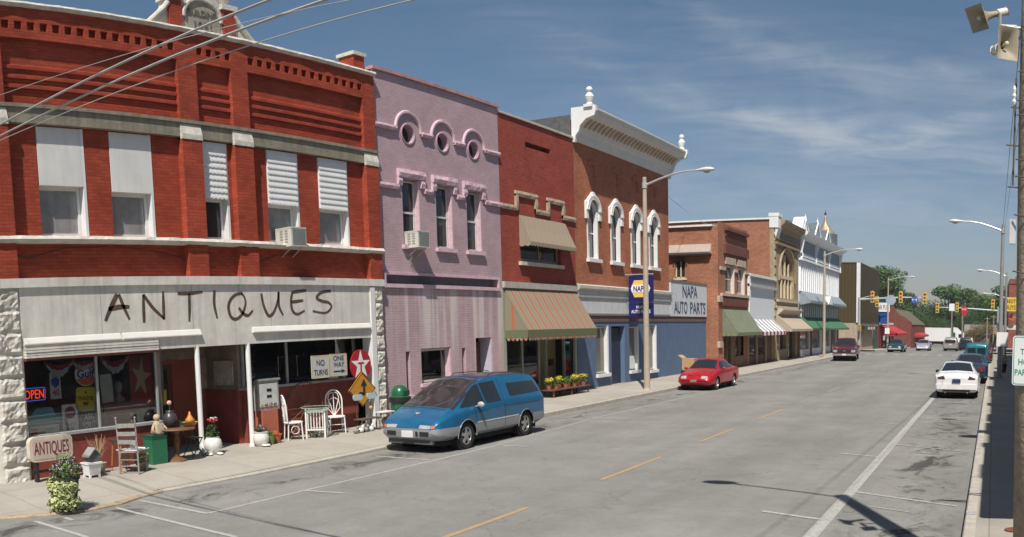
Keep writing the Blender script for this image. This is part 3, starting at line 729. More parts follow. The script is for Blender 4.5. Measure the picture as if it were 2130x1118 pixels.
for a, b in ((7.4, 8.0), (12.33, 12.9), (13.88, 14.47), (18.6, 19.12)):
    p = MB(); p.box(BKX - .02, XA + .055, a, b, 4.29, 7.54); p.build('pier', M_RED, AB)
c = MB(); c.box(BKX - .1, XA + .005, 7.38, 19.15, 7.60, 7.97); c.box(BKX, XA + .045, 7.36, 19.17, 7.94, 8.02)
for a, b in ((7.4, 8.0), (12.33, 12.9), (13.88, 14.47), (18.6, 19.12)): cq = MB(); cq.box(XA, XA + .075, a - .01, b + .01, 7.54, 7.66); cq.prism([(XA, 7.66), (XA + .075, 7.66), (XA, 7.93)], a - .01, b + .01, 'y'); cq.build('pier_cap', M_LSTONE, AB)
c.build('stone_band', mat('stained_brown_stone', (.25, .225, .17, 1), rough=.9, var=.25, vscale=2.2, bump=.4, bscale=18, streak=.3), AB)
s_ = MB(); rough_strip(s_, BKX, 7.36, 19.16, 5.02, 5.17, .26, 3, .035); s_.build('sill_course', M_LSTONE, AB)
cp = MB(); rough_strip(cp, XA - .12, 7.34, 19.16, 10.27, 10.40, .22, 9, .03); cp.box(-16.9, XA - .05, 7.36, 19.16, 10.28, 10.37); cp.build('coping', M_LSTONE, AB)
# windows: boarded above, sash below
M_BOARD = mat('white_board', (.70, .69, .66, 1), rough=.7, var=.08, vscale=1.4, streak=.10)
M_SHING = stripes('scalloped_white_shingles', [(0, (.45, .45, .45, 1)), (.10, (.74, .74, .74, 1)), (.55, (.70, .70, .70, 1))], .135, 'z')
M_BLIND = mat('blind_behind_glass', (.27, .28, .28, 1), rough=.35, var=.22, vscale=2.4, streak=.25, coat=1.0)
for i, (a, b) in enumerate(wa):
    zm = (6.28, 6.20, 6.20, 6.18, 6.18)[i]
    W = sash(AB, BKX - .17, a + .02, b - .02, 5.2, zm, M_WHITE, M_BLIND if i != 2 else M_GLASS, rail=False, fw=.07)
    bd = MB(); x1 = BKX + (.01 if i < 2 else .03)
    if i < 2: bd.box(BKX - .2, x1, a + .02, b - .02, zm, 7.57)
    else:
        nrow = 9
        for k in range(nrow):
            z0_ = zm + (7.57 - zm) * k / nrow; z1_ = zm + (7.57 - zm) * (k + 1) / nrow; m_ = int((b - a) / .12)
            bd.prism([(BKX - .2, z0_), (x1 + .025, z0_), (x1, z1_), (BKX - .2, z1_)], a + .02, b - .02, 'y')
            for q in range(m_):
                y_ = a + .02 + (b - a - .04) * (q + .5) / m_
                plate(bd, on_x(x1 + .012, y_, z0_), [(-.05, .03), (-.05, 0), (-.03, -.022), (0, -.03), (.03, -.022), (.05, 0), (.05, .03)], .012)
    bd.build('window_board', M_BOARD if i < 2 else mat('white_tin_shingle', (.74, .74, .73, 1), rough=.6, var=.05), AB)
    rv = MB()
    rv.box(BKX - .25, BKX + .01, b - .015, b + .05, 5.17, 7.58); rv.build('window_jamb', M_WHITE, AB)
ac_unit(BKX - .12, -15.58, 15.34, 15.86, 5.06, 5.54, 'white window air conditioner on struts in the red antiques building, above its fascia')
# gable over the middle of the parapet
gm = 13.42; gX = XA - .35
gp = [(-1.78, 0), (-1.78, .10), (-1.55, .16), (-1.30, .42), (-1.12, .60), (-.98, .80), (-.98, 1.02), (-.60, 1.02), (-.52, 1.18), (-.3, 1.36), (0, 1.44), (.3, 1.36), (.52, 1.18), (.60, 1.02), (.98, 1.02), (.98, .80), (1.12, .60), (1.30, .42), (1.55, .16), (1.78, .10), (1.78, 0)]
ge = MB(); ge.prism([(gm + a, 10.36 + b * .95) for a, b in gp], gX - .3, gX + .02, 'x'); pg = ge.build('parapet_gable', M_LSTONE, AB)
k_ = MB()
for a in (-.98, .62): k_.box(gX + .02, gX + .09, gm + a, gm + a + .36, 10.38, 11.26)
k_.build('gable_pier', M_RED, pg)
k_ = MB()
k_.tube([(gX + .05, gm - 1.78, 10.46), (gX + .05, gm - 1.55, 10.52), (gX + .05, gm - 1.30, 10.77), (gX + .05, gm - 1.12, 10.95), (gX + .05, gm - .98, 11.15)], .07, 8)
k_.tube([(gX + .05, gm + 1.78, 10.46), (gX + .05, gm + 1.55, 10.52), (gX + .05, gm + 1.30, 10.77), (gX + .05, gm + 1.12, 10.95), (gX + .05, gm + .98, 11.15)], .07, 8)
for a in (-.80, .80): k_.box(gX - .32, gX + .14, gm + a - .24, gm + a + .24, 11.26, 11.40); k_.lathe((gX - .1, gm + a, 11.40), [(.14, 0), (.10, .08), (.17, .22), (.12, .36), (.03, .46)], 14)
k_.ring((gX + .06, gm, 10.86), .56, .05, 'x', 0, 180, 20)
k_.build('gable_moulding', M_LSTONE, pg)
k_ = MB(); plate(k_, on_x(gX + .02, gm, 10.86), [(-.52, -.42), (.52, -.42)] + [(.52 * math.cos(R(a)), .52 * math.sin(R(a))) for a in range(0, 181, 12)], .03); k_.build('date_stone', M_STONE, pg)
M_CARVE = mat('shadowed_carving', (.14, .12, .10, 1), rough=.9)
text('carved_lettering', 'BUILDING', .84, .17, M_CARVE, on_x(gX + .05, gm, 11.02), pg, .02)
text('carved_lettering', '1891', .5, .2, M_CARVE, on_x(gX + .05, gm, 10.68), pg, .02)
ch = MB(); ch.box(-16.75, -16.2, 18.68, 19.12, 10.2, 10.95); cho = ch.build('chimney', M_RED, AB)
MB().box(-16.80, -16.15, 18.63, 19.17, 10.95, 11.06).build('chimney_cap', M_LSTONE, cho)
# ground floor: cream fascia, rock-faced corner pillars
f_ = MB(); f_.box(XA - .5, XA + .02, 8.0, 18.55, 2.66, 4.27); fas = f_.build('fascia', M_CREAM, AB)
MB().box(XA - .1, XA + .075, 7.36, 19.16, 4.10, 4.29).build('fascia_cap', M_CREAM, fas)
l = MB()
for a, b in ((8.02, 10.35), (10.4, 12.55), (14.15, 18.5)):
    l.prism([(XA + .02, 3.07), (XA + .035, 3.05), (XA + .085, 2.95), (XA + .085, 2.93), (XA + .02, 2.92)], a, b, 'y')
l.build('ledge', mat('bright_white_paint', (.68, .66, .62, 1), rough=.6, var=.05), fas)
l = MB()
for k in range(4): l.box(XA + .02, XA + .11 - .01 * (k % 2), 8.02, 11.3, 2.655 + k * .055, 2.70 + k * .055)
l.build('valance_board', M_CREAM, fas)
MB().box(XA - .02, XA + .06, 8.02, 11.4, 2.60, 2.65).build('head_trim', mat('dark_red_trim', (.24, .07, .05, 1), rough=.7), fas)
M_INK = mat('hand_painted_brown_lettering', (.10, .065, .04, 1), rough=.8, var=.3, vscale=9)
def brush(mb, X, pts, w0, zoff=.004):
    P = [Vector((0, a, b)) for a, b in pts]; Q = []
    for i in range(len(P) - 1):                                      # smooth the stroke
        p0, p1, p2, p3 = P[max(i - 1, 0)], P[i], P[i + 1], P[min(i + 2, len(P) - 1)]
        for k in range(6):
            t_ = k / 6; Q.append(.5 * ((2 * p1) + (-p0 + p2) * t_ + (2 * p0 - 5 * p1 + 4 * p2 - p3) * t_ ** 2 + (-p0 + 3 * p1 - 3 * p2 + p3) * t_ ** 3))
    Q.append(P[-1]); vs = []
    for i, q in enumerate(Q):
        d = (Q[min(i + 1, len(Q) - 1)] - Q[max(i - 1, 0)]).normalized(); nn = Vector((0, -d.z, d.y)); ww = w0 * (.65 + .35 * math.sin(math.pi * min(1, .15 + i / len(Q))))
        vs += [(X + zoff, q.y + nn.y * ww, q.z + nn.z * ww), (X + zoff, q.y - nn.y * ww, q.z - nn.z * ww)]
    mb.add(vs, [(2 * i, 2 * i + 1, 2 * i + 3, 2 * i + 2) for i in range(len(Q) - 1)])
ST = {'A': [[(10.34, 3.91), (10.18, 3.66), (10.0, 3.34)], [(10.38, 3.91), (10.5, 3.61), (10.62, 3.35)], [(10.10, 3.59), (10.36, 3.63), (10.64, 3.63)]],
 'N': [[(11.0, 3.27), (11.01, 3.6), (11.02, 3.89)], [(11.02, 3.89), (11.26, 3.59), (11.55, 3.34)], [(11.54, 3.32), (11.55, 3.63), (11.56, 3.95)]],
 'T': [[(11.96, 3.9), (12.32, 3.9), (12.68, 3.93)], [(12.29, 3.9), (12.28, 3.57), (12.25, 3.25)]],
 'I': [[(13.04, 3.96), (13.01, 3.64), (13.08, 3.30)]],
 'Q': [[(13.9, 3.89), (13.67, 3.85), (13.49, 3.7), (13.44, 3.53), (13.5, 3.33), (13.66, 3.27), (13.86, 3.39), (13.98, 3.63), (13.95, 3.8), (13.86, 3.88)], [(13.76, 3.54), (13.89, 3.4), (14.05, 3.35), (14.2, 3.47)]],
 'U': [[(14.51, 3.88), (14.56, 3.6), (14.71, 3.33), (14.89, 3.41), (15.04, 3.68), (15.09, 3.92)], [(15.09, 3.92), (15.08, 3.57), (15.21, 3.33)]],
 'E': [[(15.57, 3.92), (15.51, 3.7), (15.54, 3.45), (15.71, 3.35), (15.98, 3.44)], [(15.57, 3.91), (16.07, 3.96)], [(15.52, 3.66), (15.94, 3.7)]],
 'S': [[(16.99, 3.95), (16.64, 3.91), (16.44, 3.77), (16.63, 3.68), (16.88, 3.64), (16.98, 3.52), (16.75, 3.37), (16.27, 3.42)]]}
for k_, ss in ST.items():
    lt = MB()
    for st in ss: brush(lt, XA + .02, st, .042 if k_ != 'A' or st[0][0] > 10.36 else .056)
    lt.build('painted_letter', M_INK, fas)
for i, (a, b) in enumerate(((7.38, 8.0), (18.74, 19.13))):
    rk = MB(); rock(rk, XA, a, b, .05, 4.1, .44, .045, i * 7, .06); rk.build('stone_pillar', M_LSTONE, AB)
MB().box(XA - .3, XA + .06, 18.55, 18.74, .16, 4.08).build('white_pilaster', M_WHITE, AB)
# shop front: flush window on the left, sunk entry, set-back window on the right
M_BULK = mat('dark_red_bulkhead', (.25, .06, .045, 1), rough=.7, var=.2, vscale=3)
M_OXRED = mat('oxide_red_paint', (.27, .075, .045, 1), rough=.7, var=.12)
b_ = MB(); b_.box(-16.16, -15.98, 8.0, 11.4, .12, 1.0); b_.box(-16.62, -16.46, 14.35, 18.55, .12, 1.5); b_.box(-17.9, -16.6, 14.20, 14.34, .12, 1.5); b_.build('bulkhead', M_BULK, AB)
MB().box(-16.2, -15.93, 8.0, 11.45, 1.0, 1.06).box(-16.62, -16.40, 14.3, 18.55, 1.5, 1.56).build('shop_sill', M_GREY, AB)
b_ = MB()
for y in (8.02, 9.78, 11.34): b_.box(-16.1, -16.04, y, y + .05, 1.06, 2.7)
b_.box(-16.1, -16.04, 8.0, 11.4, 2.62, 2.70)
for y in (14.34, 15.86, 18.48): b_.box(-16.58, -16.52, y, y + .06, 1.56, 2.9)
sf = b_.build('shop_window_frame', M_GREY, AB)
MB().box(-16.075, -16.069, 8.05, 11.36, 1.06, 2.64).build('pane', M_SHOP, sf); MB().box(-16.556, -16.55, 14.4, 18.5, 1.56, 2.9).build('pane', M_SHOP, sf)
inn = MB()
inn.box(-20.2, -20.0, 7.8, 19.0, .1, 4.1).box(-20, -16.2, 7.6, 7.98, .1, 4.1).box(-20, -16.64, 18.6, 18.74, .1, 4.1).box(-32, -20.2, 7.42, 19.12, .05, 4.08)
inn.box(-20, XA - .5, 7.6, 18.55, 3.0, 3.1).box(-17.9, -16.1, 11.40, 11.52, .1, 3.0).box(-17.9, -16.6, 14.24, 14.34, 1.5, 3.0).box(-18.0, -17.86, 11.4, 14.34, 2.35, 3.0)
inn.box(-20, -16.2, 8.0, 11.4, .4, .5).box(-20, -16.64, 14.34, 18.5, .9, 1.0)
inn.build('interior_wall', mat('dim_brown_interior', (.26, .21, .17, 1), rough=.9, var=.3, vscale=2), AB)
d = MB(); d.box(-17.92, -17.84, 12.05, 12.15, .15, 2.35).box(-17.92, -17.84, 13.10, 13.2, .15, 2.35).box(-17.92, -17.84, 12.15, 13.1, 2.25, 2.35); d.box(-17.9, -17.86, 11.52, 12.05, .15, 2.35).box(-17.9, -17.86, 13.2, 14.22, .15, 2.35); d.build('door_surround', M_OXRED, AB)
d = MB(); d.box(-17.90, -17.86, 12.15, 13.1, .16, .42).box(-17.90, -17.86, 12.15, 12.27, .42, 2.25).box(-17.90, -17.86, 12.98, 13.1, .42, 2.25).box(-17.90, -17.86, 12.27, 12.98, 2.12, 2.25); dd = d.build('door', M_DOOR, AB)
MB().box(-17.885, -17.875, 12.27, 12.98, .42, 2.12).build('pane', M_GLASS, dd); MB().ball((-17.82, 12.22, 1.1), .035, 8).build('handle', M_METAL, dd)
pp = MB(); pp.box(-17.856, -17.850, 12.35, 12.6, 1.2, 1.5); pp.build('door_notice', mat('pale_paper', (.6, .58, .45, 1), rough=.8), dd)
pp = MB(); pp.box(-17.856, -17.850, 12.68, 12.92, 1.25, 1.62); pp.build('door_notice', mat('yellow_paper', (.65, .5, .06, 1), rough=.8), dd)
for y in (12.46, 14.02):
    pc = MB(); pc.cyl((-15.93, y), .062, .2, 2.68, 14); pc.cyl((-15.93, y), .085, .15, .22, 14); pc.build('porch_post', M_WHITE, AB)

# ------------------------------------------------------------------ mauve building
XP = -16.0
PB = root('mauve_building', (XP, 22.4, 0), 'two-storey mauve painted brick building with three round attic windows', 'building')
body(PB, -31, XP - .34, 19.15, 25.66, 2.9, 10.55, M_PURP)
oc = [(20.7, 8.78, .29), (22.42, 8.78, .29), (24.12, 8.78, .29)]
pw = [(20.33, 21.14), (21.98, 22.83), (23.64, 24.46)]
w = MB(); w.wall(XP, 19.15, 25.66, .1, 10.55, [(a, b, 5.36, 7.38) for a, b in pw] + [(19.40, 25.36, 4.19, 4.46), (20.96, 22.52, 1.2, 2.25), (20.22, 20.42, .9, 2.2), (23.12, 23.32, .9, 2.2), (23.93, 24.9, .1, 2.5)], .26, circles=oc)
w.build('front_wall', M_PURP, PB)
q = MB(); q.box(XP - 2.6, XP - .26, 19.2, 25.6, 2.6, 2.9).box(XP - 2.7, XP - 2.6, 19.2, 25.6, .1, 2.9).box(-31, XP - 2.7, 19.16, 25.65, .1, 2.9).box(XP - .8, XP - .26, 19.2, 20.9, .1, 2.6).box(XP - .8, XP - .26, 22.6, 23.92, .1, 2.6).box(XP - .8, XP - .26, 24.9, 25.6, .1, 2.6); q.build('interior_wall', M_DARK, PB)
q = MB(); q.box(XP - .50, XP - .44, 24.0, 24.84, .2, 2.35); q.build('door', M_DOOR, PB)
MB().box(XP - .5, XP - .01, 24.86, 24.93, .1, 2.49).build('door_jamb', mat('lilac_grey', (.5, .46, .55, 1)), PB)
MB().box(XP - .24, XP - .20, 19.40, 25.36, 4.19, 4.46).build('transom_band', mat('slate_panel', (.13, .15, .18, 1), rough=.5, var=.2, vscale=3), PB)
q = MB(); q.box(XP, XP + .05, 19.3, 25.46, 4.46, 4.54).box(XP, XP + .07, 19.3, 25.46, 4.08, 4.19).box(XP, XP + .05, 19.3, 19.40, 4.19, 4.46).box(XP, XP + .05, 25.36, 25.46, 4.19, 4.46); q.build('transom_frame', M_PURPT, PB)
W = sash(PB, XP - .16, 20.98, 22.5, 1.22, 2.23, M_DWHITE, M_SHOP, rail=False, vbars=0)
q = MB(); q.box(XP - .28, XP - .25, 21.0, 21.68, 1.72, 2.2).box(XP - .28, XP - .25, 21.78, 22.45, 1.72, 2.2); q.build('blind', mat('grey_green_blind', (.35, .39, .36, 1)), W)
MB().box(XP - .26, XP - .01, 22.46, 22.53, 1.2, 2.24).build('window_jamb', M_PURPT, W)
q = MB()
for (a, b) in ((20.15, 20.5), (23.05, 23.4)): q.box(XP, XP + .09, a, b, .80, .9)
q.box(XP, XP + .08, 20.88, 22.6, 1.1, 1.2); q.build('sill', M_PURPT, PB)
for i, (a, b) in enumerate(pw):
    W = sash(PB, XP - .16, a + .03, b - .03, 5.38, 7.36, M_DWHITE, M_GLASS, fw=.06, vbars=0)
    MB().box(XP - .235, XP - .21, a + .45 if i else a + .3, b - .09, 5.45, 6.6 if i else 6.9).build('curtain', mat('cream_curtain', (.45, .42, .34, 1), var=.2, vscale=12), W)
    MB().box(XP - .25, XP + .002, b - .03, b + .012, 5.38, 7.37).build('window_jamb', M_PURPT, W)
    s_ = MB(); s_.box(XP - .1, XP + .10, a - .1, b + .1, 5.24, 5.36); s_.build('window_sill', M_PURPT, PB)
    s_ = MB(); rough_strip(s_, XP, a - .22, b + .22, 7.40, 7.64, .12, i * 3 + 1, .03); rough_strip(s_, XP, a - .22, a - .04, 7.14, 7.41, .09, i + 5, .02); rough_strip(s_, XP, b + .04, b + .22, 7.14, 7.41, .09, i + 8, .02); s_.build('lintel', M_PURPT, PB)
st = MB()
for a, b in ((19.17, 20.12), (21.36, 21.76), (23.05, 23.42), (24.68, 25.64)): rough_strip(st, XP, a, b, 7.0, 7.15, .10, a, .02)
for a, b in ((19.17, 20.12), (21.3, 21.84), (23.0, 23.54), (24.72, 25.64)): rough_strip(st, XP, a, b, 8.80, 8.93, .11, a, .02)
for (y, z, r_) in oc:
    st.ring((XP + .03, y, z + .09), .60, .055, 'x', 0, 180, 18)
st.build('string_course', M_PURPT, PB)
for (y, z, r_) in oc: MB().box(XP - .25, XP - .22, y - .3, y + .3, z - .3, z + .3).build('round_window', M_GLASS, PB)
q = MB()
for (y, z, r_) in oc: q.ring((XP + .004, y, z), .31, .03, 'x', 0, 360, 22)
q.build('window_surround', mat('mauve_trim', (.40, .24, .31, 1)), PB)
MB().box(XP - .5, XP + .08, 19.16, 25.66, 10.56, 10.66).build('coping', mat('rose_coping', (.42, .24, .24, 1), rough=.8, var=.25, vscale=5), PB)
ac_unit(XP - .1, -15.55, 20.43, 20.98, 5.27, 5.76, 'ivory window air conditioner jutting from the mauve building', True)
cb = MB(); cb.tube([(-15.9, 20.6, 5.2), (-15.95, 20.55, 4.9), (-15.96, 20.75, 4.6), (-15.96, 20.95, 4.5)], .012, 5)
tag(cb.build('drain_hose', M_METAL), 'thin drain hose hanging under the air conditioner of the mauve building', 'hose')

# ------------------------------------------------------------------ narrow red shop with striped awnings
RB = root('red_brick_shop', (XP, 28.4, 0), 'narrow red brick shop with striped awnings on both floors', 'building')
body(RB, -30, XP - .34, 25.67, 31.17, 3.3, 10.4, M_REDB)
w = MB(); w.wall(XP, 25.67, 31.17, 4.3, 10.42, [(27.46, 29.32, 9.46, 9.66), (26.95, 29.95, 5.18, 6.75)], .24); w.build('front_wall', M_REDB, RB)
MB().box(XP - .3, XP - .2, 27.3, 29.5, 9.4, 9.7).build('vent_recess', mat('dark_red_recess', (.12, .03, .02, 1)), RB)
MB().box(XP - .45, XP + .06, 25.67, 31.17, 10.42, 10.50).build('coping', mat('pale_coping', (.50, .47, .40, 1), var=.15), RB)
st = MB(); rough_strip(st, XP, 25.68, 26.62, 6.98, 7.16, .09, 1, .015); rough_strip(st, XP, 26.62, 28.16, 7.52, 7.72, .09, 2, .015); rough_strip(st, XP, 28.0, 28.98, 7.0, 7.18, .09, 3, .015); rough_strip(st, XP, 28.9, 30.24, 7.52, 7.72, .09, 4, .015); rough_strip(st, XP, 30.1, 31.15, 6.98, 7.16, .09, 5, .015)
for y in (26.62, 28.0, 28.9, 30.1): rough_strip(st, XP, y, y + .15, 7.0, 7.6, .09, y, .01, .07)
st.build('string_course', mat('buff_stone', (.42, .33, .24, 1), rough=.9, var=.2, vscale=4, bump=.4), RB)
W = sash(RB, XP - .12, 26.97, 29.93, 5.2, 6.74, mat('tan_frame', (.36, .31, .23, 1)), M_GLASS, rail=False, vbars=1, fw=.1)
MB().box(XP - .2, XP + .12, 26.8, 30.05, 5.04, 5.17).build('window_sill', mat('pale_sill', (.55, .50, .42, 1)), RB)
MB().box(XP - .1, XP + .09, 25.67, 31.17, 4.20, 4.42).build('stone_band', mat('grey_band', (.42, .40, .36, 1), var=.15), RB)
M_AWN1 = stripes('green_and_coral_stripes', [(0, (.25, .215, .15, 1)), (.20, (.31, .25, .18, 1)), (.32, (.35, .14, .10, 1)), (.62, (.31, .25, .18, 1)), (.72, (.25, .215, .15, 1))], .50)
M_GUS = stripes('olive_gusset_stripes', [(0, (.225, .212, .145, 1)), (.45, (.40, .13, .08, 1)), (.62, (.225, .212, .145, 1))], .62, 'x')
M_AWN2 = stripes('buff_faded_stripes', [(0, (.30, .255, .19, 1)), (.4, (.33, .215, .165, 1)), (.58, (.30, .255, .19, 1))], .36, 'xy')
awning(RB, XP, 26.85, 30.35, 6.85, .48, 5.86, M_AWN2, M_AWN2, val=.16, scallop=.10)
awning(RB, XP, 25.75, 31.12, 4.16, .92, 2.72, M_AWN1, stripes('olive_valance', [(0, (.13, .15, .085, 1)), (.5, (.14, .145, .085, 1))], 1), gm=M_GUS, val=.30, scallop=.10)
q = MB()
awn_edge = MB(); n = 30
for i in range(n):
    y_ = 25.78 + (31.1 - 25.78) * i / n; plate(awn_edge, on_x(XP + .93, y_ + .09, 2.42), [(-.085, .02), (-.06, -.05), (0, -.08), (.06, -.05), (.085, .02)], .006)
for i in range(5):
    x_ = XP + .08 + .17 * i; plate(awn_edge, on_my(x_ + .08, 25.745, 2.42), [(-.08, .02), (-.05, -.05), (0, -.08), (.05, -.05), (.08, .02)], .006)
awn_edge.build('awning_fringe', stripes('coral_fringe', [(0, (.36, .14, .10, 1)), (.5, (.30, .26, .17, 1))], .50, 'xy'), RB)
q = MB(); q.box(XP - .1, XP, 25.67, 25.85, .1, 4.2).box(XP - .1, XP, 31.0, 31.17, .1, 4.2).box(XP - .2, XP - .04, 25.85, 28.2, .1, .7).box(XP - .1, XP - .04, 25.85, 31.0, 3.0, 4.2)
for y in (27.0, 28.2, 28.75, 30.2): q.box(XP - .16, XP - .06, y, y + .07, .1, 3.0)
q.build('shop_front', mat('sage_frame', (.30, .33, .26, 1)), RB)
MB().box(XP - .12, XP - .10, 25.85, 28.2, .7, 3.0).box(XP - .14, XP - .12, 30.27, 31.0, .5, 3.0).build('shop_window', M_SHOP, RB)
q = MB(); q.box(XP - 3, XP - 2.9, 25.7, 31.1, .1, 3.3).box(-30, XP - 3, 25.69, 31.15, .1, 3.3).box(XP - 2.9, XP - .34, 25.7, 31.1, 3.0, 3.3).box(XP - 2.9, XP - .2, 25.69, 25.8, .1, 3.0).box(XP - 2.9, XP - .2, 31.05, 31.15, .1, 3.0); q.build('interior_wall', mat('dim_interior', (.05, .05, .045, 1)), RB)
MB().box(XP - .5, XP - .45, 28.82, 30.2, .15, 2.9).build('shop_door', mat('tan_door', (.22, .185, .10, 1), var=.15), RB)
MB().box(XP - .43, XP - .38, 29.6, 29.9, 1.3, 1.55).build('letter_box', M_BLACK, RB)

# ------------------------------------------------------------------ brick building with the white cornice, and its low blue annex
DB = root('cornice_building', (XP, 36.3, 0), 'orange brick building with a deep white cornice, four arched windows and a blue ground floor', 'building')
w = MB(); w.box(-30, XP - .34, 31.18, 41.4, 3.3, 11.3); w.build('wall', M_BRICK, DB)
MB().box(-30, XP - .1, 31.165, 31.18, 10.5, 11.45).build('slate_hanging', mat('dark_slate', (.10, .10, .10, 1), rough=.8, var=.3, vscale=6), DB)
MB().box(-30, XP - .3, 31.2, 41.4, 11.3, 11.36).build('roof', M_ROOF, DB)
dw = [(32.2, 33.33), (34.46, 35.58), (36.62, 37.82), (38.74, 39.95)]
w = MB(); w.wall(XP, 31.18, 41.4, 4.3, 10.5, [], .30, arches=[(a + .1, b - .1, 5.6, 7.55) for a, b in dw], rmi=1); w.box(XP - .34, XP, 41.39, 41.4, 3.3, 11.3); w.build('front_wall', [M_BRICK, M_WHITE], DB)
for i, (a, b) in enumerate(dw):
    c_ = (a + b) / 2
    W = sash(DB, XP - .16, a + .1, b - .1, 5.62, 8.05, M_WHITE, M_GLASSG, mid=6.7, fw=.07, vbars=1)
    h = MB()
    for (r0, ww, x) in ((.62, .10, .05), (.50, .05, .09)):
        pts = []
        for k in range(13):
            an = R(180 * k / 12); pts.append((XP + x, c_ + (r0) * math.cos(an) * .98, 7.62 + r0 * math.sin(an)))
        h.tube(pts, ww, 6)
    plate(h, on_x(XP, c_, 0), [(-.70, 7.25), (-.50, 7.25), (-.50, 7.66), (-.36, 8.0), (-.14, 8.13), (.14, 8.13), (.36, 8.0), (.50, 7.66), (.50, 7.25), (.70, 7.25), (.70, 7.95), (.50, 8.08), (.22, 8.30), (.06, 8.42), (-.06, 8.42), (-.22, 8.30), (-.50, 8.08), (-.70, 7.95)], .09)
    h.build('window_hood', M_WHITE, DB)
    s_ = MB(); s_.box(XP - .1, XP + .14, a - .04, b + .08, 5.46, 5.60); s_.build('window_sill', M_WHITE, DB)
    MB().box(XP - .29, XP + .03, b - .17, b - .09, 5.6, 7.6).build('window_jamb', M_WHITE, W)
    MB().box(XP - .05, XP + .03, a + .04, a + .11, 5.6, 7.4).build('window_jamb', M_WHITE, W)
    q = MB()
    plate(q, on_x(XP, c_, 0), [(-.32, 9.50), (-.32, 9.72), (-.1, 9.72), (-.1, 9.80), (.32, 9.80), (.32, 9.25), (.2, 9.0), (.2, 9.55), (-.1, 9.62)], .05); q.build('brick_ornament', M_BRICK, DB)
# cornice: one moulded profile run along the front
pf = [(0, 10.35), (.05, 10.35), (.10, 10.50), (.14, 10.72), (.22, 10.78), (.26, 10.90), (.34, 11.06), (.48, 11.20), (.66, 11.30), (.86, 11.36), (.90, 11.42), (.90, 11.56), (.98, 11.60), (.98, 11.66), (0, 11.66)]
q = MB(); q.prism([(XP + a, b) for a, b in pf], 31.22, 41.42, 'y'); co = q.build('cornice', mat('white_cornice_paint', (.66, .65, .61, 1), rough=.6, var=.08, vscale=2), DB)
q = MB()
for k in range(26):
    y = 31.6 + k * .375; q.prism([(XP + .22, 10.92), (XP + .34, 10.96), (XP + .62, 11.22), (XP + .60, 11.27), (XP + .40, 11.16)], y, y + .14, 'y')
q.build('cornice_block', mat('tan_paint', (.42, .34, .24, 1), var=.2), co)
q = MB()
for y in (31.10, 41.34):
    q.prism([(XP - .02, 10.28), (XP + .12, 10.28), (XP + .16, 10.55), (XP + .3, 10.72), (XP + .36, 10.95), (XP + .62, 11.2), (XP + .98, 11.3), (XP + 1.04, 11.5), (XP + 1.04, 11.72), (XP - .02, 11.72)], y, y + .16, 'y')
q.build('cornice_end_bracket', M_WHITE, co)
q = MB()
for y in (31.2, 41.4):
    q.box(XP + .56, XP + .92, y - .18, y + .18, 11.66, 11.78); q.lathe((XP + .74, y, 11.78), [(.16, 0), (.10, .08), (.15, .2), (.19, .34), (.10, .48), (.05, .54)], 16); q.ball((XP + .74, y, 12.42), .13, 10)
q.build('finial', M_WHITE, co)
M_LBL = mat('pale_blue_grey_paint', (.57, .59, .61, 1), rough=.7, var=.08, streak=.1)
q = MB(); q.box(XP - .3, XP + .06, 31.2, 41.4, 3.24, 4.30); q.build('fascia', M_LBL, DB)
q = MB(); q.prism([(XP - .1, 4.30), (XP + .10, 4.26), (XP + .18, 4.34), (XP + .18, 4.46), (XP, 4.52), (XP - .1, 4.52)], 31.2, 41.42, 'y'); q.build('fascia_cornice', mat('stone_grey_paint', (.46, .45, .41, 1)), DB)
q = MB(); q.box(XP + .06, XP + .11, 31.2, 41.4, 3.98, 4.06).box(XP + .06, XP + .09, 31.2, 41.4, 3.30, 3.34); q.build('fascia_moulding', M_GREY, DB)
MB().box(XP - .3, XP + .03, 31.2, 47.1, 2.98, 3.24).build('brick_band', brick('brown_band_brick', (.17, .10, .09, 1), (.13, .075, .07, 1), (.2, .16, .15, 1)), DB)
w = MB(); w.wall(XP, 31.2, 47.1, .05, 2.98, [(32.92, 34.05, .78, 2.78), (34.42, 35.85, .1, 2.78), (36.35, 37.32, .76, 2.76), (38.66, 39.55, .66, 2.76)], .28); w.build('ground_floor_wall', M_BLUE, DB)
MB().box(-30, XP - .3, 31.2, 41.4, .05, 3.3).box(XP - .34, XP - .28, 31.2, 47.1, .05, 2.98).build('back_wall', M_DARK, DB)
MB().box(XP - .27, XP - .2, 34.5, 35.8, .12, 2.7).build('door', mat('navy_door', (.02, .03, .06, 1), rough=.4), DB)
for (a, b, z0_, z1_) in ((32.92, 34.05, .78, 2.78), (36.35, 37.32, .76, 2.76), (38.66, 39.55, .66, 2.76)):
    W = sash(DB, XP - .12, a + .02, b - .02, z0_ + .02, z1_ - .02, M_WHITE, glass('tan_shade_behind_glass', (.16, .16, .13, 1), .1), rail=False, fw=.05)
    MB().box(XP - .26, XP + .02, b - .06, b + .06, z0_, z1_ + .03).build('window_jamb', M_WHITE, W)
    MB().box(XP - .1, XP + .12, a - .06, b + .08, z0_ - .14, z0_).build('window_sill', M_WHITE, DB)
    if a > 36 and a < 38: MB().box(XP - .105, XP - .1, a + .06, b - .1, z0_ + .05, z0_ + .65).build('white_panel', M_WHITE, W)
MB().box(XP - .1, XP + .10, 31.2, 47.1, .05, .24).build('plinth', mat('concrete_plinth', (.34, .30, .25, 1), var=.2), DB)
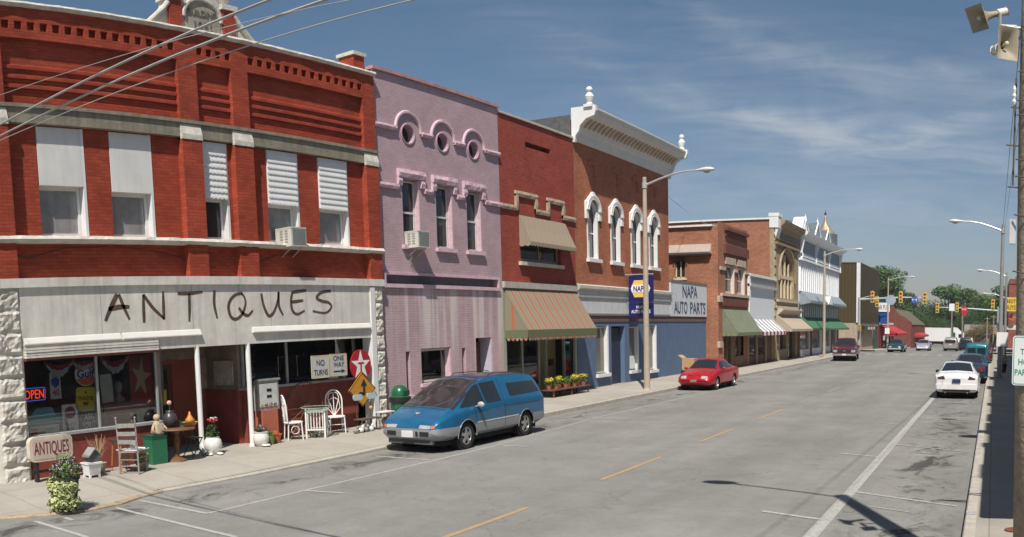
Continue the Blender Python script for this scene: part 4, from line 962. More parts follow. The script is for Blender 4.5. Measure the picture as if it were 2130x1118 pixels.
# annex behind the blue wall with its painted sign board
AX = root('low_annex', (XP, 44.2, 0), 'low single-storey annex with a slate blue wall beside the cornice building', 'building')
MB().box(-30, XP - .35, 41.42, 47.1, .05, 3.9).build('wall', M_BLUE, AX)
MB().box(-29.9, XP - .4, 41.5, 47.0, 3.9, 3.95).build('roof', M_ROOF, AX)
for y in (41.6, 44.2, 46.8): MB().box(XP - .38, XP - .2, y, y + .1, 3.2, 4.9).build('sign_post', M_GREY, AX)
sb_ = root('shop_sign', (XP, 44.3, 3.26), 'wide white board sign with two lines of dark auto parts lettering above the blue wall', 'sign')
q = MB(); q.box(XP - .18, XP + .07, 41.45, 47.08, 3.25, 5.02); q.build('sign_board', mat('sign_white', (.60, .63, .66, 1), rough=.6, var=.05, streak=.1), sb_)
MB().box(XP - .2, XP + .10, 41.42, 47.1, 5.02, 5.12).build('sign_cap', mat('rusty_cap', (.2, .15, .1, 1)), sb_)
M_NAVY = mat('navy_letters', (.06, .075, .13, 1), rough=.6)
text('lettering', 'NAPA', 2.3, .62, M_NAVY, on_x(XP + .07, 44.3, 4.58), sb_, .02); text('lettering', 'AUTO', 1.95, .62, M_NAVY, on_x(XP + .07, 42.87, 3.72), sb_, .02); text('lettering', 'PARTS', 2.5, .62, M_NAVY, on_x(XP + .07, 45.55, 3.72), sb_, .02)
# projecting double sign
PS = root('projecting_sign', (-15.9, 36.0, 3.2), 'dark blue projecting sign with a yellow hexagon on the orange brick building', 'sign')
M_NB = mat('deep_blue_sign', (.012, .016, .12, 1), rough=.35, var=.05); M_SY = mat('sign_yellow', (.80, .50, .13, 1), rough=.4, var=.03); M_SW = mat('sign_white_face', (.78, .78, .76, 1), rough=.4, var=.03)
q = MB(); q.box(-15.82, -14.68, 35.96, 36.10, 3.86, 5.02); q.build('sign_face', M_NB, PS)
q = MB(); q.box(-15.82, -14.68, 35.96, 36.10, 3.20, 3.80); q.build('name_plate', M_NB, PS)
q = MB(); q.tube([(-16.0, 36.03, 5.08), (-14.66, 36.03, 5.08)], .03, 6); q.tube([(-16.0, 36.03, 3.83), (-14.7, 36.03, 3.83)], .025, 6); q.tube([(-15.8, 36.03, 5.02), (-15.8, 36.03, 5.1)], .02, 6); q.tube([(-14.7, 36.03, 5.02), (-14.7, 36.03, 5.1)], .02, 6); q.build('bracket', M_METAL, PS)
hx = [(-.47, 0), (-.30, .38), (.30, .38), (.47, 0), (.30, -.38), (-.30, -.38)]
T_ = on_my(-15.25, 35.96, 4.44)
q = MB(); plate(q, T_, hx, .012); q.build('hexagon', M_SY, PS)
q = MB(); plate(q, on_my(-15.25, 35.947, 4.44), [(-.46, .0), (-.40, .17), (.40, .17), (.46, 0), (.40, -.17), (-.40, -.17)], .010); q.build('white_band', M_SW, PS)
text('lettering', 'NAPA', .66, .25, M_NB, on_my(-15.25, 35.936, 4.44), PS, .008, bold=.02)
text('lettering', 'NAPA', .42, .13, M_SW, on_my(-15.25, 35.96, 3.62), PS, .01); text('lettering', 'AUTO PARTS', .92, .15, M_SW, on_my(-15.25, 35.96, 3.42), PS, .01, bold=.01)

# joints of the fascia boards and old cable runs on the antiques wall
q = MB()
for y in (9.9, 12.35, 14.8, 17.1): q.box(XA + .0195, XA + .0225, y, y + .012, 2.9, 4.10)
q.build('board_joint', mat('joint_grey', (.34, .32, .29, 1)), fas)
for pts in ([(7.5, 4.95), (8.3, 4.72), (9.2, 4.93), (10.3, 4.97)], [(10.4, 4.98), (11.3, 4.90), (12.2, 4.75), (12.4, 4.6)], [(14.6, 4.66), (15.2, 4.86), (15.9, 4.9)]):
    tag(MB().tube([(BKX + .02, a, b) for a, b in pts], .010, 5).build('loose_cable', M_BLACK), {7.5: 'loose black cable sagging under the sill at the far end of the antiques building', 10.4: 'loose black cable running down to the first pier of the antiques building', 14.6: 'short black cable below the air conditioner of the antiques building'}[pts[0][0]], 'cable')
# ------------------------------------------------------------------ far half of the left row
XE = -15.3
EB = root('corner_brick_shop', (XE, 50.2, 0), 'brick shop with brown bands, a blank side wall and a plain green awning', 'building')
w = MB(); w.wall(47.2, -30, XE, .05, 6.95, [], .3, arches=[(-17.86, -17.24, 5.5, 6.25)], axis='y'); w.wall(47.2, -30, XE, 6.95, 8.42, [], axis='y')
w.box(-30, XE - .32, 47.45, 53.1, .05, 8.4); w.build('wall', M_BRICKE, EB)
W = MB(); W.box(-17.86, -17.80, 47.3, 47.36, 5.5, 6.3).box(-17.30, -17.24, 47.3, 47.36, 5.5, 6.3).box(-17.58, -17.52, 47.3, 47.36, 5.5, 6.5).box(-17.86, -17.24, 47.3, 47.36, 5.5, 5.56); W = W.build('side_window', mat('cream_frame', (.6, .5, .36, 1)), EB)
MB().box(-17.86, -17.24, 47.37, 47.38, 5.5, 6.6).build('pane', M_GLASS, W); MB().box(-17.95, -17.15, 47.13, 47.3, 5.38, 5.5).build('window_sill', mat('cream_frame'), EB)
q = MB(); q.ring((-17.55, 47.19, 6.22), .40, .05, 'y', 0, 180, 14); q.build('brick_arch', mat('dark_brick_arch', (.12, .06, .04, 1)), EB)
MB().box(-30, XE - .3, 47.05, 53.1, 8.42, 8.52).build('coping', M_WHITE, EB)
q = MB(); q.prism([(47.2, 6.85), (46.95, 6.85), (46.90, 6.95), (47.0, 7.4), (47.2, 7.42)], -30, XE - .35, 'x'); q.build('side_ledge', mat('pinkish_metal', (.50, .40, .35, 1)), EB)
MB().box(-30, XE - .40, 46.93, 47.2, 6.74, 6.85).build('ledge_shade_strip', M_BLACK, EB)  # black strip stands in for the shade below the ledge
ew = [(48.6, 50.3), (50.95, 52.5)]
w = MB(); w.wall(XE, 47.2, 53.15, 3.9, 8.7, [(a, b, 4.62, 6.35) for a, b in ew], .3); w.wall(XE, 47.2, 53.15, .05, 3.9, [(48.1, 49.6, .1, 2.6), (50.4, 52.2, .9, 2.6)], .3); w.build('front_wall', M_BRICKE, EB)
q = MB(); q.box(XE, XE + .16, 48.2, 53.0, 6.95, 7.5).box(XE, XE + .22, 48.4, 52.9, 8.3, 8.48).box(XE, XE + .10, 48.5, 52.8, 8.0, 8.1).box(XE - .02, XE + .1, 47.9, 53.1, 3.9, 4.4); q.build('brown_band', M_BROWN, EB)
q = MB(); q.box(XE, XE + .14, 47.6, 53.15, 4.46, 4.62)
for a, b in ((47.5, 48.5), (50.35, 50.9), (52.55, 53.15)): q.box(XE, XE + .08, a, b, 5.95, 6.15)
for a, b in ew: q.box(XE, XE + .10, a - .1, b + .1, 6.35, 6.75)
for z in (4.1, 1.5): q.box(XE - .05, XE + .12, 47.18, 47.75, z, z + .35)
q.build('stone_trim', mat('buff_stone2', (.46, .38, .28, 1), rough=.9, var=.2), EB)
for a, b in ew:
    W = sash(EB, XE - .14, a + .02, b - .02, 4.64, 6.33, mat('pink_white_frame', (.66, .55, .50, 1)), M_GLASSG, fw=.14)
    MB().box(XE - .28, XE + .03, b - .12, b + .03, 4.64, 6.33).build('window_jamb', mat('pink_white_frame'), W)
q = MB(); q.box(XE - .3, XE - .2, 50.4, 52.2, .9, 2.6).box(XE - .3, XE - .24, 48.1, 49.6, .1, 2.6); q.build('shop_window', M_GLASS, EB)
q = MB()
for y in (48.1, 48.8, 49.55, 50.35, 51.3, 52.2): q.box(XE - .12, XE + .03, y, y + .09, .1, 2.62)
q.box(XE - .1, XE + .04, 49.6, 50.4, .1, 2.6).box(XE - .1, XE + .05, 50.3, 52.3, .1, .9); q.build('shop_front', mat('brown_timber', (.20, .13, .07, 1), var=.2), EB)
M_GRN = mat('sage_awning_cloth', (.17, .19, .13, 1), rough=.85, var=.12, vscale=2); M_GRN2 = stripes('sage_ribbed_cloth', [(0, (.15, .18, .10, 1)), (.5, (.19, .215, .125, 1))], .3, 'xy')
awning(EB, XE, 47.9, 53.2, 3.72, .95, 2.35, M_GRN, M_GRN2, val=.22, scallop=.10)

WB = root('white_low_shop', (XE, 56.5, 0), 'single-storey shop with a tall blank white false front', 'building')
body(WB, -28, XE - .3, 53.2, 59.95, .05, 4.4, M_BRICKE)
w = MB(); w.wall(XE, 53.2, 59.95, 2.5, 6.0, [], .2); w.box(XE - .25, XE - .001, 53.2, 59.95, 2.5, 6.0); w.build('false_front', mat('white_siding', (.66, .68, .70, 1), rough=.6, var=.04), WB)
q = MB(); q.box(XE, XE + .06, 53.25, 59.9, 5.42, 5.90); q.build('cornice_panel', M_GREY, WB)
q = MB(); q.prism([(XE, 5.22), (XE + .22, 5.28), (XE + .24, 5.38), (XE, 5.42)], 53.2, 59.95, 'y'); q.box(XE, XE + .14, 53.2, 53.5, 2.5, 6.0).box(XE, XE + .2, 53.2, 59.95, 5.9, 6.06); q.build('cornice', M_WHITE, WB)
q = MB(); q.box(XE - .25, XE - .1, 53.2, 59.95, .05, 2.5); q.build('shop_front', mat('dim_brown', (.13, .085, .05, 1), var=.3), WB)
q = MB()
for y in (53.2, 55.3, 57.6, 59.4): q.box(XE - .12, XE, y, y + .35, .05, 2.5)
q.build('shop_pier', mat('tan_brick_pier', (.33, .22, .13, 1), var=.2), WB)
for a, b in ((53.6, 55.25), (55.7, 57.5)): MB().box(XE - .1, XE - .08, a, b, .8, 2.3).build('shop_window', M_GLASS, WB)
M_CANDY = stripes('white_and_navy_stripes', [(0, (.70, .69, .68, 1)), (.62, (.20, .20, .26, 1))], .95)
M_CANDY2 = stripes('white_and_red_stripes', [(0, (.70, .69, .68, 1)), (.55, (.32, .04, .06, 1))], .95)
awning(WB, XE, 53.3, 59.5, 3.15, .95, 2.35, M_CANDY, M_CANDY2, val=.26, scallop=.12)

FB = root('stone_fronted_building', (XE, 63.8, 0), 'narrow building with a yellow stone front, one big arched window and a beige awning', 'building')
M_YST = mat('yellow_limestone', (.33, .26, .165, 1), rough=.9, var=.22, vscale=2.5, bump=.4); M_YSTD = mat('grey_olive_paint', (.20, .18, .13, 1), rough=.8, var=.2)
w = MB(); w.box(-28, XE - .32, 60.0, 67.45, .05, 10.3); w.build('wall', M_BRICKE, FB)
MB().box(-28, XE - .32, 59.9, 67.45, 10.3, 10.42).build('coping', M_WHITE, FB)
w = MB(); w.wall(XE, 60.0, 67.45, 3.9, 10.3, [], .35, arches=[(61.4, 66.0, 4.75, 6.0)]); w.wall(XE, 60, 67.45, .05, 3.9, [(60.8, 63.6, 1.0, 2.6), (64.2, 66.6, .1, 2.6)], .35)
w.box(XE - .33, XE, 59.97, 60.0, .05, 10.3); w.build('front_wall', M_YST, FB)
q = MB(); q.box(XE - .3, XE - .25, 60.8, 63.6, 1.0, 2.6).box(XE - .3, XE - .25, 64.2, 66.6, .1, 2.6); q.build('shop_window', M_GLASS, FB)
q = MB()
for y in (61.4, 62.6, 63.62, 64.7, 65.75): q.box(XE - .24, XE - .12, y, y + .25, 4.75, 6.2)
q.box(XE - .24, XE - .10, 61.4, 66.0, 6.2, 6.45)
for y, zt in ((62.4, 7.4), (63.6, 8.0), (64.8, 7.4)): q.box(XE - .22, XE - .12, y, y + .2, 6.45, zt)
W = q.build('arched_window', mat('cream_mullion', (.62, .50, .35, 1)), FB); MB().box(XE - .3, XE - .26, 61.4, 66.0, 4.75, 8.32).build('pane', M_GLASS, W)
q = MB(); q.ring((XE + .03, 63.7, 6.0), 2.55, .12, 'x', 0, 180, 24); q.build('arch_moulding', M_YST, FB)
q = MB(); q.box(XE, XE + .2, 60.0, 67.4, 8.55, 8.7).box(XE, XE + .12, 60, 67.4, 8.95, 9.05).prism([(XE, 9.5), (XE + .12, 9.5), (XE + .25, 9.8), (XE + .6, 10.1), (XE + .65, 10.3), (XE, 10.34)], 60.6, 67.4, 'y'); q.build('cornice', mat('tan_cornice', (.30, .22, .13, 1), var=.2), FB)
q = MB(); q.box(XE + .001, XE + .08, 60.9, 67.2, 9.08, 9.5); q.build('frieze', M_YSTD, FB)
q = MB(); q.box(XE - .35, XE + .3, 59.92, 60.9, 9.7, 10.5).box(XE - .4, XE + .35, 59.9, 60.95, 10.5, 10.75).prism([(XE - .1, 9.0), (XE + .1, 9.0), (XE + .3, 9.7), (XE - .1, 9.7)], 60.0, 60.9, 'y'); q.build('end_block', M_WHITE, FB)
q = MB(); q.box(XE, XE + .16, 60.6, 67.4, 4.45, 4.62).box(XE, XE + .1, 60.4, 67.3, 3.98, 4.16).prism([(XE, 3.5), (XE + .1, 3.5), (XE + .5, 3.85), (XE + .5, 3.95), (XE, 3.98)], 60.6, 67.2, 'y'); q.build('stone_ledge', mat('pale_stone_ledge', (.50, .42, .33, 1), var=.15), FB)
q = MB()
for k in range(16): q.box(XE - .1, XE + .05, 60.0, 60.35 + .12 * (k % 2), .4 + k * .6, .4 + k * .6 + .42)
q.build('quoin', mat('buff_quoin', (.46, .37, .24, 1), var=.25), FB)
awning(FB, XE, 60.3, 67.3, 3.55, 1.25, 2.5, mat('beige_awning_cloth', (.40, .33, .25, 1), rough=.85, var=.1), None, val=.2, scallop=.12)

GB = root('white_victorian_block', (XE, 76.5, 0), 'long white ornate block with three gables and a gold-topped turret', 'building')
M_VW = mat('bright_white_timber', (.80, .81, .82, 1), rough=.6, var=.05); M_VG = mat('blue_grey_timber', (.24, .28, .31, 1), rough=.6, var=.12); M_SLATE = mat('blue_slate', (.10, .12, .14, 1), rough=.7, var=.3, vscale=3)
body(GB, -29, XE - .3, 67.5, 85.3, .05, 9.9, M_BRICKE, M_SLATE)
def fins(mb, ya, yb, n, z0, z1, wd, x=.14):
    for k in range(n):
        y = ya + (yb - ya) * (k + .5) / n
        mb.prism([(y - wd / 2, z0), (y + wd / 2, z0), (y + wd / 2, z1 - .5), (y, z1), (y - wd / 2, z1 - .5)], XE, XE + x, 'x')
w = MB(); w.wall(XE, 67.5, 85.3, 5.3, 9.9, [(68.0 + 1.25 * k, 68.0 + 1.25 * k + .55, 5.6, 7.5) for k in range(14) if k > 4], .2); w.box(XE - .3, XE - .2, 67.5, 85.3, 2.9, 9.9); w.wall(XE, 67.5, 85.3, .05, 5.3, [(68.2, 71.8, .8, 2.7), (73, 76.6, .8, 2.7), (78, 81.2, .8, 2.7), (82, 84.6, .8, 2.7)], .25); w.build('front_wall', M_VW, GB)
q = MB(); fins(q, 67.6, 85.2, 22, 5.5, 8.0, .34); q.build('pilaster', M_VW, GB)
q = MB(); q.prism([(XE, 5.5), (XE + .15, 5.5), (XE + .9, 4.75), (XE + .9, 4.55), (XE + .2, 4.4), (XE, 4.4)], 68.0, 85.0, 'y'); q.build('skirt_roof', M_VG, GB)
q = MB(); q.prism([(75.2, 4.6), (76.2, 5.3), (77.2, 4.6)], XE + .2, XE + .98, 'x'); q.build('skirt_gable', M_VW, GB)
q = MB(); q.box(XE, XE + .16, 67.6, 85.2, 8.25, 9.6); q.build('frieze', M_VG, GB)
q = MB(); q.box(XE, XE + .3, 67.5, 85.3, 7.95, 8.12).box(XE, XE + .35, 67.5, 85.35, 9.6, 9.75).prism([(XE, 9.75), (XE + .35, 9.75), (XE + .75, 10.0), (XE + .8, 10.2), (XE, 10.22)], 67.5, 85.4, 'y')
for y in (67.7, 73.3, 79.2, 84.9): q.prism([(XE + .16, 7.9), (XE + .32, 7.9), (XE + .30, 8.7), (XE + .5, 9.7), (XE + .16, 9.7)], y, y + .16, 'y')
for k in range(34): q.box(XE + .16, XE + .26, 67.7 + k * .52, 67.9 + k * .52, 8.25, 8.52)
q.build('cornice', M_VW, GB)
q = MB()
for k in range(20): q.box(XE - .1, XE + .12, 68.2 + k * .85, 68.42 + k * .85, 2.9, 4.4)
q.build('transom_pilaster', M_VW, GB)
q = MB(); q.box(XE + .01, XE + .05, 67.7, 85.1, 2.75, 4.5); q.build('transom', M_SLATE, GB)
for yc, wd, h in ((69.2, 3.0, 1.25), (74.0, 3.2, 1.5), (78.6, 3.0, 1.4)):
    q = MB(); q.prism([(yc - wd / 2, 10.1), (yc + wd / 2, 10.1), (yc, 10.1 + h)], XE - 2.0, XE + .2, 'x'); gg = q.build('gable', M_SLATE, GB)
    q = MB(); q.tube([(XE + .25, yc - wd / 2, 10.1), (XE + .25, yc, 10.12 + h), (XE + .25, yc + wd / 2, 10.1)], .065, 6); MB().prism([(yc - wd * .34, 10.15), (yc + wd * .34, 10.15), (yc, 10.0 + h * .82)], XE + .2, XE + .24, 'x').build('gable_panel', M_VG, gg); q.lathe((XE + .2, yc, 10.1 + h), [(.06, 0), (.1, .1), (.03, .3), (.01, .5)], 8); q.build('gable_trim', M_VW, gg)
q = MB(); q.box(XE - 1.0, XE + .28, 67.5, 69.7, 10.1, 10.35); q.prism([(67.5, 10.35), (69.7, 10.35), (68.6, 11.5)], XE - .6, XE + .28, 'x'); q.build('corner_pediment', M_VW, GB)
tx, ty = XE - .6, 81.6
q = MB(); q.cyl((tx, ty), 1.15, 9.9, 11.4, 8); tw = q.build('turret', M_SLATE, GB)
q = MB(); q.lathe((tx, ty, 11.3), [(1.0, 0), (.88, .25), (.58, .6), (.34, .95), (.18, 1.3), (.08, 1.7), (.04, 2.0)], 16); q.build('turret_dome', mat('gilded_metal', (.34, .27, .17, 1), rough=.5, metal=.4, var=.15), tw, smooth=True)
q = MB(); q.ball((tx, ty, 13.4), .12, 6); q.tube([(tx, ty, 13.3), (tx, ty, 13.7)], .03, 5); q.build('finial', M_BLACK, tw)
q = MB()
for a, b in ((68.2, 71.8), (73, 76.6), (78, 81.2), (82, 84.6)): q.box(XE - .2, XE - .15, a, b, .8, 2.7)
q.build('shop_window', M_GLASSG, GB)
q = MB()
for y in (67.5, 72.2, 77.2, 81.5, 84.8): q.box(XE - .1, XE + .06, y, y + .5, .05, 2.8)
q.build('shop_pier', mat('maroon_pier', (.22, .06, .05, 1)), GB)
M_GA = mat('bottle_green_awning_cloth', (.055, .155, .085, 1), rough=.8, var=.15)
awning(GB, XE, 67.7, 74.4, 3.5, 1.2, 2.55, M_GA, None, val=.16, scallop=.12); awning(GB, XE, 74.6, 84.9, 3.5, 1.2, 2.5, M_GA, None, val=.16, scallop=.12)
MB().box(XE - .35, XE + .03, 85.3, 85.6, .05, 8.4).build('end_pier', M_BRICKE, GB)

# ------------------------------------------------------------------ beyond the side street
HX = -15.0
HB = root('metal_clad_building', (HX, 106, 0), 'brown ribbed metal-clad box building over a tan ground floor, across the side street', 'building')
def ribbed(name, c1, c2, p):
    m = stripes(name, [(0, c1), (.5, c2)], p, 'xy', rough=.6); return m
M_RIB = ribbed('brown_ribbed_metal', (.085, .065, .030, 1), (.065, .05, .024, 1), .4)
MB().box(-31, HX, 97.2, 113.6, 3.2, 9.8).build('upper_cladding', M_RIB, HB)
MB().box(-30.9, HX - .1, 97.3, 113.5, -.5, 3.2).build('wall', mat('tan_stucco', (.42, .33, .24, 1), rough=.9, var=.1, streak=.2), HB)
MB().box(HX - .35, HX + .04, 97.14, 97.55, 3.1, 9.85).build('corner_trim', M_WHITE, HB); MB().box(-31.02, HX + .02, 97.15, 113.62, 9.8, 9.9).build('roof_trim', mat('dark_trim', (.12, .1, .08, 1)), HB)
q = MB(); q.prism([(HX - .1, 3.0), (HX + .5, 2.7), (HX + .5, 2.2), (HX + .44, 2.2), (HX + .44, 2.6), (HX - .1, 2.85)], 98.5, 108, 'y'); a_ = q.build('awning', mat('dark_olive_cloth', (.07, .06, .04, 1)), HB)
for k in range(5): MB().box(HX + .5, HX + .53, 100.6 + k * 1.3, 101.0 + k * 1.3, 2.28, 2.62).build('white_letter', M_WHITE, a_)
MB().box(HX - .08, HX - .02, 109, 113, -.4, 2.7).build('green_shop_door', mat('dark_green_paint', (.04, .08, .06, 1)), HB)

RS = root('red_awning_shop', (HX, 122, 0), 'low red shop with a broad crimson awning beyond the metal-clad building', 'building')
MB().box(-28, HX, 113.8, 131, -.8, 3.0).build('wall', mat('maroon_wall', (.20, .03, .03, 1)), RS); MB().box(-27.9, HX - .05, 113.9, 130.9, 3.0, 3.05).build('roof', M_ROOF, RS)
q = MB(); q.box(HX + .01, HX + .08, 114.5, 130, 2.85, 3.2); q.build('white_fascia', M_WHITE, RS)
M_CRIM = mat('crimson_awning_cloth', (.40, .035, .045, 1), rough=.8, var=.1)
awning(RS, HX, 116.5, 130.5, 2.75, 2.2, 1.75, M_CRIM, None, val=.35, scallop=.2)
for y in (117, 121, 125.5, 129.5): MB().box(HX + .02, HX + .1, y, y + .4, -.6, 2.2).build('shop_pier', mat('dark_brick_pier', (.16, .07, .05, 1)), RS)
for y in (118, 122, 126.3): MB().box(HX + .01, HX + .05, y, y + 2.4, -.1, 1.9).build('shop_window', M_GLASS, RS)
GBL = root('brick_gabled_building', (-17, 150, -1), 'dark red brick building with a stepped gable end behind the crimson awning', 'building')
q = MB(); q.box(-27, -13.2, 140, 168, -1.5, 3.0); q.prism([(-19.4, 3.0), (-13.2, 3.0), (-13.2, 3.4), (-14.6, 4.4), (-15.2, 4.4), (-16.3, 6.2), (-17.4, 4.4), (-18.2, 4.4), (-19.4, 3.4)], 140, 140.6, 'y'); q.build('wall', brick('dark_red_brick', (.20, .06, .045, 1), (.15, .045, .035, 1), (.2, .1, .08, 1)), GBL)
q = MB(); q.prism([(-19.5, 3.0), (-13.1, 3.0), (-16.3, 5.6)], 140.6, 168, 'y'); q.build('roof', mat('olive_shingle', (.12, .11, .07, 1), var=.25), GBL)
q = MB(); q.prism([(-13.2, 1.6), (-12.0, 1.2), (-12.0, .9), (-13.2, .9)], 146, 162, 'y'); q.build('awning', M_CRIM, GBL)
# hanging blue and white sign on the corner of the red shop
HS = root('hanging_sign', (-14.8, 115, 3.2), 'big white and blue sign hung high at the corner of the metal-clad building', 'sign')
MB().box(-16.5, -13.9, 114.9, 115.1, 3.0, 5.9).build('sign_panel', mat('royal_blue_sign', (.02, .07, .30, 1), rough=.4, var=.1), HS)
q = MB(); q.box(-15.6, -13.7, 114.8, 114.9, 4.6, 5.8); q.build('white_panel', M_SW, HS)
text('lettering', 'BAR', .75, .6, M_NAVY, on_my(-15.1, 114.8, 5.2), HS, .02); text('lettering', 'PUB', .75, .6, M_NAVY, on_my(-14.2, 114.8, 5.2), HS, .02)

# ------------------------------------------------------------------ right side of the street (stands outside the picture but shades the pavement)
def right_building(y0, y1, h, m, label, name='brick_shop_building', steps=()):
    r_ = root(name, (3.3, (y0 + y1) / 2, 0), label, 'building')
    q = MB(); q.wall(0, 0, 0, 0, 0) if False else None
    q.box(3.3, 17, y0, y1, .05, h)
    for a, b, dz, dx in steps: q.box(3.3 - dx, 3.8, a, b, h - .35, h + dz)
    q.build('wall', m, r_)
    MB().box(3.35, 16.9, y0 + .1, y1 - .1, h, h + .05).build('roof', M_ROOF, r_)
    n = int((y1 - y0) / 2.6)
    for k in range(n):
        a = y0 + (y1 - y0) * (k + .3) / n
        W = MB().box(3.22, 3.3, a, a + 1.1, 5.2, 7.4).build('window', M_WHITE, r_); MB().box(3.2, 3.22, a + .1, a + 1.0, 5.3, 7.3).build('pane', M_GLASSG, W)
    MB().box(3.24, 3.3, y0 + .4, y1 - .4, .5, 2.9).build('shop_window', M_GLASS, r_); MB().box(3.0, 3.3, y0, y1, 3.2, 4.2).build('fascia', M_CREAM, r_)
    return r_
right_building(6.6, 17.5, 11.3, M_BRICK, 'orange brick building of the right side row whose shade covers the near pavement', steps=((8.5, 10, .2, .05), (12.5, 13.2, .25, .05), (15, 17.5, .12, .05)))
right_building(17.6, 31, 11.2, M_REDB, 'red brick building in the middle of the right side row', steps=((18, 20, .15, .05), (23, 24, .25, .05), (27, 31, .1, 0)))
right_building(31.1, 47, 10.9, M_BRICKE, 'pale brick building on the right side row past the dark blue car', steps=((31.1, 33, .3, .2), (38, 40, .4, .1)))
right_building(47.1, 66, 10.1, M_CREAM, 'cream painted building on the right side row past the teal van', steps=((50, 52, .3, .1),))
right_building(66.1, 85, 9.6, M_BRICK, 'brown brick building at the far end of the right side row')

q = root('hanging_disc_sign', (1.9, 17.8, 7.5), 'round dark disc sign on a bracket of the right side row, only its shadow shows', 'sign')
d_ = MB(); plate(d_, on_my(1.85, 17.78, 7.5), circ(.42, 24), .06); d_.build('disc', M_BLACK, q); MB().tube([(1.85, 17.8, 7.95), (3.3, 17.8, 7.95)], .03, 6).build('bracket', M_METAL, q)
q = root('sign_bracket', (3.3, 10.6, 5.2), 'bare triangular iron bracket on the near building of the right side row', 'bracket')
MB().tube([(3.3, 10.6, 5.5), (.85, 10.6, 5.5), (3.3, 10.6, 4.3)], .035, 6).build('bracket_bar', M_BLACK, q)
MB().box(.86, 3.3, 10.1, 17.6, 3.3, 3.45).build('added_shade_canopy', M_CREAM, bpy.data.objects['brick_shop_building'])  # unseen canopy, added so the shade on the near pavement ends squarely
# ------------------------------------------------------------------ far right corner
q = root('grey_clad_building', (3.6, 116, 0), 'tall blue-grey clad building edge at the far right beyond the junction', 'building')
MB().box(3.6, 16, 99, 134, -.9, 12.6).build('wall', mat('blue_grey_cladding', (.10, .14, .17, 1), rough=.7, streak=.2), q); MB().box(3.7, 15.9, 99.1, 133.9, 12.6, 12.7).build('roof', M_ROOF, q); MB().box(3.5, 3.6, 101, 131, .1, 2.6).build('shop_window', M_GLASS, q)
q = root('red_brick_tower', (4, 168, -1), 'plain red brick building rising behind the yellow sign at the far right', 'building')
MB().box(2.6, 14, 162, 180, -1.4, 11.8).build('wall', brick('plain_red_brick', (.27, .08, .055, 1), (.2, .06, .04, 1), (.25, .13, .1, 1)), q); MB().box(2.7, 13.9, 162.1, 179.9, 11.8, 11.9).build('roof', M_ROOF, q); MB().box(2.5, 14.1, 161.9, 162.1, 10.9, 11.2).build('brick_band', M_BROWN, q)
q = root('yellow_sign', (1.7, 100, .1), 'yellow shop sign with dark lettering on a bracket at the far right corner', 'sign')
MB().box(1.15, 2.6, 100, 100.12, 4.7, 6.3).build('sign_panel', mat('sign_yellow_face', (.70, .47, .07, 1), rough=.5), q)
text('lettering', 'BEST', 1.1, .42, M_BLACK, on_my(1.85, 100, 5.85), q, .02); text('lettering', 'BUYS', 1.1, .5, M_BLACK, on_my(1.85, 100, 5.15), q, .02); MB().tube([(2.5, 100.06, 6.2), (3.65, 100.06, 6.2)], .05, 6).tube([(2.5, 100.06, 4.8), (3.65, 100.06, 4.8)], .05, 6).build('bracket', M_METAL, q)
q = root('corner_canopy', (2.4, 101, .1), 'small white pitched canopy over the pavement at the far right corner', 'canopy')
MB().prism([(1.2, 2.9), (3.6, 3.6), (3.6, 2.6), (1.2, 2.6)], 101, 104, 'y').build('canopy_top', M_DWHITE, q); MB().cyl((1.3, 101.2), .05, .1, 2.6, 8).build('post', M_METAL, q)
q = root('red_white_sign', (2.5, 100.5, 3.9), 'small round orange and white sign above the canopy', 'sign')
qq = MB(); plate(qq, on_my(2.1, 100.5, 4.05), circ(.42, 20), .05); qq.build('disc', mat('orange_sign', (.55, .10, .02, 1)), q)
qq = MB(); plate(qq, on_my(2.25, 100.45, 4.2), circ(.22, 16), .05); qq.build('white_spot', M_SW, q); MB().tube([(2.1, 100.5, 4.3), (3.6, 100.5, 4.3)], .03, 6).build('bracket', M_METAL, q)

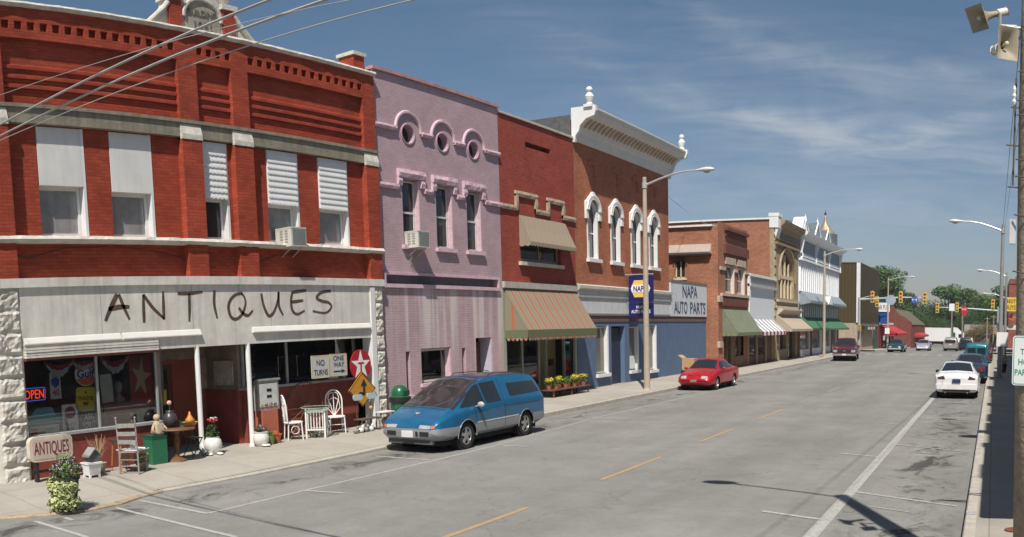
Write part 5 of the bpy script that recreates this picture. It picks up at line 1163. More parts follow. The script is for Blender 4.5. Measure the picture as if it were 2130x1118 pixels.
# ------------------------------------------------------------------ street lamps
M_CONC = mat('tan_concrete_pole', (.40, .34, .27, 1), rough=.85, var=.12, vscale=5); M_LAMP = mat('lamp_silver', (.55, .55, .54, 1), rough=.4, metal=.5, var=.05)
def street_lamp(x, y, h, s, label, m=None, arm=2.45, swing=0.0, r=.13, z0=None):
    """s: +1 arm reaches to +x, -1 to -x"""
    z0 = (.14 + gz(y)) if z0 is None else z0
    r_ = root('street_lamp', (x, y, z0), label, 'street lamp', 'street lamps along the road')
    p = MB(); p.tube([(x, y, z0), (x, y, z0 + .12), (x, y, z0 + h * .5), (x, y, z0 + h)], [r * 1.25, r, r * .82, r * .62], 12); p.build('pole', m or M_CONC, r_)
    d = Vector((s, swing, 0)).normalized(); J = Vector((x, y, z0 + h - .35))
    P = [J, J + d * arm * .25 + Vector((0, 0, .22)), J + d * arm * .5 + Vector((0, 0, .40)), J + d * arm * .72 + Vector((0, 0, .48)), J + d * arm * .9 + Vector((0, 0, .48))]
    p = MB(); p.tube(P, [.05, .045, .04, .035, .035], 8); p.cyl((x, y), r * .85, J.z - .12, J.z + .12, 12); p.build('arm', M_LAMP, r_)
    a = J + d * arm * .88 + Vector((0, 0, .48)); hd = MB(); n = 10
    u = d.cross(Vector((0, 0, 1))); vs = []; fs = []
    pr = [(0, .05, .045), (.12, .07, .06), (.25, .13, .09), (.42, .17, .11), (.58, .16, .10), (.70, .09, .06), (.74, .02, .02)]
    for t_, wd, ht in pr:
        for k in range(n):
            an = 2 * math.pi * k / n; q_ = a + d * t_ + u * wd * math.cos(an) + Vector((0, 0, ht * math.sin(an) * (1 if math.sin(an) > 0 else .8))); vs.append(q_)
    for i in range(len(pr) - 1):
        for k in range(n): fs.append((i * n + k, i * n + (k + 1) % n, (i + 1) * n + (k + 1) % n, (i + 1) * n + k))
    hd.add(vs, fs); hd.build('lamp_head', mat('lamp_white', (.62, .62, .60, 1), rough=.4), r_, smooth=True)
    ln = MB(); ln.ball(a + d * .42 + Vector((0, 0, -.07)), .12, 8, (1.1, 1.1, .6)); ln.build('lens', mat('lamp_lens', (.35, .35, .33, 1), rough=.2), r_, smooth=True)
    return r_
street_lamp(-13.72, 32.9, 8.75, 1, 'tall tan street lamp in front of the orange brick cornice building', arm=2.5)
street_lamp(-13.72, 70.2, 8.7, 1, 'tan street lamp in front of the white ornate block', arm=2.7)
street_lamp(-13.6, 112, 9.2, 1, 'street lamp beyond the junction in front of the hanging blue sign', arm=3.0)
street_lamp(.34, 46.0, 8.1, -1, 'grey street lamp on the right pavement past the dark blue car', mat('grey_pole', (.26, .27, .26, 1), rough=.7), arm=2.35)
street_lamp(1.0, 78.0, 7.6, -1, 'street lamp standing second from near on the right pavement', M_METAL, arm=2.2)
street_lamp(1.3, 108.0, 7.0, -1, 'small street lamp on the right side beyond the junction', M_METAL, arm=2.4)

# ------------------------------------------------------------------ near timber pole at the right edge, horns, parking sign
M_POLE = mat('weathered_timber_pole', (.27, .22, .16, 1), rough=.95, var=.25, vscale=12, bump=.6, bscale=30)
UX, UY = .325, 8.55
UP = root('utility_pole', (UX, UY, .14), 'weathered round pole at the right edge of the picture carrying two horns', 'utility pole')
p = MB(); n = 14; p.tube([(UX + .075, UY, .10), (UX + .04, UY, 2.5), (UX, UY, 5), (UX - .03, UY, 8.95)], [.155, .15, .145, .125], 18); p.build('pole', M_POLE, UP, smooth=True)
p = MB()
for z in (5.35, 5.05, 4.9, 4.45, 4.28, 3.9, 3.35): p.tube([(UX - .16, UY - .1, z), (UX - .06, UY - .16, z - .02), (UX + .06, UY - .16, z - .02), (UX + .16, UY - .08, z)], .008, 5)
for z, l in ((4.99, .10), (4.60, .17), (4.18, .12)): p.tube([(UX - .12, UY - .02, z), (UX - .17 - l * .5, UY - .03, z + .005)], .008, 5)
p.tube([(UX - .175, UY - .03, 5.3), (UX - .18, UY - .03, 4.2)], .010, 5)
p.build('pole_bands', mat('rusty_strap', (.12, .09, .07, 1), rough=.7), UP)
p = MB(); p.box(UX - .20, UX - .14, UY - .06, UY + .02, 3.62, 3.86); p.build('junction_box', mat('pale_grey_box', (.5, .5, .48, 1)), UP)
p = MB(); p.lathe((UX - .19, UY - .03, 5.02), [(.012, 0), (.022, .03), (.012, .06), (.022, .09), (.012, .12), (.02, .16), (.01, .2)], 10); p.build('insulator', mat('white_porcelain', (.75, .75, .76, 1), rough=.2), UP)
lampZ = 8.75 + .14
J = Vector((UX - .02, UY, lampZ - .15)); d = Vector((-1, .28, 0)).normalized()
P = [J, J + d * .62 + Vector((0, 0, .18)), J + d * 1.35 + Vector((0, 0, .30)), J + d * 2.05 + Vector((0, 0, .32))]
MB().tube(P, .035, 8).build('lamp_arm', M_LAMP, UP); q = MB(); a = P[-1]
q.ball(a + d * .32, .17, 8, (2.0, 1.0, .6)); q.build('lamp_head', mat('lamp_white'), UP, smooth=True)
def horn(loc, yaw, pitch, size, label, T_roll=0):
    r_ = root('horn_loudspeaker', loc, label, 'loudspeaker', 'horn loudspeakers on the pole', local=True, rz=yaw); r_.rotation_euler = (pitch, T_roll, yaw)
    # local axes: the horn opens to -y
    m = mat('beige_horn', (.31, .265, .205, 1), rough=.6, var=.12, vscale=8); prof = [(.045, .30), (.05, .20), (.07, .12), (.11, .05), (.17, .0), (.20, -.02)]
    vs = []; fs = []; n = 24
    def sec(r, y, sqr):
        o = []
        for k in range(n):
            an = 2 * math.pi * k / n + math.pi / 4; c_, s__ = math.cos(an), math.sin(an); mm = max(abs(c_), abs(s__)); f = (1 - sqr) + sqr / mm
            o.append((r * c_ * f * 1.12, y, r * s__ * f * .9))
        return o
    sq = [0, .05, .2, .5, .85, 1]
    for (r, y), s__ in zip(prof, sq): vs += sec(r * size, y * size, s__)
    vs += sec(.195 * size, -.02 * size, 1); inner = [(.165, .01, .85), (.10, .06, .5), (.055, .13, .2), (.035, .2, 0)]
    for r, y, s__ in inner: vs += sec(r * size, y * size, s__)
    for i in range(len(prof) + len(inner)):
        for k in range(n): fs.append((i * n + k, i * n + (k + 1) % n, (i + 1) * n + (k + 1) % n, (i + 1) * n + k))
    MB().add(vs, fs).build('horn_bell', m, r_, smooth=True, auto=50)
    b = MB(); b.tube([(0, .28 * size, 0), (0, .42 * size, 0)], [.06 * size, .055 * size], 14); b.tube([(0, .42 * size, 0), (0, .44 * size, 0)], [.07 * size, .03 * size], 14); b.build('driver', mat('white_driver', (.62, .60, .55, 1), rough=.4), r_)
    c_ = MB(); c_.ball((0, .02 * size, 0), .035 * size, 8); c_.tube([(0, .02, 0), (0, .2 * size, 0)], .02 * size, 8); c_.build('centre_cone', mat('pale_cone', (.55, .5, .4, 1)), r_, smooth=True)
    return r_
horn((-.225, 8.50, 5.93), R(-62), R(24), .76, 'upper horn loudspeaker on the right edge pole, pointing left over the road', T_roll=R(8))
h2 = horn((.055, 8.36, 5.615), R(34), R(6), .80, 'lower horn loudspeaker on the right edge pole, its square mouth facing the camera', T_roll=R(90)); h2.scale = (1.0, .8, .74)
p = MB(); p.tube([(UX - .1, UY, 5.84), (.04, 8.5, 5.84)], .018, 6); p.tube([(-.02, 8.5, 5.80), (-.02, 8.5, 5.98)], .015, 6); p.tube([(-.04, 8.52, 5.86), (.13, 8.52, 5.86), (.13, 8.6, 5.72)], .014, 6); p.tube([(UX - .12, UY, 5.76), (.14, 8.6, 5.74)], .016, 6); p.build('horn_bracket', M_METAL, UP)
TS = root('parking_sign', (.36, 8.38, 2.26), 'white parking sign with green lettering strapped to the pole at the right edge', 'sign')
M_SIGNW = mat('sign_aluminium_white', (.62, .66, .64, 1), rough=.35, var=.04); M_SIGNG = mat('sign_green', (.02, .20, .15, 1), rough=.4, var=.04)
T_ = on_my(.335, 8.375, 2.49)
q = MB(); plate(q, T_, rrect(.305, .475, .03), .003); q.build('sign_plate', M_SIGNW, TS)
q = MB(); o_ = rrect(.285, .455, .025); i_ = rrect(.273, .443, .022); n = len(o_)
q.add([T_ @ Vector((*a, .0045)) for a in o_] + [T_ @ Vector((*a, .0045)) for a in i_], [(k, (k + 1) % n, (k + 1) % n + n, k + n) for k in range(n)]); q.build('border', M_SIGNG, TS)
for s__, z, wd, hh in (('TWO', .085, .155, .058), ('HOUR', -.012, .19, .058), ('PARKING', -.112, .255, .058)): text('lettering', s__, wd, hh, M_SIGNG, T_ @ Matrix.Translation((0, z, .003)), TS, .002, bold=.015)
q = MB()
for z in (.185, -.19): q.tube([(.335, 8.368, 2.49 + z), (.335, 8.38, 2.49 + z)], .012, 8)
q.build('bolt', M_BLACK, TS)

# ------------------------------------------------------------------ overhead wires
def wire(pts, sag, r_, label, m=None):
    a, b = Vector(pts[0]), Vector(pts[1]); P = [a.lerp(b, k / 24) - Vector((0, 0, sag * 4 * (k / 24) * (1 - k / 24))) for k in range(25)]
    q = MB(); q.tube(P, r_, 6); return tag(q.build('overhead_wire', m or mat('grey_cable', (.36, .35, .33, 1), rough=.6)), label, 'wire', 'overhead wires')
wm_ = [((-24, 5.97, 6.72), (4, 4.65, 5.40), 0.0135, 'thick pale cable crossing highest over the antiques building'),
       ((-24, 6.24, 6.75), (4, 4.57, 5.14), 0.0135, 'thick pale cable just below the highest one, crossing the antiques building'),
       ((-24, 6.67, 7.16), (4, 4.46, 4.70), .006, 'thin grey wire lying lowest and longest in the sky over the antiques building'),
       ((-24, 6.35, 8.71), (4, 4.24, 4.08), .004, 'very thin faint wire at the far left over the brick cornice')]
for a, b, r_, l in wm_: wire((a, b), .08, r_, l)
wire(((.55, -20, 14.0), (.33, 46, 8.1)), .55, .010, 'dark wire running along the right pavement to the grey lamp post')
wire(((.85, -20, 12.6), (.42, 46, 8.0)), .55, .007, 'thinner dark wire beside the one running to the grey lamp post')
wire(((-16.6, 41.6, 9.9), (-17.2, 51, 9.0)), .15, .012, 'short dark wire from the cornice building down to the brick shop roof')

from mathutils.bvhtree import BVHTree
# ------------------------------------------------------------------ vehicles
def paint(name, c, rough=.28, metal=.2):
    m = mat(name, c, rough=rough, metal=metal, var=.12, vscale=2.5, spec=.5, coat=.6); return m
M_TYRE = mat('tyre_rubber', (.022, .022, .022, 1), rough=.85, var=.15); M_RIM = mat('alloy_rim', (.42, .42, .42, 1), rough=.35, metal=.7); M_UNDER = mat('underbody_black', (.012, .012, .012, 1), rough=.9)
M_CARG = glass('car_glass', (.018, .022, .024, 1), .03); M_HEAD = mat('headlamp_glass', (.33, .35, .37, 1), rough=.10, var=.25, vscale=9); M_TAIL = mat('tail_lamp_red', (.30, .012, .012, 1), rough=.2); M_AMBER = mat('amber_lens', (.55, .16, .02, 1), rough=.2)
M_CHROME = mat('chrome', (.6, .6, .6, 1), rough=.15, metal=.9); M_PLATE = mat('blank_white_plate', (.66, .66, .64, 1), rough=.5)
SEGN = [2, 2, 3, 5, 9, 3, 6]
def interp(st, y):
    for i in range(len(st) - 1):
        if st[i][0] <= y <= st[i + 1][0]:
            t_ = (y - st[i][0]) / max(1e-9, st[i + 1][0] - st[i][0]); return [a + (b - a) * t_ for a, b in zip(st[i], st[i + 1])]
    return list(st[-1])
def car(name, label, loc, rz, spec, cat='car', group='cars along the street', sc=1.0):
    r_ = root(name, loc, label, cat, group, local=True, rz=rz); r_.scale = (sc, sc, sc)
    st = spec['st']; y0, y1 = st[0][0], st[-1][0]; step = spec.get('step', .05); n = int((y1 - y0) / step)
    S = [interp(st, y0 + (y1 - y0) * i / n) for i in range(n + 1)]
    for _ in range(spec.get('smooth', 3)):
        S = [S[0]] + [[S[i][0]] + [(S[i - 1][k] + 2 * S[i][k] + S[i + 1][k]) / 4 for k in range(1, 7)] for i in range(1, n)] + [S[-1]]
    segs = [k for k, c in enumerate(SEGN) for _ in range(c)]
    def section(s_):
        y, zb, zl_, zt, wb, wl, wt = s_; crown = spec.get('crown', .05); h = zt - zl_
        P = [(0, zb), (.82 * wb, zb), (wb, zb + .10), (max(wb, wl) * 1.0 + .012, zb + (zl_ - zb) * .55), (wl, zl_), (wt, zl_ + h * .86), (wt * .86, zt - .0), (0, zt + crown * min(1, h * 4 + .3))]
        out_ = []
        for k, c in enumerate(SEGN):
            p0, p1, p2, p3 = P[max(k - 1, 0)], P[k], P[k + 1], P[min(k + 2, 7)]
            for j in range(c):
                t_ = j / c
                if k in (0, 1, 4): q = [p1[a] + (p2[a] - p1[a]) * t_ for a in (0, 1)]
                else: q = [.5 * (2 * p1[a] + (-p0[a] + p2[a]) * t_ + (2 * p0[a] - 5 * p1[a] + 4 * p2[a] - p3[a]) * t_ ** 2 + (-p0[a] + 3 * p1[a] - 3 * p2[a] + p3[a]) * t_ ** 3) for a in (0, 1)]
                out_.append(q)
        out_.append(P[-1])
        cz_ = spec.get('clad')
        if cz_:                                   # keep one line of the body exactly at the two-tone edge
            js = [j for j in range(2, 13) if out_[j][1] > out_[2][1] - .01]
            jb = min(js, key=lambda j: abs(out_[j][1] - cz_)) if js else None
            if out_[12][1] < cz_: marks.append(13)
            elif jb: out_[jb][1] = cz_; marks.append(jb)
        return out_
    marks = []; V = [section(s_) for s_ in S]; m = len(V[0]); B = {}
    wheels = spec['wheels']; wr = spec['wr']; ra = wr * 1.20
    def put(key, vs): B.setdefault(key, MB()).add(vs, [(0, 1, 2, 3)])
    for i in range(n):
        for j in range(m - 1):
            q = [(V[i][j], S[i][0]), (V[i][j + 1], S[i][0]), (V[i + 1][j + 1], S[i + 1][0]), (V[i + 1][j], S[i + 1][0])]
            cx_ = sum(a[0][0] for a in q) / 4; cz = sum(a[0][1] for a in q) / 4; cy_ = sum(a[1] for a in q) / 4; sg = segs[j]
            if sg in (1, 2, 3) and any(abs(cy_ - wy) < ra and math.hypot(cy_ - wy, cz - wr) < ra for wy in wheels): continue
            if sg in (0,) and any(abs(cy_ - wy) < ra for wy in wheels) and cx_ > .5: continue
            zl_ = S[i][2]; zt = S[i][3]; key = 'body'
            f = (cz - zl_) / max(.02, zt - zl_)
            for side in (1, -1):
                k2 = key
                if k2 == 'body' and 'clad' in spec and max(p_[0][1] for p_ in q) < spec['clad'] + .002: k2 = 'lower_cladding'
                put(k2, [(a[0][0] * side, a[1], a[0][1]) for a in q])
    # ends
    for e, yy in ((0, y0), (n, y1)):
        for j in range(m - 1):
            za, zb_ = V[e][j], V[e][j + 1]; cz = (za[1] + zb_[1]) / 2
            k2 = 'lower_cladding' if cz < spec.get('clad', -1) else 'body'
            for side in (1, -1):
                mz = (V[e][0][1] + V[e][-1][1]) / 2
                put(k2, [(za[0] * side, yy, za[1]), (zb_[0] * side, yy, zb_[1]), (0, yy, zb_[1]), (0, yy, za[1])])
    mm = spec['mats']
    body_o = None
    mm.setdefault('door_seam', M_BLACK)
    for key in sorted(B, key=lambda k: k != 'body'):
        base = key.split('.')[0]
        o = B[key].build(base, mm.get(base, M_CARG), r_, smooth=True, auto=38)
        if base == 'body': body_o = o
    # glass, lamps: each laid on the body where straight rays meet it, so their outlines stay clean
    allm = MB()
    for mb_2 in B.values(): allm.add(mb_2.v, mb_2.f)
    tree_ = BVHTree.FromPolygons([tuple(v) for v in allm.v], allm.f)
    for (nm, mode, cs, n1, n2) in spec.get('patches', []):
        sides = (1, -1) if (mode == 'side' or all(c[0] > .05 for c in cs)) else (1,)
        for sd in sides:
            q = MB(); vs = []; ok = True
            for b_ in range(n2 + 1):
                for a_ in range(n1 + 1):
                    u, v = a_ / n1, b_ / n2; c = [(1 - u) * (1 - v) * cs[0][k] + u * (1 - v) * cs[1][k] + u * v * cs[2][k] + (1 - u) * v * cs[3][k] for k in (0, 1)]
                    if mode == 'side': o_, d_ = (3 * sd, c[0], c[1]), (-sd, 0, 0)
                    elif mode == 'front': o_, d_ = (c[0] * sd, 6, c[1]), (0, -1, 0)
                    elif mode == 'rear': o_, d_ = (c[0] * sd, -6, c[1]), (0, 1, 0)
                    else: o_, d_ = (c[0] * sd, c[1], 4), (0, 0, -1)
                    hit = tree_.ray_cast(Vector(o_), Vector(d_))
                    if hit[0] is None: ok = False; vs.append(Vector(o_)); continue
                    vs.append(hit[0] - Vector(d_) * .007)
            if not ok: print('PATCH MISS', name, nm, mode, cs); continue
            q.add(vs, [(b_ * (n1 + 1) + a_, b_ * (n1 + 1) + a_ + 1, (b_ + 1) * (n1 + 1) + a_ + 1, (b_ + 1) * (n1 + 1) + a_) for b_ in range(n2) for a_ in range(n1)])
            q.build(nm, mm.get(nm, M_CARG), r_, smooth=True)
    # wheels and arches
    hw = max(s_[4] for s_ in st)
    for wy in wheels:
        for side in (1, -1):
            xo = side * (spec.get('track', hw) - .02)
            w_ = root('wheel', (0, 0, 0), '', '', local=True); del w_['label']; del w_['category']; w_.parent = r_
            bpy.data.objects.remove(w_)
            t_ = MB(); t_.T = Matrix.Translation((xo, wy, wr)) @ Matrix.Rotation(R(90) * side, 4, 'Y')
            t_.lathe((0, 0, 0), [(wr * .60, -.20), (wr * .93, -.20), (wr, -.16), (wr, -.04), (wr * .94, .0), (wr * .66, .0), (wr * .62, -.03)], 28)
            to = t_.build('wheel', M_TYRE, r_, smooth=True, auto=40)
            t_ = MB(); t_.T = Matrix.Translation((xo, wy, wr)) @ Matrix.Rotation(R(90) * side, 4, 'Y')
            t_.lathe((0, 0, 0), [(wr * .66, -.05), (wr * .66, -.005), (wr * .60, -.01), (wr * .57, -.04), (.02, -.05)], 28)
            for k in range(spec.get('spokes', 5)):
                a = 2 * math.pi * k / spec.get('spokes', 5); c_, s__ = math.cos(a), math.sin(a); ww = .045 if spec.get('spokes', 5) < 8 else .02
                t_.prism([(c_ * .03 - s__ * ww, s__ * .03 + c_ * ww), (c_ * wr * .6 - s__ * ww * .8, s__ * wr * .6 + c_ * ww * .8), (c_ * wr * .6 + s__ * ww * .8, s__ * wr * .6 - c_ * ww * .8), (c_ * .03 + s__ * ww, s__ * .03 - c_ * ww)], -.04, -.008, 'z')
            t_.lathe((0, 0, 0), [(.07, -.03), (.07, -.002), (.04, .006), (.01, .008)], 14)
            t_.build('rim', M_RIM, to)
            a_ = MB(); a_.T = Matrix.Translation((side * (hw - .30), wy, wr)) @ Matrix.Rotation(R(90) * side, 4, 'Y'); a_.lathe((0, 0, 0), [(ra, .24), (ra, -.02), (.01, -.03)], 24)
            a_.build('wheel_well', M_UNDER, r_)
            a_ = MB(); pts = []
            for k in range(15):
                an = R(-14 + 208 * k / 14); zz = wr + ra * math.sin(an); yy = wy + ra * math.cos(an)
                s_ = interp(st, min(max(yy, y0), y1)); f = min(1, max(0, (zz - s_[1]) / max(.01, s_[2] - s_[1]))); xw = (s_[4] + .012) if f > .2 else s_[4]
                pts.append((side * (xw - .004), yy, max(zz, s_[1] + .02)))
            a_.tube(pts, spec.get('arch_w', .012), 6); a_.build('arch_trim', mm.get('arch', mm.get('lower_cladding', mm['body'])), r_)
    MB().box(-hw * .8, hw * .8, y0 + .3, y1 - .3, .16, max(.24, st[len(st) // 2][1])).build('underbody', M_UNDER, r_)
    for side in (1, -1):
        if 'mirror' in spec:
            my, mz, mx_ = spec['mirror']; q = MB(); q.ball((side * (mx_ + .10), my, mz), .10, 8, (1.0, .55, .75)); q.tube([(side * (mx_ - .04), my + .02, mz - .05), (side * (mx_ + .06), my, mz - .02)], .02, 6); q.build('mirror', mm.get('mirror', mm['body']), r_, smooth=True)
    for nm, args, mk in spec.get('extra', []):
        q = MB()
        for a in args:
            if a[0] == 'box': q.box(*a[1:])
            elif a[0] == 'tube': q.tube(a[1], a[2], 6)
        q.build(nm, mk, r_)
    for o_ in list(r_.children):
        pass
    return r_
def end_plate(r_, y, z, w_, h, m, facing): 
    q = MB(); q.box(-w_ / 2, w_ / 2, y - .008, y + .008, z - h / 2, z + h / 2); return q.build('licence_plate', m, r_)

# blue minivan with a long sloping nose; stations from tail (-) to nose (+): y, zbottom, zbelt, ztop, wbottom, wbelt, wtop
VAN = dict(step=.028, smooth=5, crown=.05, wr=.33, wheels=(-1.36, 1.43), track=.93, spokes=5,
 st=[(-2.46, .42, .95, 1.00, .82, .84, .78), (-2.42, .36, .98, 1.10, .89, .89, .78), (-2.34, .30, 1.0, 1.28, .93, .93, .78), (-2.22, .28, 1.02, 1.46, .94, .94, .75), (-2.05, .28, 1.03, 1.60, .945, .945, .72), (-1.6, .28, 1.04, 1.665, .945, .94, .71), (-.6, .28, 1.03, 1.69, .945, .94, .71), (.2, .28, 1.01, 1.67, .945, .94, .70), (.55, .28, 1.00, 1.60, .945, .94, .69), (1.0, .28, .985, 1.43, .945, .93, .70), (1.4, .28, .97, 1.25, .945, .92, .72), (1.80, .28, .93, 1.06, .94, .90, .75), (1.98, .28, .88, .97, .93, .88, .77), (2.2, .28, .82, .89, .91, .86, .78), (2.42, .30, .74, .79, .86, .82, .74), (2.54, .33, .66, .69, .78, .74, .66), (2.58, .38, .58, .60, .70, .66, .58)],
 clad=.60, patches=[('windscreen', 'top', [(-.82, 1.86), (.82, 1.86), (.64, .48), (-.64, .48)], 28, 26), ('side_window', 'side', [(.60, 1.05), (1.62, 1.01), (.80, 1.49), (.60, 1.53)], 16, 10), ('side_window', 'side', [(-.16, 1.06), (.54, 1.05), (.54, 1.54), (-.10, 1.57)], 9, 8), ('side_window', 'side', [(-2.20, 1.16), (-.62, 1.13), (-.62, 1.47), (-2.02, 1.45)], 20, 8),
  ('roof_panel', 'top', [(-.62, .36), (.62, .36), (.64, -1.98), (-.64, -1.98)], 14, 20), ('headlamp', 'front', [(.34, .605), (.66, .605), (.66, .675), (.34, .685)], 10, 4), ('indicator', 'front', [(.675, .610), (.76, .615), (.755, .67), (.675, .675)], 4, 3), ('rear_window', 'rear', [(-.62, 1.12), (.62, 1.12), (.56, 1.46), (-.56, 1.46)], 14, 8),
  ('door_seam', 'side', [(-.28, .34), (-.265, .34), (-.265, 1.60), (-.28, 1.60)], 1, 24), ('door_seam', 'side', [(1.02, .66), (1.035, .66), (1.10, .98), (1.085, .98)], 1, 10), ('door_seam', 'side', [(-2.0, .90), (-.28, .90), (-.28, .912), (-2.0, .912)], 20, 1), ('hood_seam', 'top', [(-.66, 1.92), (.66, 1.92), (.66, 1.932), (-.66, 1.932)], 20, 1),
  ('hood_badge', 'top', [(-.10, 2.16), (.06, 2.16), (.0, 2.24), (-.04, 2.24)], 3, 2)],
 mirror=(.98, 1.05, .95),
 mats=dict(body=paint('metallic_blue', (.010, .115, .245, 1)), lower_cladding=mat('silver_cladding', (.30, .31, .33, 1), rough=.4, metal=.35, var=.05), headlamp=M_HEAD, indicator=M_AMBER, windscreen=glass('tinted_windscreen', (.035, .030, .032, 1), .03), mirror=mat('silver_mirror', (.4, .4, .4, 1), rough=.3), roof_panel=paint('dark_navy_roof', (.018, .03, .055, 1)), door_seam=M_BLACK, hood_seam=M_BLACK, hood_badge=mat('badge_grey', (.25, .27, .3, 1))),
 extra=[('roof_rail', [('tube', [(-.56, -1.9, 1.68), (-.56, -1.8, 1.725), (-.56, -.2, 1.745), (-.56, -.1, 1.70)], .011), ('tube', [(.56, -1.9, 1.68), (.56, -1.8, 1.725), (.56, -.2, 1.745), (.56, -.1, 1.70)], .011)], M_BLACK),
        ('rub_strip', [('box', .944, .966, -2.2, -1.78, .60, .63), ('box', .954, .968, -.94, 1.0, .60, .63), ('box', -.968, -.954, -.94, 1.0, .60, .63)], mat('pale_silver_trim', (.50, .51, .53, 1), rough=.35)),
        ('grille_slot', [('box', -.62, -.36, 2.48, 2.592, .42, .53), ('box', .36, .62, 2.48, 2.592, .42, .53), ('box', -.30, -.24, 2.5, 2.598, .42, .53)], M_BLACK),
        ('lower_lip', [('box', -.66, .66, 2.38, 2.50, .22, .34)], mat('dark_grey_plastic', (.09, .09, .09, 1))),
        ('wiper', [('tube', [(.45, 1.88, 1.045), (.1, 1.62, 1.185)], .008), ('tube', [(-.2, 1.90, 1.045), (-.55, 1.62, 1.175)], .008)], M_BLACK),
        ('steering_column_shade', [('box', -.5, .5, 1.98, 1.99, .90, .905)], M_BLACK),
        ('door_handle', [('box', -.957, -.945, .02, .16, .82, .86), ('box', .945, .957, .02, .16, .82, .86)], M_BLACK)])
VAN['extra'] = [e for e in VAN['extra'] if e[0] != 'steering_column_shade']
van = car('parked_minivan', 'blue and silver minivan with a long sloping nose parked by the mauve building', (-12.40, 18.12, 0), R(180), VAN, 'minivan', sc=.965)
end_plate(van, 2.60, .47, .34, .16, M_PLATE, 1)
SED = lambda **k: dict(dict(step=.045, smooth=3, crown=.04, wr=.31, wheels=(-1.32, 1.38), track=.88,
 st=[(-2.30, .42, .84, .88, .74, .74, .60), (-2.24, .32, .90, .95, .83, .82, .66), (-2.0, .24, .94, 1.00, .87, .86, .66), (-1.62, .22, .95, 1.03, .88, .87, .66), (-1.35, .22, .95, 1.13, .88, .87, .62), (-.8, .22, .94, 1.36, .885, .87, .58), (-.3, .22, .93, 1.42, .885, .87, .58), (.15, .22, .92, 1.40, .885, .87, .58), (.75, .22, .91, 1.14, .885, .86, .64), (1.1, .22, .88, .97, .885, .85, .68), (1.6, .22, .80, .89, .88, .83, .66), (2.05, .24, .68, .78, .84, .79, .62), (2.25, .30, .58, .66, .76, .70, .54), (2.34, .38, .50, .54, .64, .58, .46)],
 patches=[('windscreen', 'top', [(-.72, 1.07), (.72, 1.07), (.50, .26), (-.50, .26)], 18, 14), ('side_window', 'side', [(-.20, .99), (.80, .96), (.26, 1.31), (-.20, 1.33)], 12, 7), ('side_window', 'side', [(-1.22, 1.0), (-.28, .99), (-.28, 1.33), (-.78, 1.30)], 12, 7),
  ('rear_window', 'top', [(-.60, -1.60), (.60, -1.60), (.50, -.84), (-.50, -.84)], 16, 12), ('door_seam', 'side', [(-.24, .30), (-.225, .30), (-.225, 1.34), (-.24, 1.34)], 1, 16), ('door_seam', 'side', [(.80, .30), (.815, .30), (.86, .90), (.845, .90)], 1, 12)], mirror=(.68, .98, .86)), **k)
RED = SED(mats=dict(body=paint('bright_red_paint', (.42, .010, .018, 1)), headlamp=M_HEAD, windscreen=M_CARG, tail_lamp=M_TAIL), step=.035,
 patches=[('windscreen', 'top', [(-.72, 1.07), (.72, 1.07), (.50, .26), (-.50, .26)], 18, 14), ('side_window', 'side', [(-.20, .99), (.80, .96), (.26, 1.31), (-.20, 1.33)], 12, 7), ('side_window', 'side', [(-1.22, 1.0), (-.28, .99), (-.28, 1.33), (-.78, 1.30)], 12, 7),
  ('rear_window', 'top', [(-.60, -1.60), (.60, -1.60), (.50, -.84), (-.50, -.84)], 16, 12), ('door_seam', 'side', [(-.24, .30), (-.225, .30), (-.225, 1.34), (-.24, 1.34)], 1, 16), ('door_seam', 'side', [(.80, .30), (.815, .30), (.86, .90), (.845, .90)], 1, 12), ('headlamp', 'front', [(.36, .57), (.66, .59), (.64, .68), (.38, .70)], 8, 4)],
 extra=[('grille', [('box', -.48, .48, 2.24, 2.335, .34, .41), ('box', -.30, -.06, 2.05, 2.20, .69, .725), ('box', .06, .30, 2.05, 2.20, .69, .725)], M_BLACK), ('roof_aerial', [('tube', [(.3, -.8, 1.40), (.3, -.95, 1.6)], .006)], M_BLACK), ('front_plate', [('box', -.16, .16, 2.335, 2.35, .42, .53)], mat('dark_plate', (.2, .2, .22, 1))), ('side_moulding', [('box', .882, .898, -1.0, 1.0, .50, .54), ('box', -.898, -.882, -1.0, 1.0, .50, .54)], mat('red_dark_trim', (.22, .01, .015, 1)))])
car('parked_red_sedan', 'bright red sedan parked in front of the blue annex wall', (-12.42, 37.0, 0), R(180), RED, sc=.91)
M_WHP = paint('white_car_paint', (.72, .72, .72, 1), .3, 0)
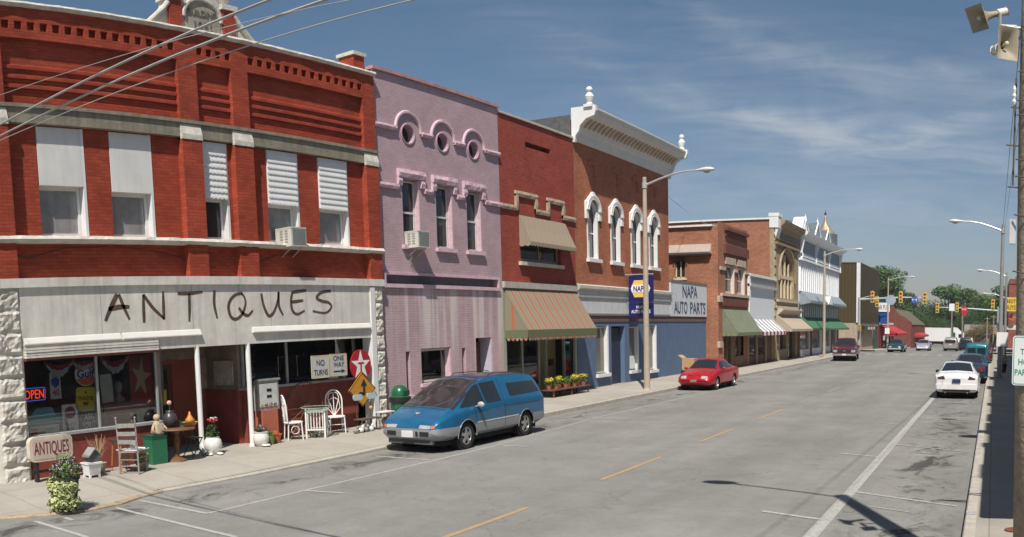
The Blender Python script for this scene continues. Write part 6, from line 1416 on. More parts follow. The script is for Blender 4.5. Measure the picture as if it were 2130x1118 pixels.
WH = SED(step=.035, mats=dict(body=M_WHP, tail_lamp=mat('smoked_tail_lamp', (.05, .035, .04, 1), rough=.15), rear_window=M_CARG, windscreen=M_CARG, mirror=M_BLACK),
 st=[(-2.40, .46, .82, .86, .76, .76, .62), (-2.36, .34, .92, .97, .84, .84, .68), (-2.2, .26, .97, 1.03, .88, .87, .70), (-1.85, .24, .98, 1.07, .89, .88, .70), (-1.45, .24, .98, 1.22, .89, .88, .66), (-.9, .22, .96, 1.40, .89, .88, .60), (-.3, .22, .95, 1.44, .89, .88, .60), (.15, .22, .94, 1.42, .89, .88, .60), (.75, .22, .93, 1.16, .89, .87, .66), (1.1, .22, .90, .99, .89, .86, .70), (1.6, .22, .82, .91, .88, .84, .68), (2.05, .24, .70, .80, .84, .80, .64), (2.35, .34, .56, .62, .72, .66, .52)],
 patches=[('windscreen', 'top', [(-.72, 1.07), (.72, 1.07), (.50, .26), (-.50, .26)], 18, 14), ('side_window', 'side', [(-.20, 1.0), (.80, .97), (.26, 1.33), (-.20, 1.35)], 12, 7), ('side_window', 'side', [(-1.22, 1.03), (-.28, 1.01), (-.28, 1.35), (-.82, 1.33)], 12, 7),
  ('rear_window', 'top', [(-.66, -1.76), (.66, -1.76), (.52, -.90), (-.52, -.90)], 18, 14), ('tail_lamp', 'rear', [(.46, .80), (.76, .80), (.78, .88), (.52, .945)], 10, 5)],
 extra=[('bumper', [('box', -.80, .80, -2.44, -2.34, .40, .60), ('box', -.84, .84, -2.38, -2.25, .38, .62)], M_WHP), ('lower_slot', [('box', -.55, .55, -2.40, -2.30, .30, .36)], M_BLACK), ('exhaust', [('tube', [(-.45, -2.42, .27), (-.45, -2.2, .27)], .03), ('tube', [(.45, -2.42, .27), (.45, -2.2, .27)], .03)], M_CHROME)])
wc = car('parked_white_sedan', 'white sedan seen from behind, nearest car at the right kerb', (-1.40, 36.0, 0), 0, WH, sc=.95)
q = MB(); q.box(-.17, .17, -2.455, -2.435, .66, .82); q.build('licence_plate', mat('navy_plate', (.03, .04, .12, 1), rough=.4), wc)
DB_ = SED(mats=dict(body=paint('dark_blue_paint', (.02, .045, .085, 1)), tail_lamp=M_TAIL, rear_window=M_CARG), patches=[('windscreen', 'top', [(-.72, 1.07), (.72, 1.07), (.50, .26), (-.50, .26)], 18, 14), ('side_window', 'side', [(-.20, .99), (.80, .96), (.26, 1.31), (-.20, 1.33)], 12, 7), ('side_window', 'side', [(-1.22, 1.0), (-.28, .99), (-.28, 1.33), (-.78, 1.30)], 12, 7),
  ('rear_window', 'top', [(-.60, -1.60), (.60, -1.60), (.50, -.84), (-.50, -.84)], 16, 12), ('door_seam', 'side', [(-.24, .30), (-.225, .30), (-.225, 1.34), (-.24, 1.34)], 1, 16), ('door_seam', 'side', [(.80, .30), (.815, .30), (.86, .90), (.845, .90)], 1, 12), ('tail_lamp', 'rear', [(.42, .72), (.74, .74), (.74, .84), (.44, .86)], 8, 4)])
car('parked_dark_sedan', 'dark blue sedan mostly hidden ahead of the white one at the right kerb', (-1.15, 45.2, 0), 0, DB_)
TV = dict(step=.06, smooth=2, crown=.07, wr=.36, wheels=(-1.75, 1.55), track=.95,
 st=[(-2.65, .50, 1.10, 1.70, .92, .93, .74), (-2.60, .42, 1.12, 1.95, .96, .97, .80), (-2.45, .40, 1.12, 2.02, .97, .98, .83), (1.0, .38, 1.12, 2.04, .97, .98, .83), (1.25, .38, 1.12, 1.96, .97, .97, .80), (1.85, .38, 1.08, 1.25, .96, .94, .78), (2.3, .40, .95, 1.12, .92, .90, .74), (2.45, .46, .80, .90, .80, .78, .60)],
 patches=[('windscreen', 'top', [(-.74, 1.82), (.74, 1.82), (.66, 1.28), (-.66, 1.28)], 14, 10), ('side_window', 'side', [(-2.3, 1.25), (-.8, 1.25), (-.8, 1.75), (-2.3, 1.75)], 8, 5), ('side_window', 'side', [(-.6, 1.25), (.5, 1.25), (.5, 1.75), (-.6, 1.75)], 8, 5), ('side_window', 'side', [(.62, 1.22), (1.6, 1.2), (1.2, 1.72), (.62, 1.75)], 8, 5)], mirror=(1.5, 1.2, .98),
 mats=dict(body=paint('teal_paint', (.012, .15, .19, 1)), tail_lamp=M_TAIL, rear_window=M_CARG),
 extra=[('rear_window', [('box', -.72, -.08, -2.68, -2.60, 1.22, 1.70), ('box', .08, .72, -2.68, -2.60, 1.22, 1.70)], M_CARG), ('tail_lamp', [('box', .80, .93, -2.70, -2.6, .82, 1.12), ('box', -.93, -.80, -2.70, -2.6, .82, 1.12)], M_TAIL), ('bumper', [('box', -.9, .9, -2.82, -2.62, .45, .62)], M_CHROME)])
tv = car('parked_teal_van', 'teal full-size van parked further along the right kerb', (-1.12, 60.3, 0), 0, TV, 'van', sc=.83)
q = MB(); q.box(-.16, .16, -2.72, -2.67, .72, .86); q.build('licence_plate', M_PLATE, tv)
PU = dict(step=.05, smooth=2, crown=.04, wr=.37, wheels=(-1.75, 1.75), track=.95,
 st=[(-2.85, .55, 1.04, 1.08, .92, .93, .86), (-2.75, .45, 1.08, 1.12, .96, .96, .90), (-.95, .42, 1.10, 1.14, .97, .97, .90), (-.90, .42, 1.10, 1.70, .97, .97, .72), (-.6, .42, 1.10, 1.80, .97, .97, .72), (.35, .42, 1.10, 1.80, .97, .97, .72), (.55, .42, 1.10, 1.72, .97, .97, .72), (1.10, .42, 1.08, 1.20, .97, .96, .80), (2.1, .42, 1.02, 1.12, .96, .94, .80), (2.6, .44, .92, 1.04, .94, .90, .78), (2.75, .50, .86, .92, .90, .86, .74)],
 patches=[('windscreen', 'top', [(-.76, 1.08), (.76, 1.08), (.66, .56), (-.66, .56)], 14, 10), ('side_window', 'side', [(-.80, 1.2), (-.25, 1.2), (-.25, 1.65), (-.78, 1.65)], 6, 5), ('side_window', 'side', [(-.15, 1.2), (.95, 1.17), (.60, 1.62), (-.15, 1.65)], 8, 5)], mirror=(.98, 1.2, .98),
 mats=dict(body=paint('maroon_paint', (.11, .012, .025, 1))),
 extra=[('grille', [('box', -.52, .52, 2.70, 2.79, .66, .92)], M_BLACK), ('grille_badge', [('box', -.09, .09, 2.785, 2.80, .80, .86)], M_CHROME), ('headlamp', [('box', -.88, -.56, 2.66, 2.78, .72, .90), ('box', .56, .88, 2.66, 2.78, .72, .90)], M_HEAD), ('bumper', [('box', -.93, .93, 2.68, 2.86, .44, .60)], M_CHROME), ('bed_rail', [('box', .85, .95, -2.8, -.95, 1.10, 1.16), ('box', -.95, -.85, -2.8, -.95, 1.10, 1.16)], M_BLACK)])
pu = car('parked_pickup', 'maroon pickup truck facing the camera by the white ornate block', (-11.72, 69.3, 0), R(186), PU, 'pickup truck', sc=.97)
q = MB(); q.box(-.16, .16, 2.86, 2.88, .48, .60); q.build('licence_plate', M_PLATE, pu)
DG = SED(mats=dict(body=paint('dark_green_paint_car', (.02, .05, .05, 1)), headlamp=M_HEAD), patches=[('windscreen', 'top', [(-.72, 1.07), (.72, 1.07), (.50, .26), (-.50, .26)], 18, 14), ('side_window', 'side', [(-.20, .99), (.80, .96), (.26, 1.31), (-.20, 1.33)], 12, 7), ('side_window', 'side', [(-1.22, 1.0), (-.28, .99), (-.28, 1.33), (-.78, 1.30)], 12, 7),
  ('rear_window', 'top', [(-.60, -1.60), (.60, -1.60), (.50, -.84), (-.50, -.84)], 16, 12), ('door_seam', 'side', [(-.24, .30), (-.225, .30), (-.225, 1.34), (-.24, 1.34)], 1, 16), ('door_seam', 'side', [(.80, .30), (.815, .30), (.86, .90), (.845, .90)], 1, 12), ('headlamp', 'front', [(.36, .57), (.66, .59), (.64, .68), (.38, .70)], 8, 4)], extra=[('bumper', [('box', -.7, .7, 2.28, 2.38, .36, .50)], mat('silver_bumper', (.4, .42, .42, 1), rough=.3)), ('grille', [('box', -.36, .36, 2.2, 2.32, .52, .60)], M_BLACK)])
car('oncoming_dark_sedan', 'dark green sedan facing the camera before the crimson awning', (-10.65, 96.5, gz(96.5)), R(180), DG)
SV = SED(mats=dict(body=paint('silver_lilac_paint', (.36, .36, .42, 1)), headlamp=M_HEAD), patches=[('windscreen', 'top', [(-.72, 1.07), (.72, 1.07), (.50, .26), (-.50, .26)], 18, 14), ('side_window', 'side', [(-.20, .99), (.80, .96), (.26, 1.31), (-.20, 1.33)], 12, 7), ('side_window', 'side', [(-1.22, 1.0), (-.28, .99), (-.28, 1.33), (-.78, 1.30)], 12, 7),
  ('rear_window', 'top', [(-.60, -1.60), (.60, -1.60), (.50, -.84), (-.50, -.84)], 16, 12), ('door_seam', 'side', [(-.24, .30), (-.225, .30), (-.225, 1.34), (-.24, 1.34)], 1, 16), ('door_seam', 'side', [(.80, .30), (.815, .30), (.86, .90), (.845, .90)], 1, 12), ('headlamp', 'front', [(.36, .57), (.66, .59), (.64, .68), (.38, .70)], 8, 4)], extra=[('bumper', [('box', -.7, .7, 2.28, 2.38, .36, .52)], M_WHITE), ('grille', [('box', -.36, .36, 2.2, 2.32, .54, .60)], M_BLACK)])
car('oncoming_silver_sedan', 'small silver sedan facing the camera left of the white lorry trailer', (-8.9, 112, gz(112)), R(180), SV)
MV = dict(step=.06, smooth=3, crown=.06, wr=.33, wheels=(-1.45, 1.45), track=.92,
 st=[(-2.45, .45, .98, 1.20, .86, .87, .74), (-2.38, .34, 1.02, 1.52, .92, .93, .72), (-2.2, .30, 1.03, 1.72, .94, .94, .72), (-.5, .28, 1.03, 1.80, .95, .94, .72), (.5, .28, 1.02, 1.76, .95, .94, .72), (1.5, .28, .98, 1.20, .94, .92, .74), (2.1, .30, .86, .98, .90, .86, .70), (2.4, .36, .62, .70, .78, .72, .56)],
 patches=[('windscreen', 'top', [(-.70, 1.46), (.70, 1.46), (.64, .64), (-.64, .64)], 14, 10), ('side_window', 'side', [(-2.1, 1.15), (-1.0, 1.15), (-1.0, 1.6), (-2.0, 1.6)], 8, 5), ('side_window', 'side', [(-.9, 1.15), (.6, 1.12), (.4, 1.6), (-.9, 1.62)], 8, 5)], mirror=(1.1, 1.1, .95), mats=dict(body=paint('champagne_paint', (.34, .32, .29, 1)), tail_lamp=M_TAIL))
m_ = car('driving_silver_minivan', 'champagne coloured minivan driving away in the middle of the far road', (-5.55, 115, gz(115)), 0, MV, 'minivan')
q = MB(); q.box(-.66, .66, -2.50, -2.38, 1.10, 1.50); q.build('rear_window', M_CARG, m_)
q = MB(); q.box(-.16, .16, -2.49, -2.44, .80, .93); q.build('licence_plate', M_PLATE, m_)
DK = dict(MV); DK['mats'] = dict(body=paint('black_blue_paint', (.015, .03, .05, 1)), tail_lamp=M_TAIL)
m_ = car('driving_dark_suv', 'dark blue SUV ahead of the champagne minivan on the far road', (-3.9, 123, gz(123)), 0, DK)
q = MB(); q.box(-.66, .66, -2.50, -2.38, 1.10, 1.50); q.build('rear_window', M_CARG, m_)
RC = SED(mats=dict(body=paint('dark_red_paint_car', (.16, .012, .02, 1)), tail_lamp=M_TAIL), patches=[('windscreen', 'top', [(-.72, 1.07), (.72, 1.07), (.50, .26), (-.50, .26)], 18, 14), ('side_window', 'side', [(-.20, .99), (.80, .96), (.26, 1.31), (-.20, 1.33)], 12, 7), ('side_window', 'side', [(-1.22, 1.0), (-.28, .99), (-.28, 1.33), (-.78, 1.30)], 12, 7),
  ('rear_window', 'top', [(-.60, -1.60), (.60, -1.60), (.50, -.84), (-.50, -.84)], 16, 12), ('door_seam', 'side', [(-.24, .30), (-.225, .30), (-.225, 1.34), (-.24, 1.34)], 1, 16), ('door_seam', 'side', [(.80, .30), (.815, .30), (.86, .90), (.845, .90)], 1, 12), ('tail_lamp', 'rear', [(.42, .72), (.74, .74), (.74, .84), (.44, .86)], 8, 4)])
car('far_red_car', 'dark red car just showing behind the teal van', (-.95, 70, 0), 0, RC)
# white lorry with a box trailer crossing the far end
LX, LY, LZ = -8.0, 170, gz(170)
lr = root('white_lorry', (LX, LY, LZ), 'white lorry with a long white box trailer at the far end of the street', 'lorry')
MB().box(LX - 7.0, LX - .2, LY - 1.25, LY + 1.25, LZ + 1.15, LZ + 3.75).build('trailer', M_WHITE, lr)
q = MB(); q.box(LX + .6, LX + 2.2, LY - 1.2, LY + 1.2, LZ + .7, LZ + 2.9); q.prism([(LX + .2, LZ + 2.9), (LX + 1.9, LZ + 2.9), (LX + .9, LZ + 3.8), (LX + .2, LZ + 3.9)], LY - 1.1, LY + 1.1, 'y'); q.box(LX + 2.2, LX + 3.9, LY - 1.1, LY + 1.1, LZ + .7, LZ + 1.9); q.build('cab', M_WHITE, lr)
q = MB(); q.box(LX + 1.2, LX + 1.95, LY - 1.22, LY - 1.2, LZ + 1.9, LZ + 2.6); q.build('cab_window', M_CARG, lr)
for x in (LX - 6, LX - 4.8, LX + .2, LX + 3.2):
    q = MB(); q.T = Matrix.Translation((x, LY - 1.2, LZ + .5)) @ Matrix.Rotation(R(90), 4, 'X'); q.lathe((0, 0, 0), [(.5, -.15), (.5, .15), (.3, .16)], 16); q.build('wheel', M_TYRE, lr)
MB().box(LX - 6.8, LX + 3.5, LY - .8, LY + .8, LZ + .65, LZ + 1.1).build('chassis', M_BLACK, lr)
# ------------------------------------------------------------------ traffic signals
M_SIG = mat('signal_yellow', (.62, .40, .10, 1), rough=.5, var=.08); M_MAST = mat('mast_grey', (.42, .45, .47, 1), rough=.5, metal=.3, var=.06)
def signal(x, y, zc, label, facing=-1, s=1.0):
    r_ = root('traffic_light', (x, y, zc), label, 'traffic light', 'traffic lights at the junction')
    q = MB(); q.box(x - .19 * s, x + .19 * s, y - .12, y + .12, zc - .58 * s, zc + .58 * s); q.build('housing', M_SIG, r_)
    for k, c in enumerate(((.35, .01, .01, 1), (.30, .16, .01, 1), (.01, .14, .06, 1))):
        z = zc + (.36 - .36 * k) * s; q = MB(); q.T = Matrix.Translation((x, y - .12, z)) @ Matrix.Rotation(R(90), 4, 'X'); q.lathe((0, 0, 0), [(.12 * s, 0), (.12 * s, .02), (.02, .03)], 14); q.build('lens', mat('signal_lens_%s' % ('red', 'amber', 'green')[k], c, rough=.2), r_)
        q = MB(); q.ring((x, y - .2, z), .14 * s, .012, 'y', 10, 170, 10); q.prism([(x - .14 * s, z), (x + .14 * s, z), (x + .12 * s, z + .13 * s), (x - .12 * s, z + .13 * s)], y - .14, y - .13, 'y'); q.build('visor', M_SIG, r_)
    MB().tube([(x, y, zc + .58 * s), (x, y, zc + .66 * s)], .03, 6).build('hanger', M_MAST, r_)
    return r_
def mast(x, y, h, z0, x1, z1, label, poke=0):
    r_ = root('signal_mast', (x, y, z0), label, 'traffic signal mast')
    q = MB(); q.tube([(x, y, z0), (x, y, z0 + h)], [.17, .13], 12); q.build('pole', M_MAST, r_); q = MB(); q.tube([(x, y, z1 - .15), ((x * .4 + x1 * .6), y, z1 + .1), (x1, y, z1 + .12)], [.11, .08, .05], 8); q.build('arm', M_MAST, r_)
    return r_
mz = mast(-13.95, 90.2, 5.6, .1, -6.85, 5.62, 'signal mast at the near left corner of the junction, its arm over the left lanes')
MB().tube([(-13.95, 90.2, 5.55), (-12.6, 90.2, 5.9)], .05, 6).build('brace_arm', M_MAST, mz)
signal(-12.55, 90.05, 5.75, 'traffic light nearest the pole on the left mast arm'); signal(-12.25, 91.5, 5.3, 'traffic light just right of the one nearest the left mast pole', s=.95)
signal(-9.62, 90.05, 5.75, 'traffic light halfway along the left mast arm'); signal(-7.15, 90.05, 5.7, 'traffic light at the free end of the left mast arm')
def flat_sign(name, x, y, z, w_, h, m, label, shape='rect', txt=None, tm=None):
    r_ = root(name, (x, y, z), label, 'sign'); q = MB()
    pts = circ(w_ / 2, 20) if shape == 'disc' else (circ(w_ / 2, 8, a0=R(22.5)) if shape == 'oct' else rrect(w_, h, .05))
    plate(q, on_my(x, y - .14, z), pts, .02); q.build('sign_plate', m, r_)
    MB().tube([(x, y - .14, z), (x, y - .02, z)], .03, 6).build('bracket', M_METAL, r_)
    if txt: text('lettering', txt, w_ * .75, h * .3, tm, on_my(x, y - .16, z), r_, .01)
    return r_
flat_sign('round_plate', -10.65, 90.2, 5.45, 1.05, 1.05, mat('grey_disc', (.32, .38, .48, 1)), 'pale blue-grey round plate on the left mast arm', 'disc')
flat_sign('blue_street_sign', -8.2, 90.2, 5.5, .62, .62, mat('blue_sign', (.06, .12, .40, 1)), 'small blue square sign on the left mast arm', txt='H', tm=M_SW)
mast(.42, 102, 5.3, -.1, -6.9, 4.9, 'signal mast at the far right corner of the junction, its arm reaching left')
signal(-6.6, 101.8, 4.95, 'traffic light at the free end of the right mast arm', s=1.0); signal(-4.32, 101.8, 5.05, 'traffic light left of the red sign on the right mast arm', s=.95)
signal(-.18, 99.0, 5.35, 'traffic light close to the pole of the right mast', s=1.05)
signal(.25, 98.5, 2.3, 'small crossing signal low on the right mast pole', s=.6)
flat_sign('white_sign', -4.93, 102, 5.05, .62, .85, M_SW, 'white rectangular sign on the right mast arm')
rs = flat_sign('red_sign', -3.5, 102, 4.85, .85, .85, mat('stop_red', (.50, .02, .04, 1), rough=.4), 'red eight-sided sign on the right mast arm', 'oct', 'DO NOT\nENTER', M_SW)
q = MB(); q.T = None; plate(q, on_my(-3.5, 101.86, 4.25), [(-.3, .22), (.3, .22), (.16, -.2), (-.16, -.2)], .02); q.build('lower_plate', mat('stop_red'), rs)
signal(-13.75, 89.6, 2.5, 'small crossing signal on the left mast pole', s=.6)
def post_sign(x, y, z, h, label):
    r_ = root('post_sign', (x, y, z), label, 'sign'); MB().tube([(x, y, z), (x, y, z + h)], .035, 8).build('post', M_METAL, r_)
    q = MB(); plate(q, on_my(x, y - .05, z + h - .4), rrect(.6, .75, .05), .02); q.build('sign_plate', M_SW, r_); return r_
post_sign(.45, 45.7, .14, 2.45, 'white sign plate strapped low beside the grey lamp post on the right pavement')
post_sign(-13.6, 111.6, -.2, 2.7, 'white sign plate on the left pavement before the crimson awning')
for (x, y, h, l) in ((-7.0, 145, 6.6, 'thin pole behind the blue street sign'), (-4.7, 130, 6.5, 'thin pole below the white sign on the far road side'), (-1.2, 150, 5.5, 'yellowish utility post before the far houses'), (-.1, 140, 5.6, 'dark utility post right of the yellowish one')):
    z0 = gz(y); q = MB(); q.tube([(x, y, z0), (x, y, z0 + h)], [.14, .10], 8); q.box(x - .5, x + .5, y - .04, y + .04, z0 + h - .35, z0 + h - .25); tag(q.build('utility_post', mat('grey_brown_post', (.26, .22, .16, 1), rough=.9)), l, 'utility pole', 'far utility poles')
# far houses
for (x, y, w_, h, l) in ((-1.5, 186, 9, 2.6, 'small white house with a grey roof left of the far right trees'), (6, 200, 10, 2.8, 'pale bungalow with a low grey roof at the far right')):
    z0 = gz(y); r_ = root('far_house', (x, y, z0), l, 'house'); MB().box(x - w_ / 2, x + w_ / 2, y, y + 8, z0, z0 + h).build('wall', M_CREAM, r_)
    q = MB(); q.prism([(y - .4, z0 + h), (y + 8.4, z0 + h), (y + 4, z0 + h + 2.2)], x - w_ / 2 - .4, x + w_ / 2 + .4, 'x'); q.build('roof', mat('grey_shingle', (.20, .19, .18, 1), var=.2), r_)
    for k in (-.28, .1): MB().box(x + w_ * k, x + w_ * k + 1.1, y - .04, y, z0 + 1.0, z0 + 2.1).build('window', M_GLASS, r_)
z0 = gz(60)
# shrubs and stall by the right kerb
# ------------------------------------------------------------------ trees
def leafmat(name, c):
    m = bpy.data.materials.new(name); m.use_nodes = True; t = m.node_tree; b = t.nodes['Principled BSDF']; b.inputs['Roughness'].default_value = .6; b.inputs['Specular IOR Level'].default_value = .25
    g = t.nodes.new('ShaderNodeNewGeometry'); r_ = t.nodes.new('ShaderNodeMapRange'); t.links.new(g.outputs['Random Per Island'], r_.inputs[0]); r_.inputs[3].default_value = .55; r_.inputs[4].default_value = 1.5
    v = t.nodes.new('ShaderNodeVectorMath'); v.operation = 'SCALE'; v.inputs[0].default_value = c[:3]; t.links.new(r_.outputs[0], v.inputs['Scale']); t.links.new(v.outputs[0], b.inputs['Base Color'])
    MATS[name] = m; return m
L1 = leafmat('dark_leaf', (.04, .082, .022, 1)); L2 = leafmat('mid_leaf', (.065, .12, .03, 1)); L3 = leafmat('olive_brown_leaf', (.14, .10, .035, 1)); L4 = leafmat('yellow_leaf', (.30, .27, .05, 1)); L5 = leafmat('lime_leaf', (.40, .44, .19, 1)); L6 = leafmat('plant_leaf', (.07, .14, .03, 1))
M_BARK = mat('bark', (.09, .065, .045, 1), rough=.95, var=.3, vscale=8)
def leaf_cloud(mb, c, rad, n, size, rng):
    for _ in range(n):
        while True:
            p = Vector((rng.uniform(-1, 1), rng.uniform(-1, 1), rng.uniform(-1, 1)))
            if .35 < p.length < 1: break
        q = Vector(c) + Vector((p.x * rad[0], p.y * rad[1], p.z * rad[2])); s_ = size * rng.uniform(.6, 1.3)
        nn = (p + Vector((rng.uniform(-.8, .8), rng.uniform(-.8, .8), rng.uniform(-.3, 1.0)))).normalized(); u = nn.orthogonal().normalized(); v = nn.cross(u); a = rng.uniform(0, 6.28); u, v = u * math.cos(a) + v * math.sin(a), v * math.cos(a) - u * math.sin(a)
        mb.add([q - u * s_ * .5, q + v * s_ * .32 + nn * .05 * s_, q + u * s_ * .5, q - v * s_ * .32 + nn * .05 * s_], [(0, 1, 2, 3)])
def tree_meshes(seed, h, wd, lm):
    rng = random.Random(seed); t = MB(); t.tube([(0, 0, 0), (.1, 0, h * .2), (0, .1, h * .38), (.1, 0, h * .6)], [.035 * h, .028 * h, .02 * h, .008 * h], 8); cr = MB(); nb = 34
    for k in range(nb):
        a = rng.uniform(0, 6.28); f = rng.uniform(.28, .95); rr = wd * .5 * math.sqrt(max(.05, 1 - ((f - .52) / .52) ** 2)) * rng.uniform(.35, .95)
        c = (math.cos(a) * rr, math.sin(a) * rr, h * f); t.tube([(0, 0, h * min(.5, f * .6)), (c[0] * .5, c[1] * .5, h * f * .8), c], [.010 * h, .006 * h, .002 * h], 5)
        s_ = wd * rng.uniform(.11, .20); leaf_cloud(cr, c, (s_ * 1.35, s_ * 1.35, s_ * .95), 260, h * .034, rng)
    return t, cr
def tree(name, label, x, y, h, wd, lm, seed, group='trees at the end of the street'):
    z = gz(y); r_ = root(name, (x, y, z), label, 'tree', group, local=True); t, cr = tree_meshes(seed, h, wd, lm)
    t.build('trunk', M_BARK, r_); cr.build('crown', lm, r_); return r_
TL = [(-27.5, 214, 18.5, 12, L2, 'leafy tree standing alone right behind the metal-clad building'), (-22, 205, 12.5, 10, L1, 'lower tree right of the lone leafy tree, above the red shops'), (-17, 225, 11, 10, L1, 'dark low tree above the brick gable'),
      (-12.2, 228, 15.5, 11, L2, 'tall tree at the left of the central clump'), (-7.5, 232, 14.5, 11, L1, 'broad dark tree in the middle of the central clump'), (-3.6, 222, 13, 8, L2, 'rounded tree at the right of the central clump'),
      (1.2, 215, 12.0, 10, L2, 'leafy tree between the central clump and the lamp post'), (5.5, 196, 15.5, 12, L1, 'tall dark tree behind the grey lamp post'), (10.5, 188, 16, 12, L1, 'dark tree at the far right behind the yellow sign'),
      (-3.0, 185, 5.2, 7, L3, 'low brownish round bush tree before the central clump'), (-14, 200, 7, 9, L1, 'low dark tree behind the white lorry'), (-6, 212, 8, 9, L1, 'low dark tree right behind the lorry cab'), (3.2, 205, 7.5, 9, L1, 'low dark tree behind the far houses')]
for i, (x, y, h, wd, lm, l) in enumerate(TL): tree('leafy_tree', l, x, y, h, wd, lm, 40 + i)
rng = random.Random(5); q = MB()
for k in range(60):
    x = -70 + 135 * k / 59; leaf_cloud(q, (x, 262 + rng.uniform(-6, 6), gz(262) + rng.uniform(2, 6.5)), (3.4, 3, 3.2), 130, .9, rng)
o = q.build('far_woodland', L1); o['kind'] = 'stuff'; tag(o, 'dark green woodland closing the far end of the street', 'woodland'); o['kind'] = 'stuff'
sh = root('yellow_green_shrub', (.55, 52, .14), 'yellow-green potted shrub on the right pavement before the grey lamp post', 'shrub', local=True)
q = MB(); leaf_cloud(q, (0, 0, .75), (.34, .34, .3), 260, .1, rng); q.build('foliage', L4, sh); MB().lathe((0, 0, 0), [(.2, 0), (.28, .5), (.3, .52)], 14).build('pot', M_BLACK, sh)
# ------------------------------------------------------------------ things on the pavement and in the shop windows
def pl_flowers(mb, c, rad, n, size, rng): leaf_cloud(mb, c, rad, n, size, rng)
rng = random.Random(11)
M_TERRA = mat('terracotta', (.36, .13, .07, 1), rough=.85); M_WP = mat('white_glazed', (.70, .69, .66, 1), rough=.5, var=.1, vscale=8)
M_FLV = leafmat('violet_petal', (.34, .22, .42, 1)); M_FLW = leafmat('white_petal', (.6, .58, .6, 1)); M_FLY = leafmat('yellow_petal', (.65, .48, .04, 1)); M_FLR = leafmat('red_petal', (.5, .04, .05, 1)); M_DRY = leafmat('straw', (.38, .28, .15, 1))
ZS = .165
p = root('flower_planter', (-12.95, 7.15, .04), 'tall dark planter overflowing with lime creeper and violet flowers near the kerb', 'planter', local=True); p.scale = (.86, .86, .86)
MB().lathe((0, 0, 0), [(.17, 0), (.19, .02), (.27, .62), (.30, .64), (.30, .70), (.27, .70), (.25, .64)], 20).build('pot', mat('charcoal_pot', (.035, .035, .035, 1), rough=.7), p, smooth=True, auto=40)
q = MB(); c_ = Vector((-.14, -.14, 0))
for k in range(26):
    z = rng.uniform(.12, .66); a_ = rng.uniform(-2.3, .5); r_ = rng.uniform(.10, .17); rr = .20 + .05 * math.cos(z * 9) + .04 * (z < .15); leaf_cloud(q, (.02 + math.cos(a_) * rr, -.04 + math.sin(a_) * rr, z), (r_, r_, r_ * 1.1), 110, .085, rng)
q.build('creeper_leaves', L5, p)
q = MB(); leaf_cloud(q, (.02, .02, .82), (.34, .34, .2), 420, .07, rng); leaf_cloud(q, (0, .0, 1.02), (.22, .22, .18), 120, .05, rng); q.build('foliage', L6, p)
q = MB(); leaf_cloud(q, (.02, .02, .90), (.36, .36, .22), 150, .045, rng); q.build('violet_blossoms', M_FLV, p)
q = MB(); leaf_cloud(q, (.05, .02, .84), (.33, .33, .2), 60, .04, rng); q.build('white_blossoms', M_FLW, p)

p = root('sign_box', (-15.5, 8.28, ZS), 'rounded cream sign box with dark red antiques lettering, on short legs by the corner pillar', 'sign', local=True)
T_ = on_x(0, 0, .66)
q = MB(); plate(q, frame((-.13, 0, .66), (0, 1, 0), (0, 0, 1)), rrect(.98, .50, .12), .15); q.build('case', mat('cream_enamel', (.60, .52, .42, 1), rough=.4), p)
q = MB(); plate(q, on_x(.02, 0, .66), rrect(.88, .40, .09), .006); q.build('sign_face', mat('sign_cream_face', (.55, .44, .38, 1), rough=.5), p)
text('lettering', 'ANTIQUES', .80, .30, mat('dark_red_ink', (.16, .02, .03, 1)), on_x(.027, 0, .66), p, .004, bold=.005)
q = MB(); q.box(-.12, .0, -.36, -.30, 0, .42).box(-.12, 0, .30, .36, 0, .42).box(-.1, -.04, -.4, .4, .18, .23); q.build('stand', M_BLACK, p)

p = root('white_planter_box', (-15.2, 9.02, ZS), 'small white wooden planter box under a grey-roofed birdhouse', 'planter', local=True)
q = MB(); q.add([(-.12, -.12, .05), (.12, -.12, .05), (.12, .12, .05), (-.12, .12, .05), (-.16, -.16, .30), (.16, -.16, .30), (.16, .16, .30), (-.16, .16, .30)], [(0, 3, 2, 1), (4, 5, 6, 7), (0, 1, 5, 4), (1, 2, 6, 5), (2, 3, 7, 6), (3, 0, 4, 7)]).box(-.17, .17, -.17, .17, .28, .31)
for a in (-.13, .09):
    for b in (-.13, .09): q.box(a, a + .04, b, b + .04, 0, .06)
q.build('box', M_WHITE, p)
p = root('birdhouse', (-15.2, 9.05, ZS + .31), 'little birdhouse with a grey pitched roof standing on the white planter box', 'birdhouse', local=True)
MB().box(-.10, .10, -.10, .10, 0, .14).prism([(-.10, .14), (.10, .14), (0, .24)], -.10, .10, 'x').build('house', mat('dark_grey_wood', (.09, .10, .10, 1)), p)
q = MB(); q.prism([(-.16, .11), (0, .27), (.16, .11), (.16, .135), (0, .30), (-.16, .135)], -.14, .14, 'x'); q.build('roof', mat('weathered_grey_wood', (.26, .27, .27, 1)), p)
p = root('dried_grass_pot', (-15.55, 9.42, ZS), 'pot of dry straw-coloured grass beside the birdhouse', 'potted plant', local=True)
q = MB()
for k in range(46):
    a = rng.uniform(0, 6.28); l = rng.uniform(.3, .62); s_ = rng.uniform(.08, .3); q.tube([(0, 0, .2), (math.cos(a) * s_ * .4, math.sin(a) * s_ * .4, .2 + l * .6), (math.cos(a) * s_, math.sin(a) * s_, .2 + l)], [.005, .004, .002], 4)
q.build('grass_blades', M_DRY, p); MB().lathe((0, 0, 0), [(.11, 0), (.15, .2), (.16, .22), (.12, .22)], 14).build('pot', mat('beige_pot', (.42, .33, .24, 1)), p)

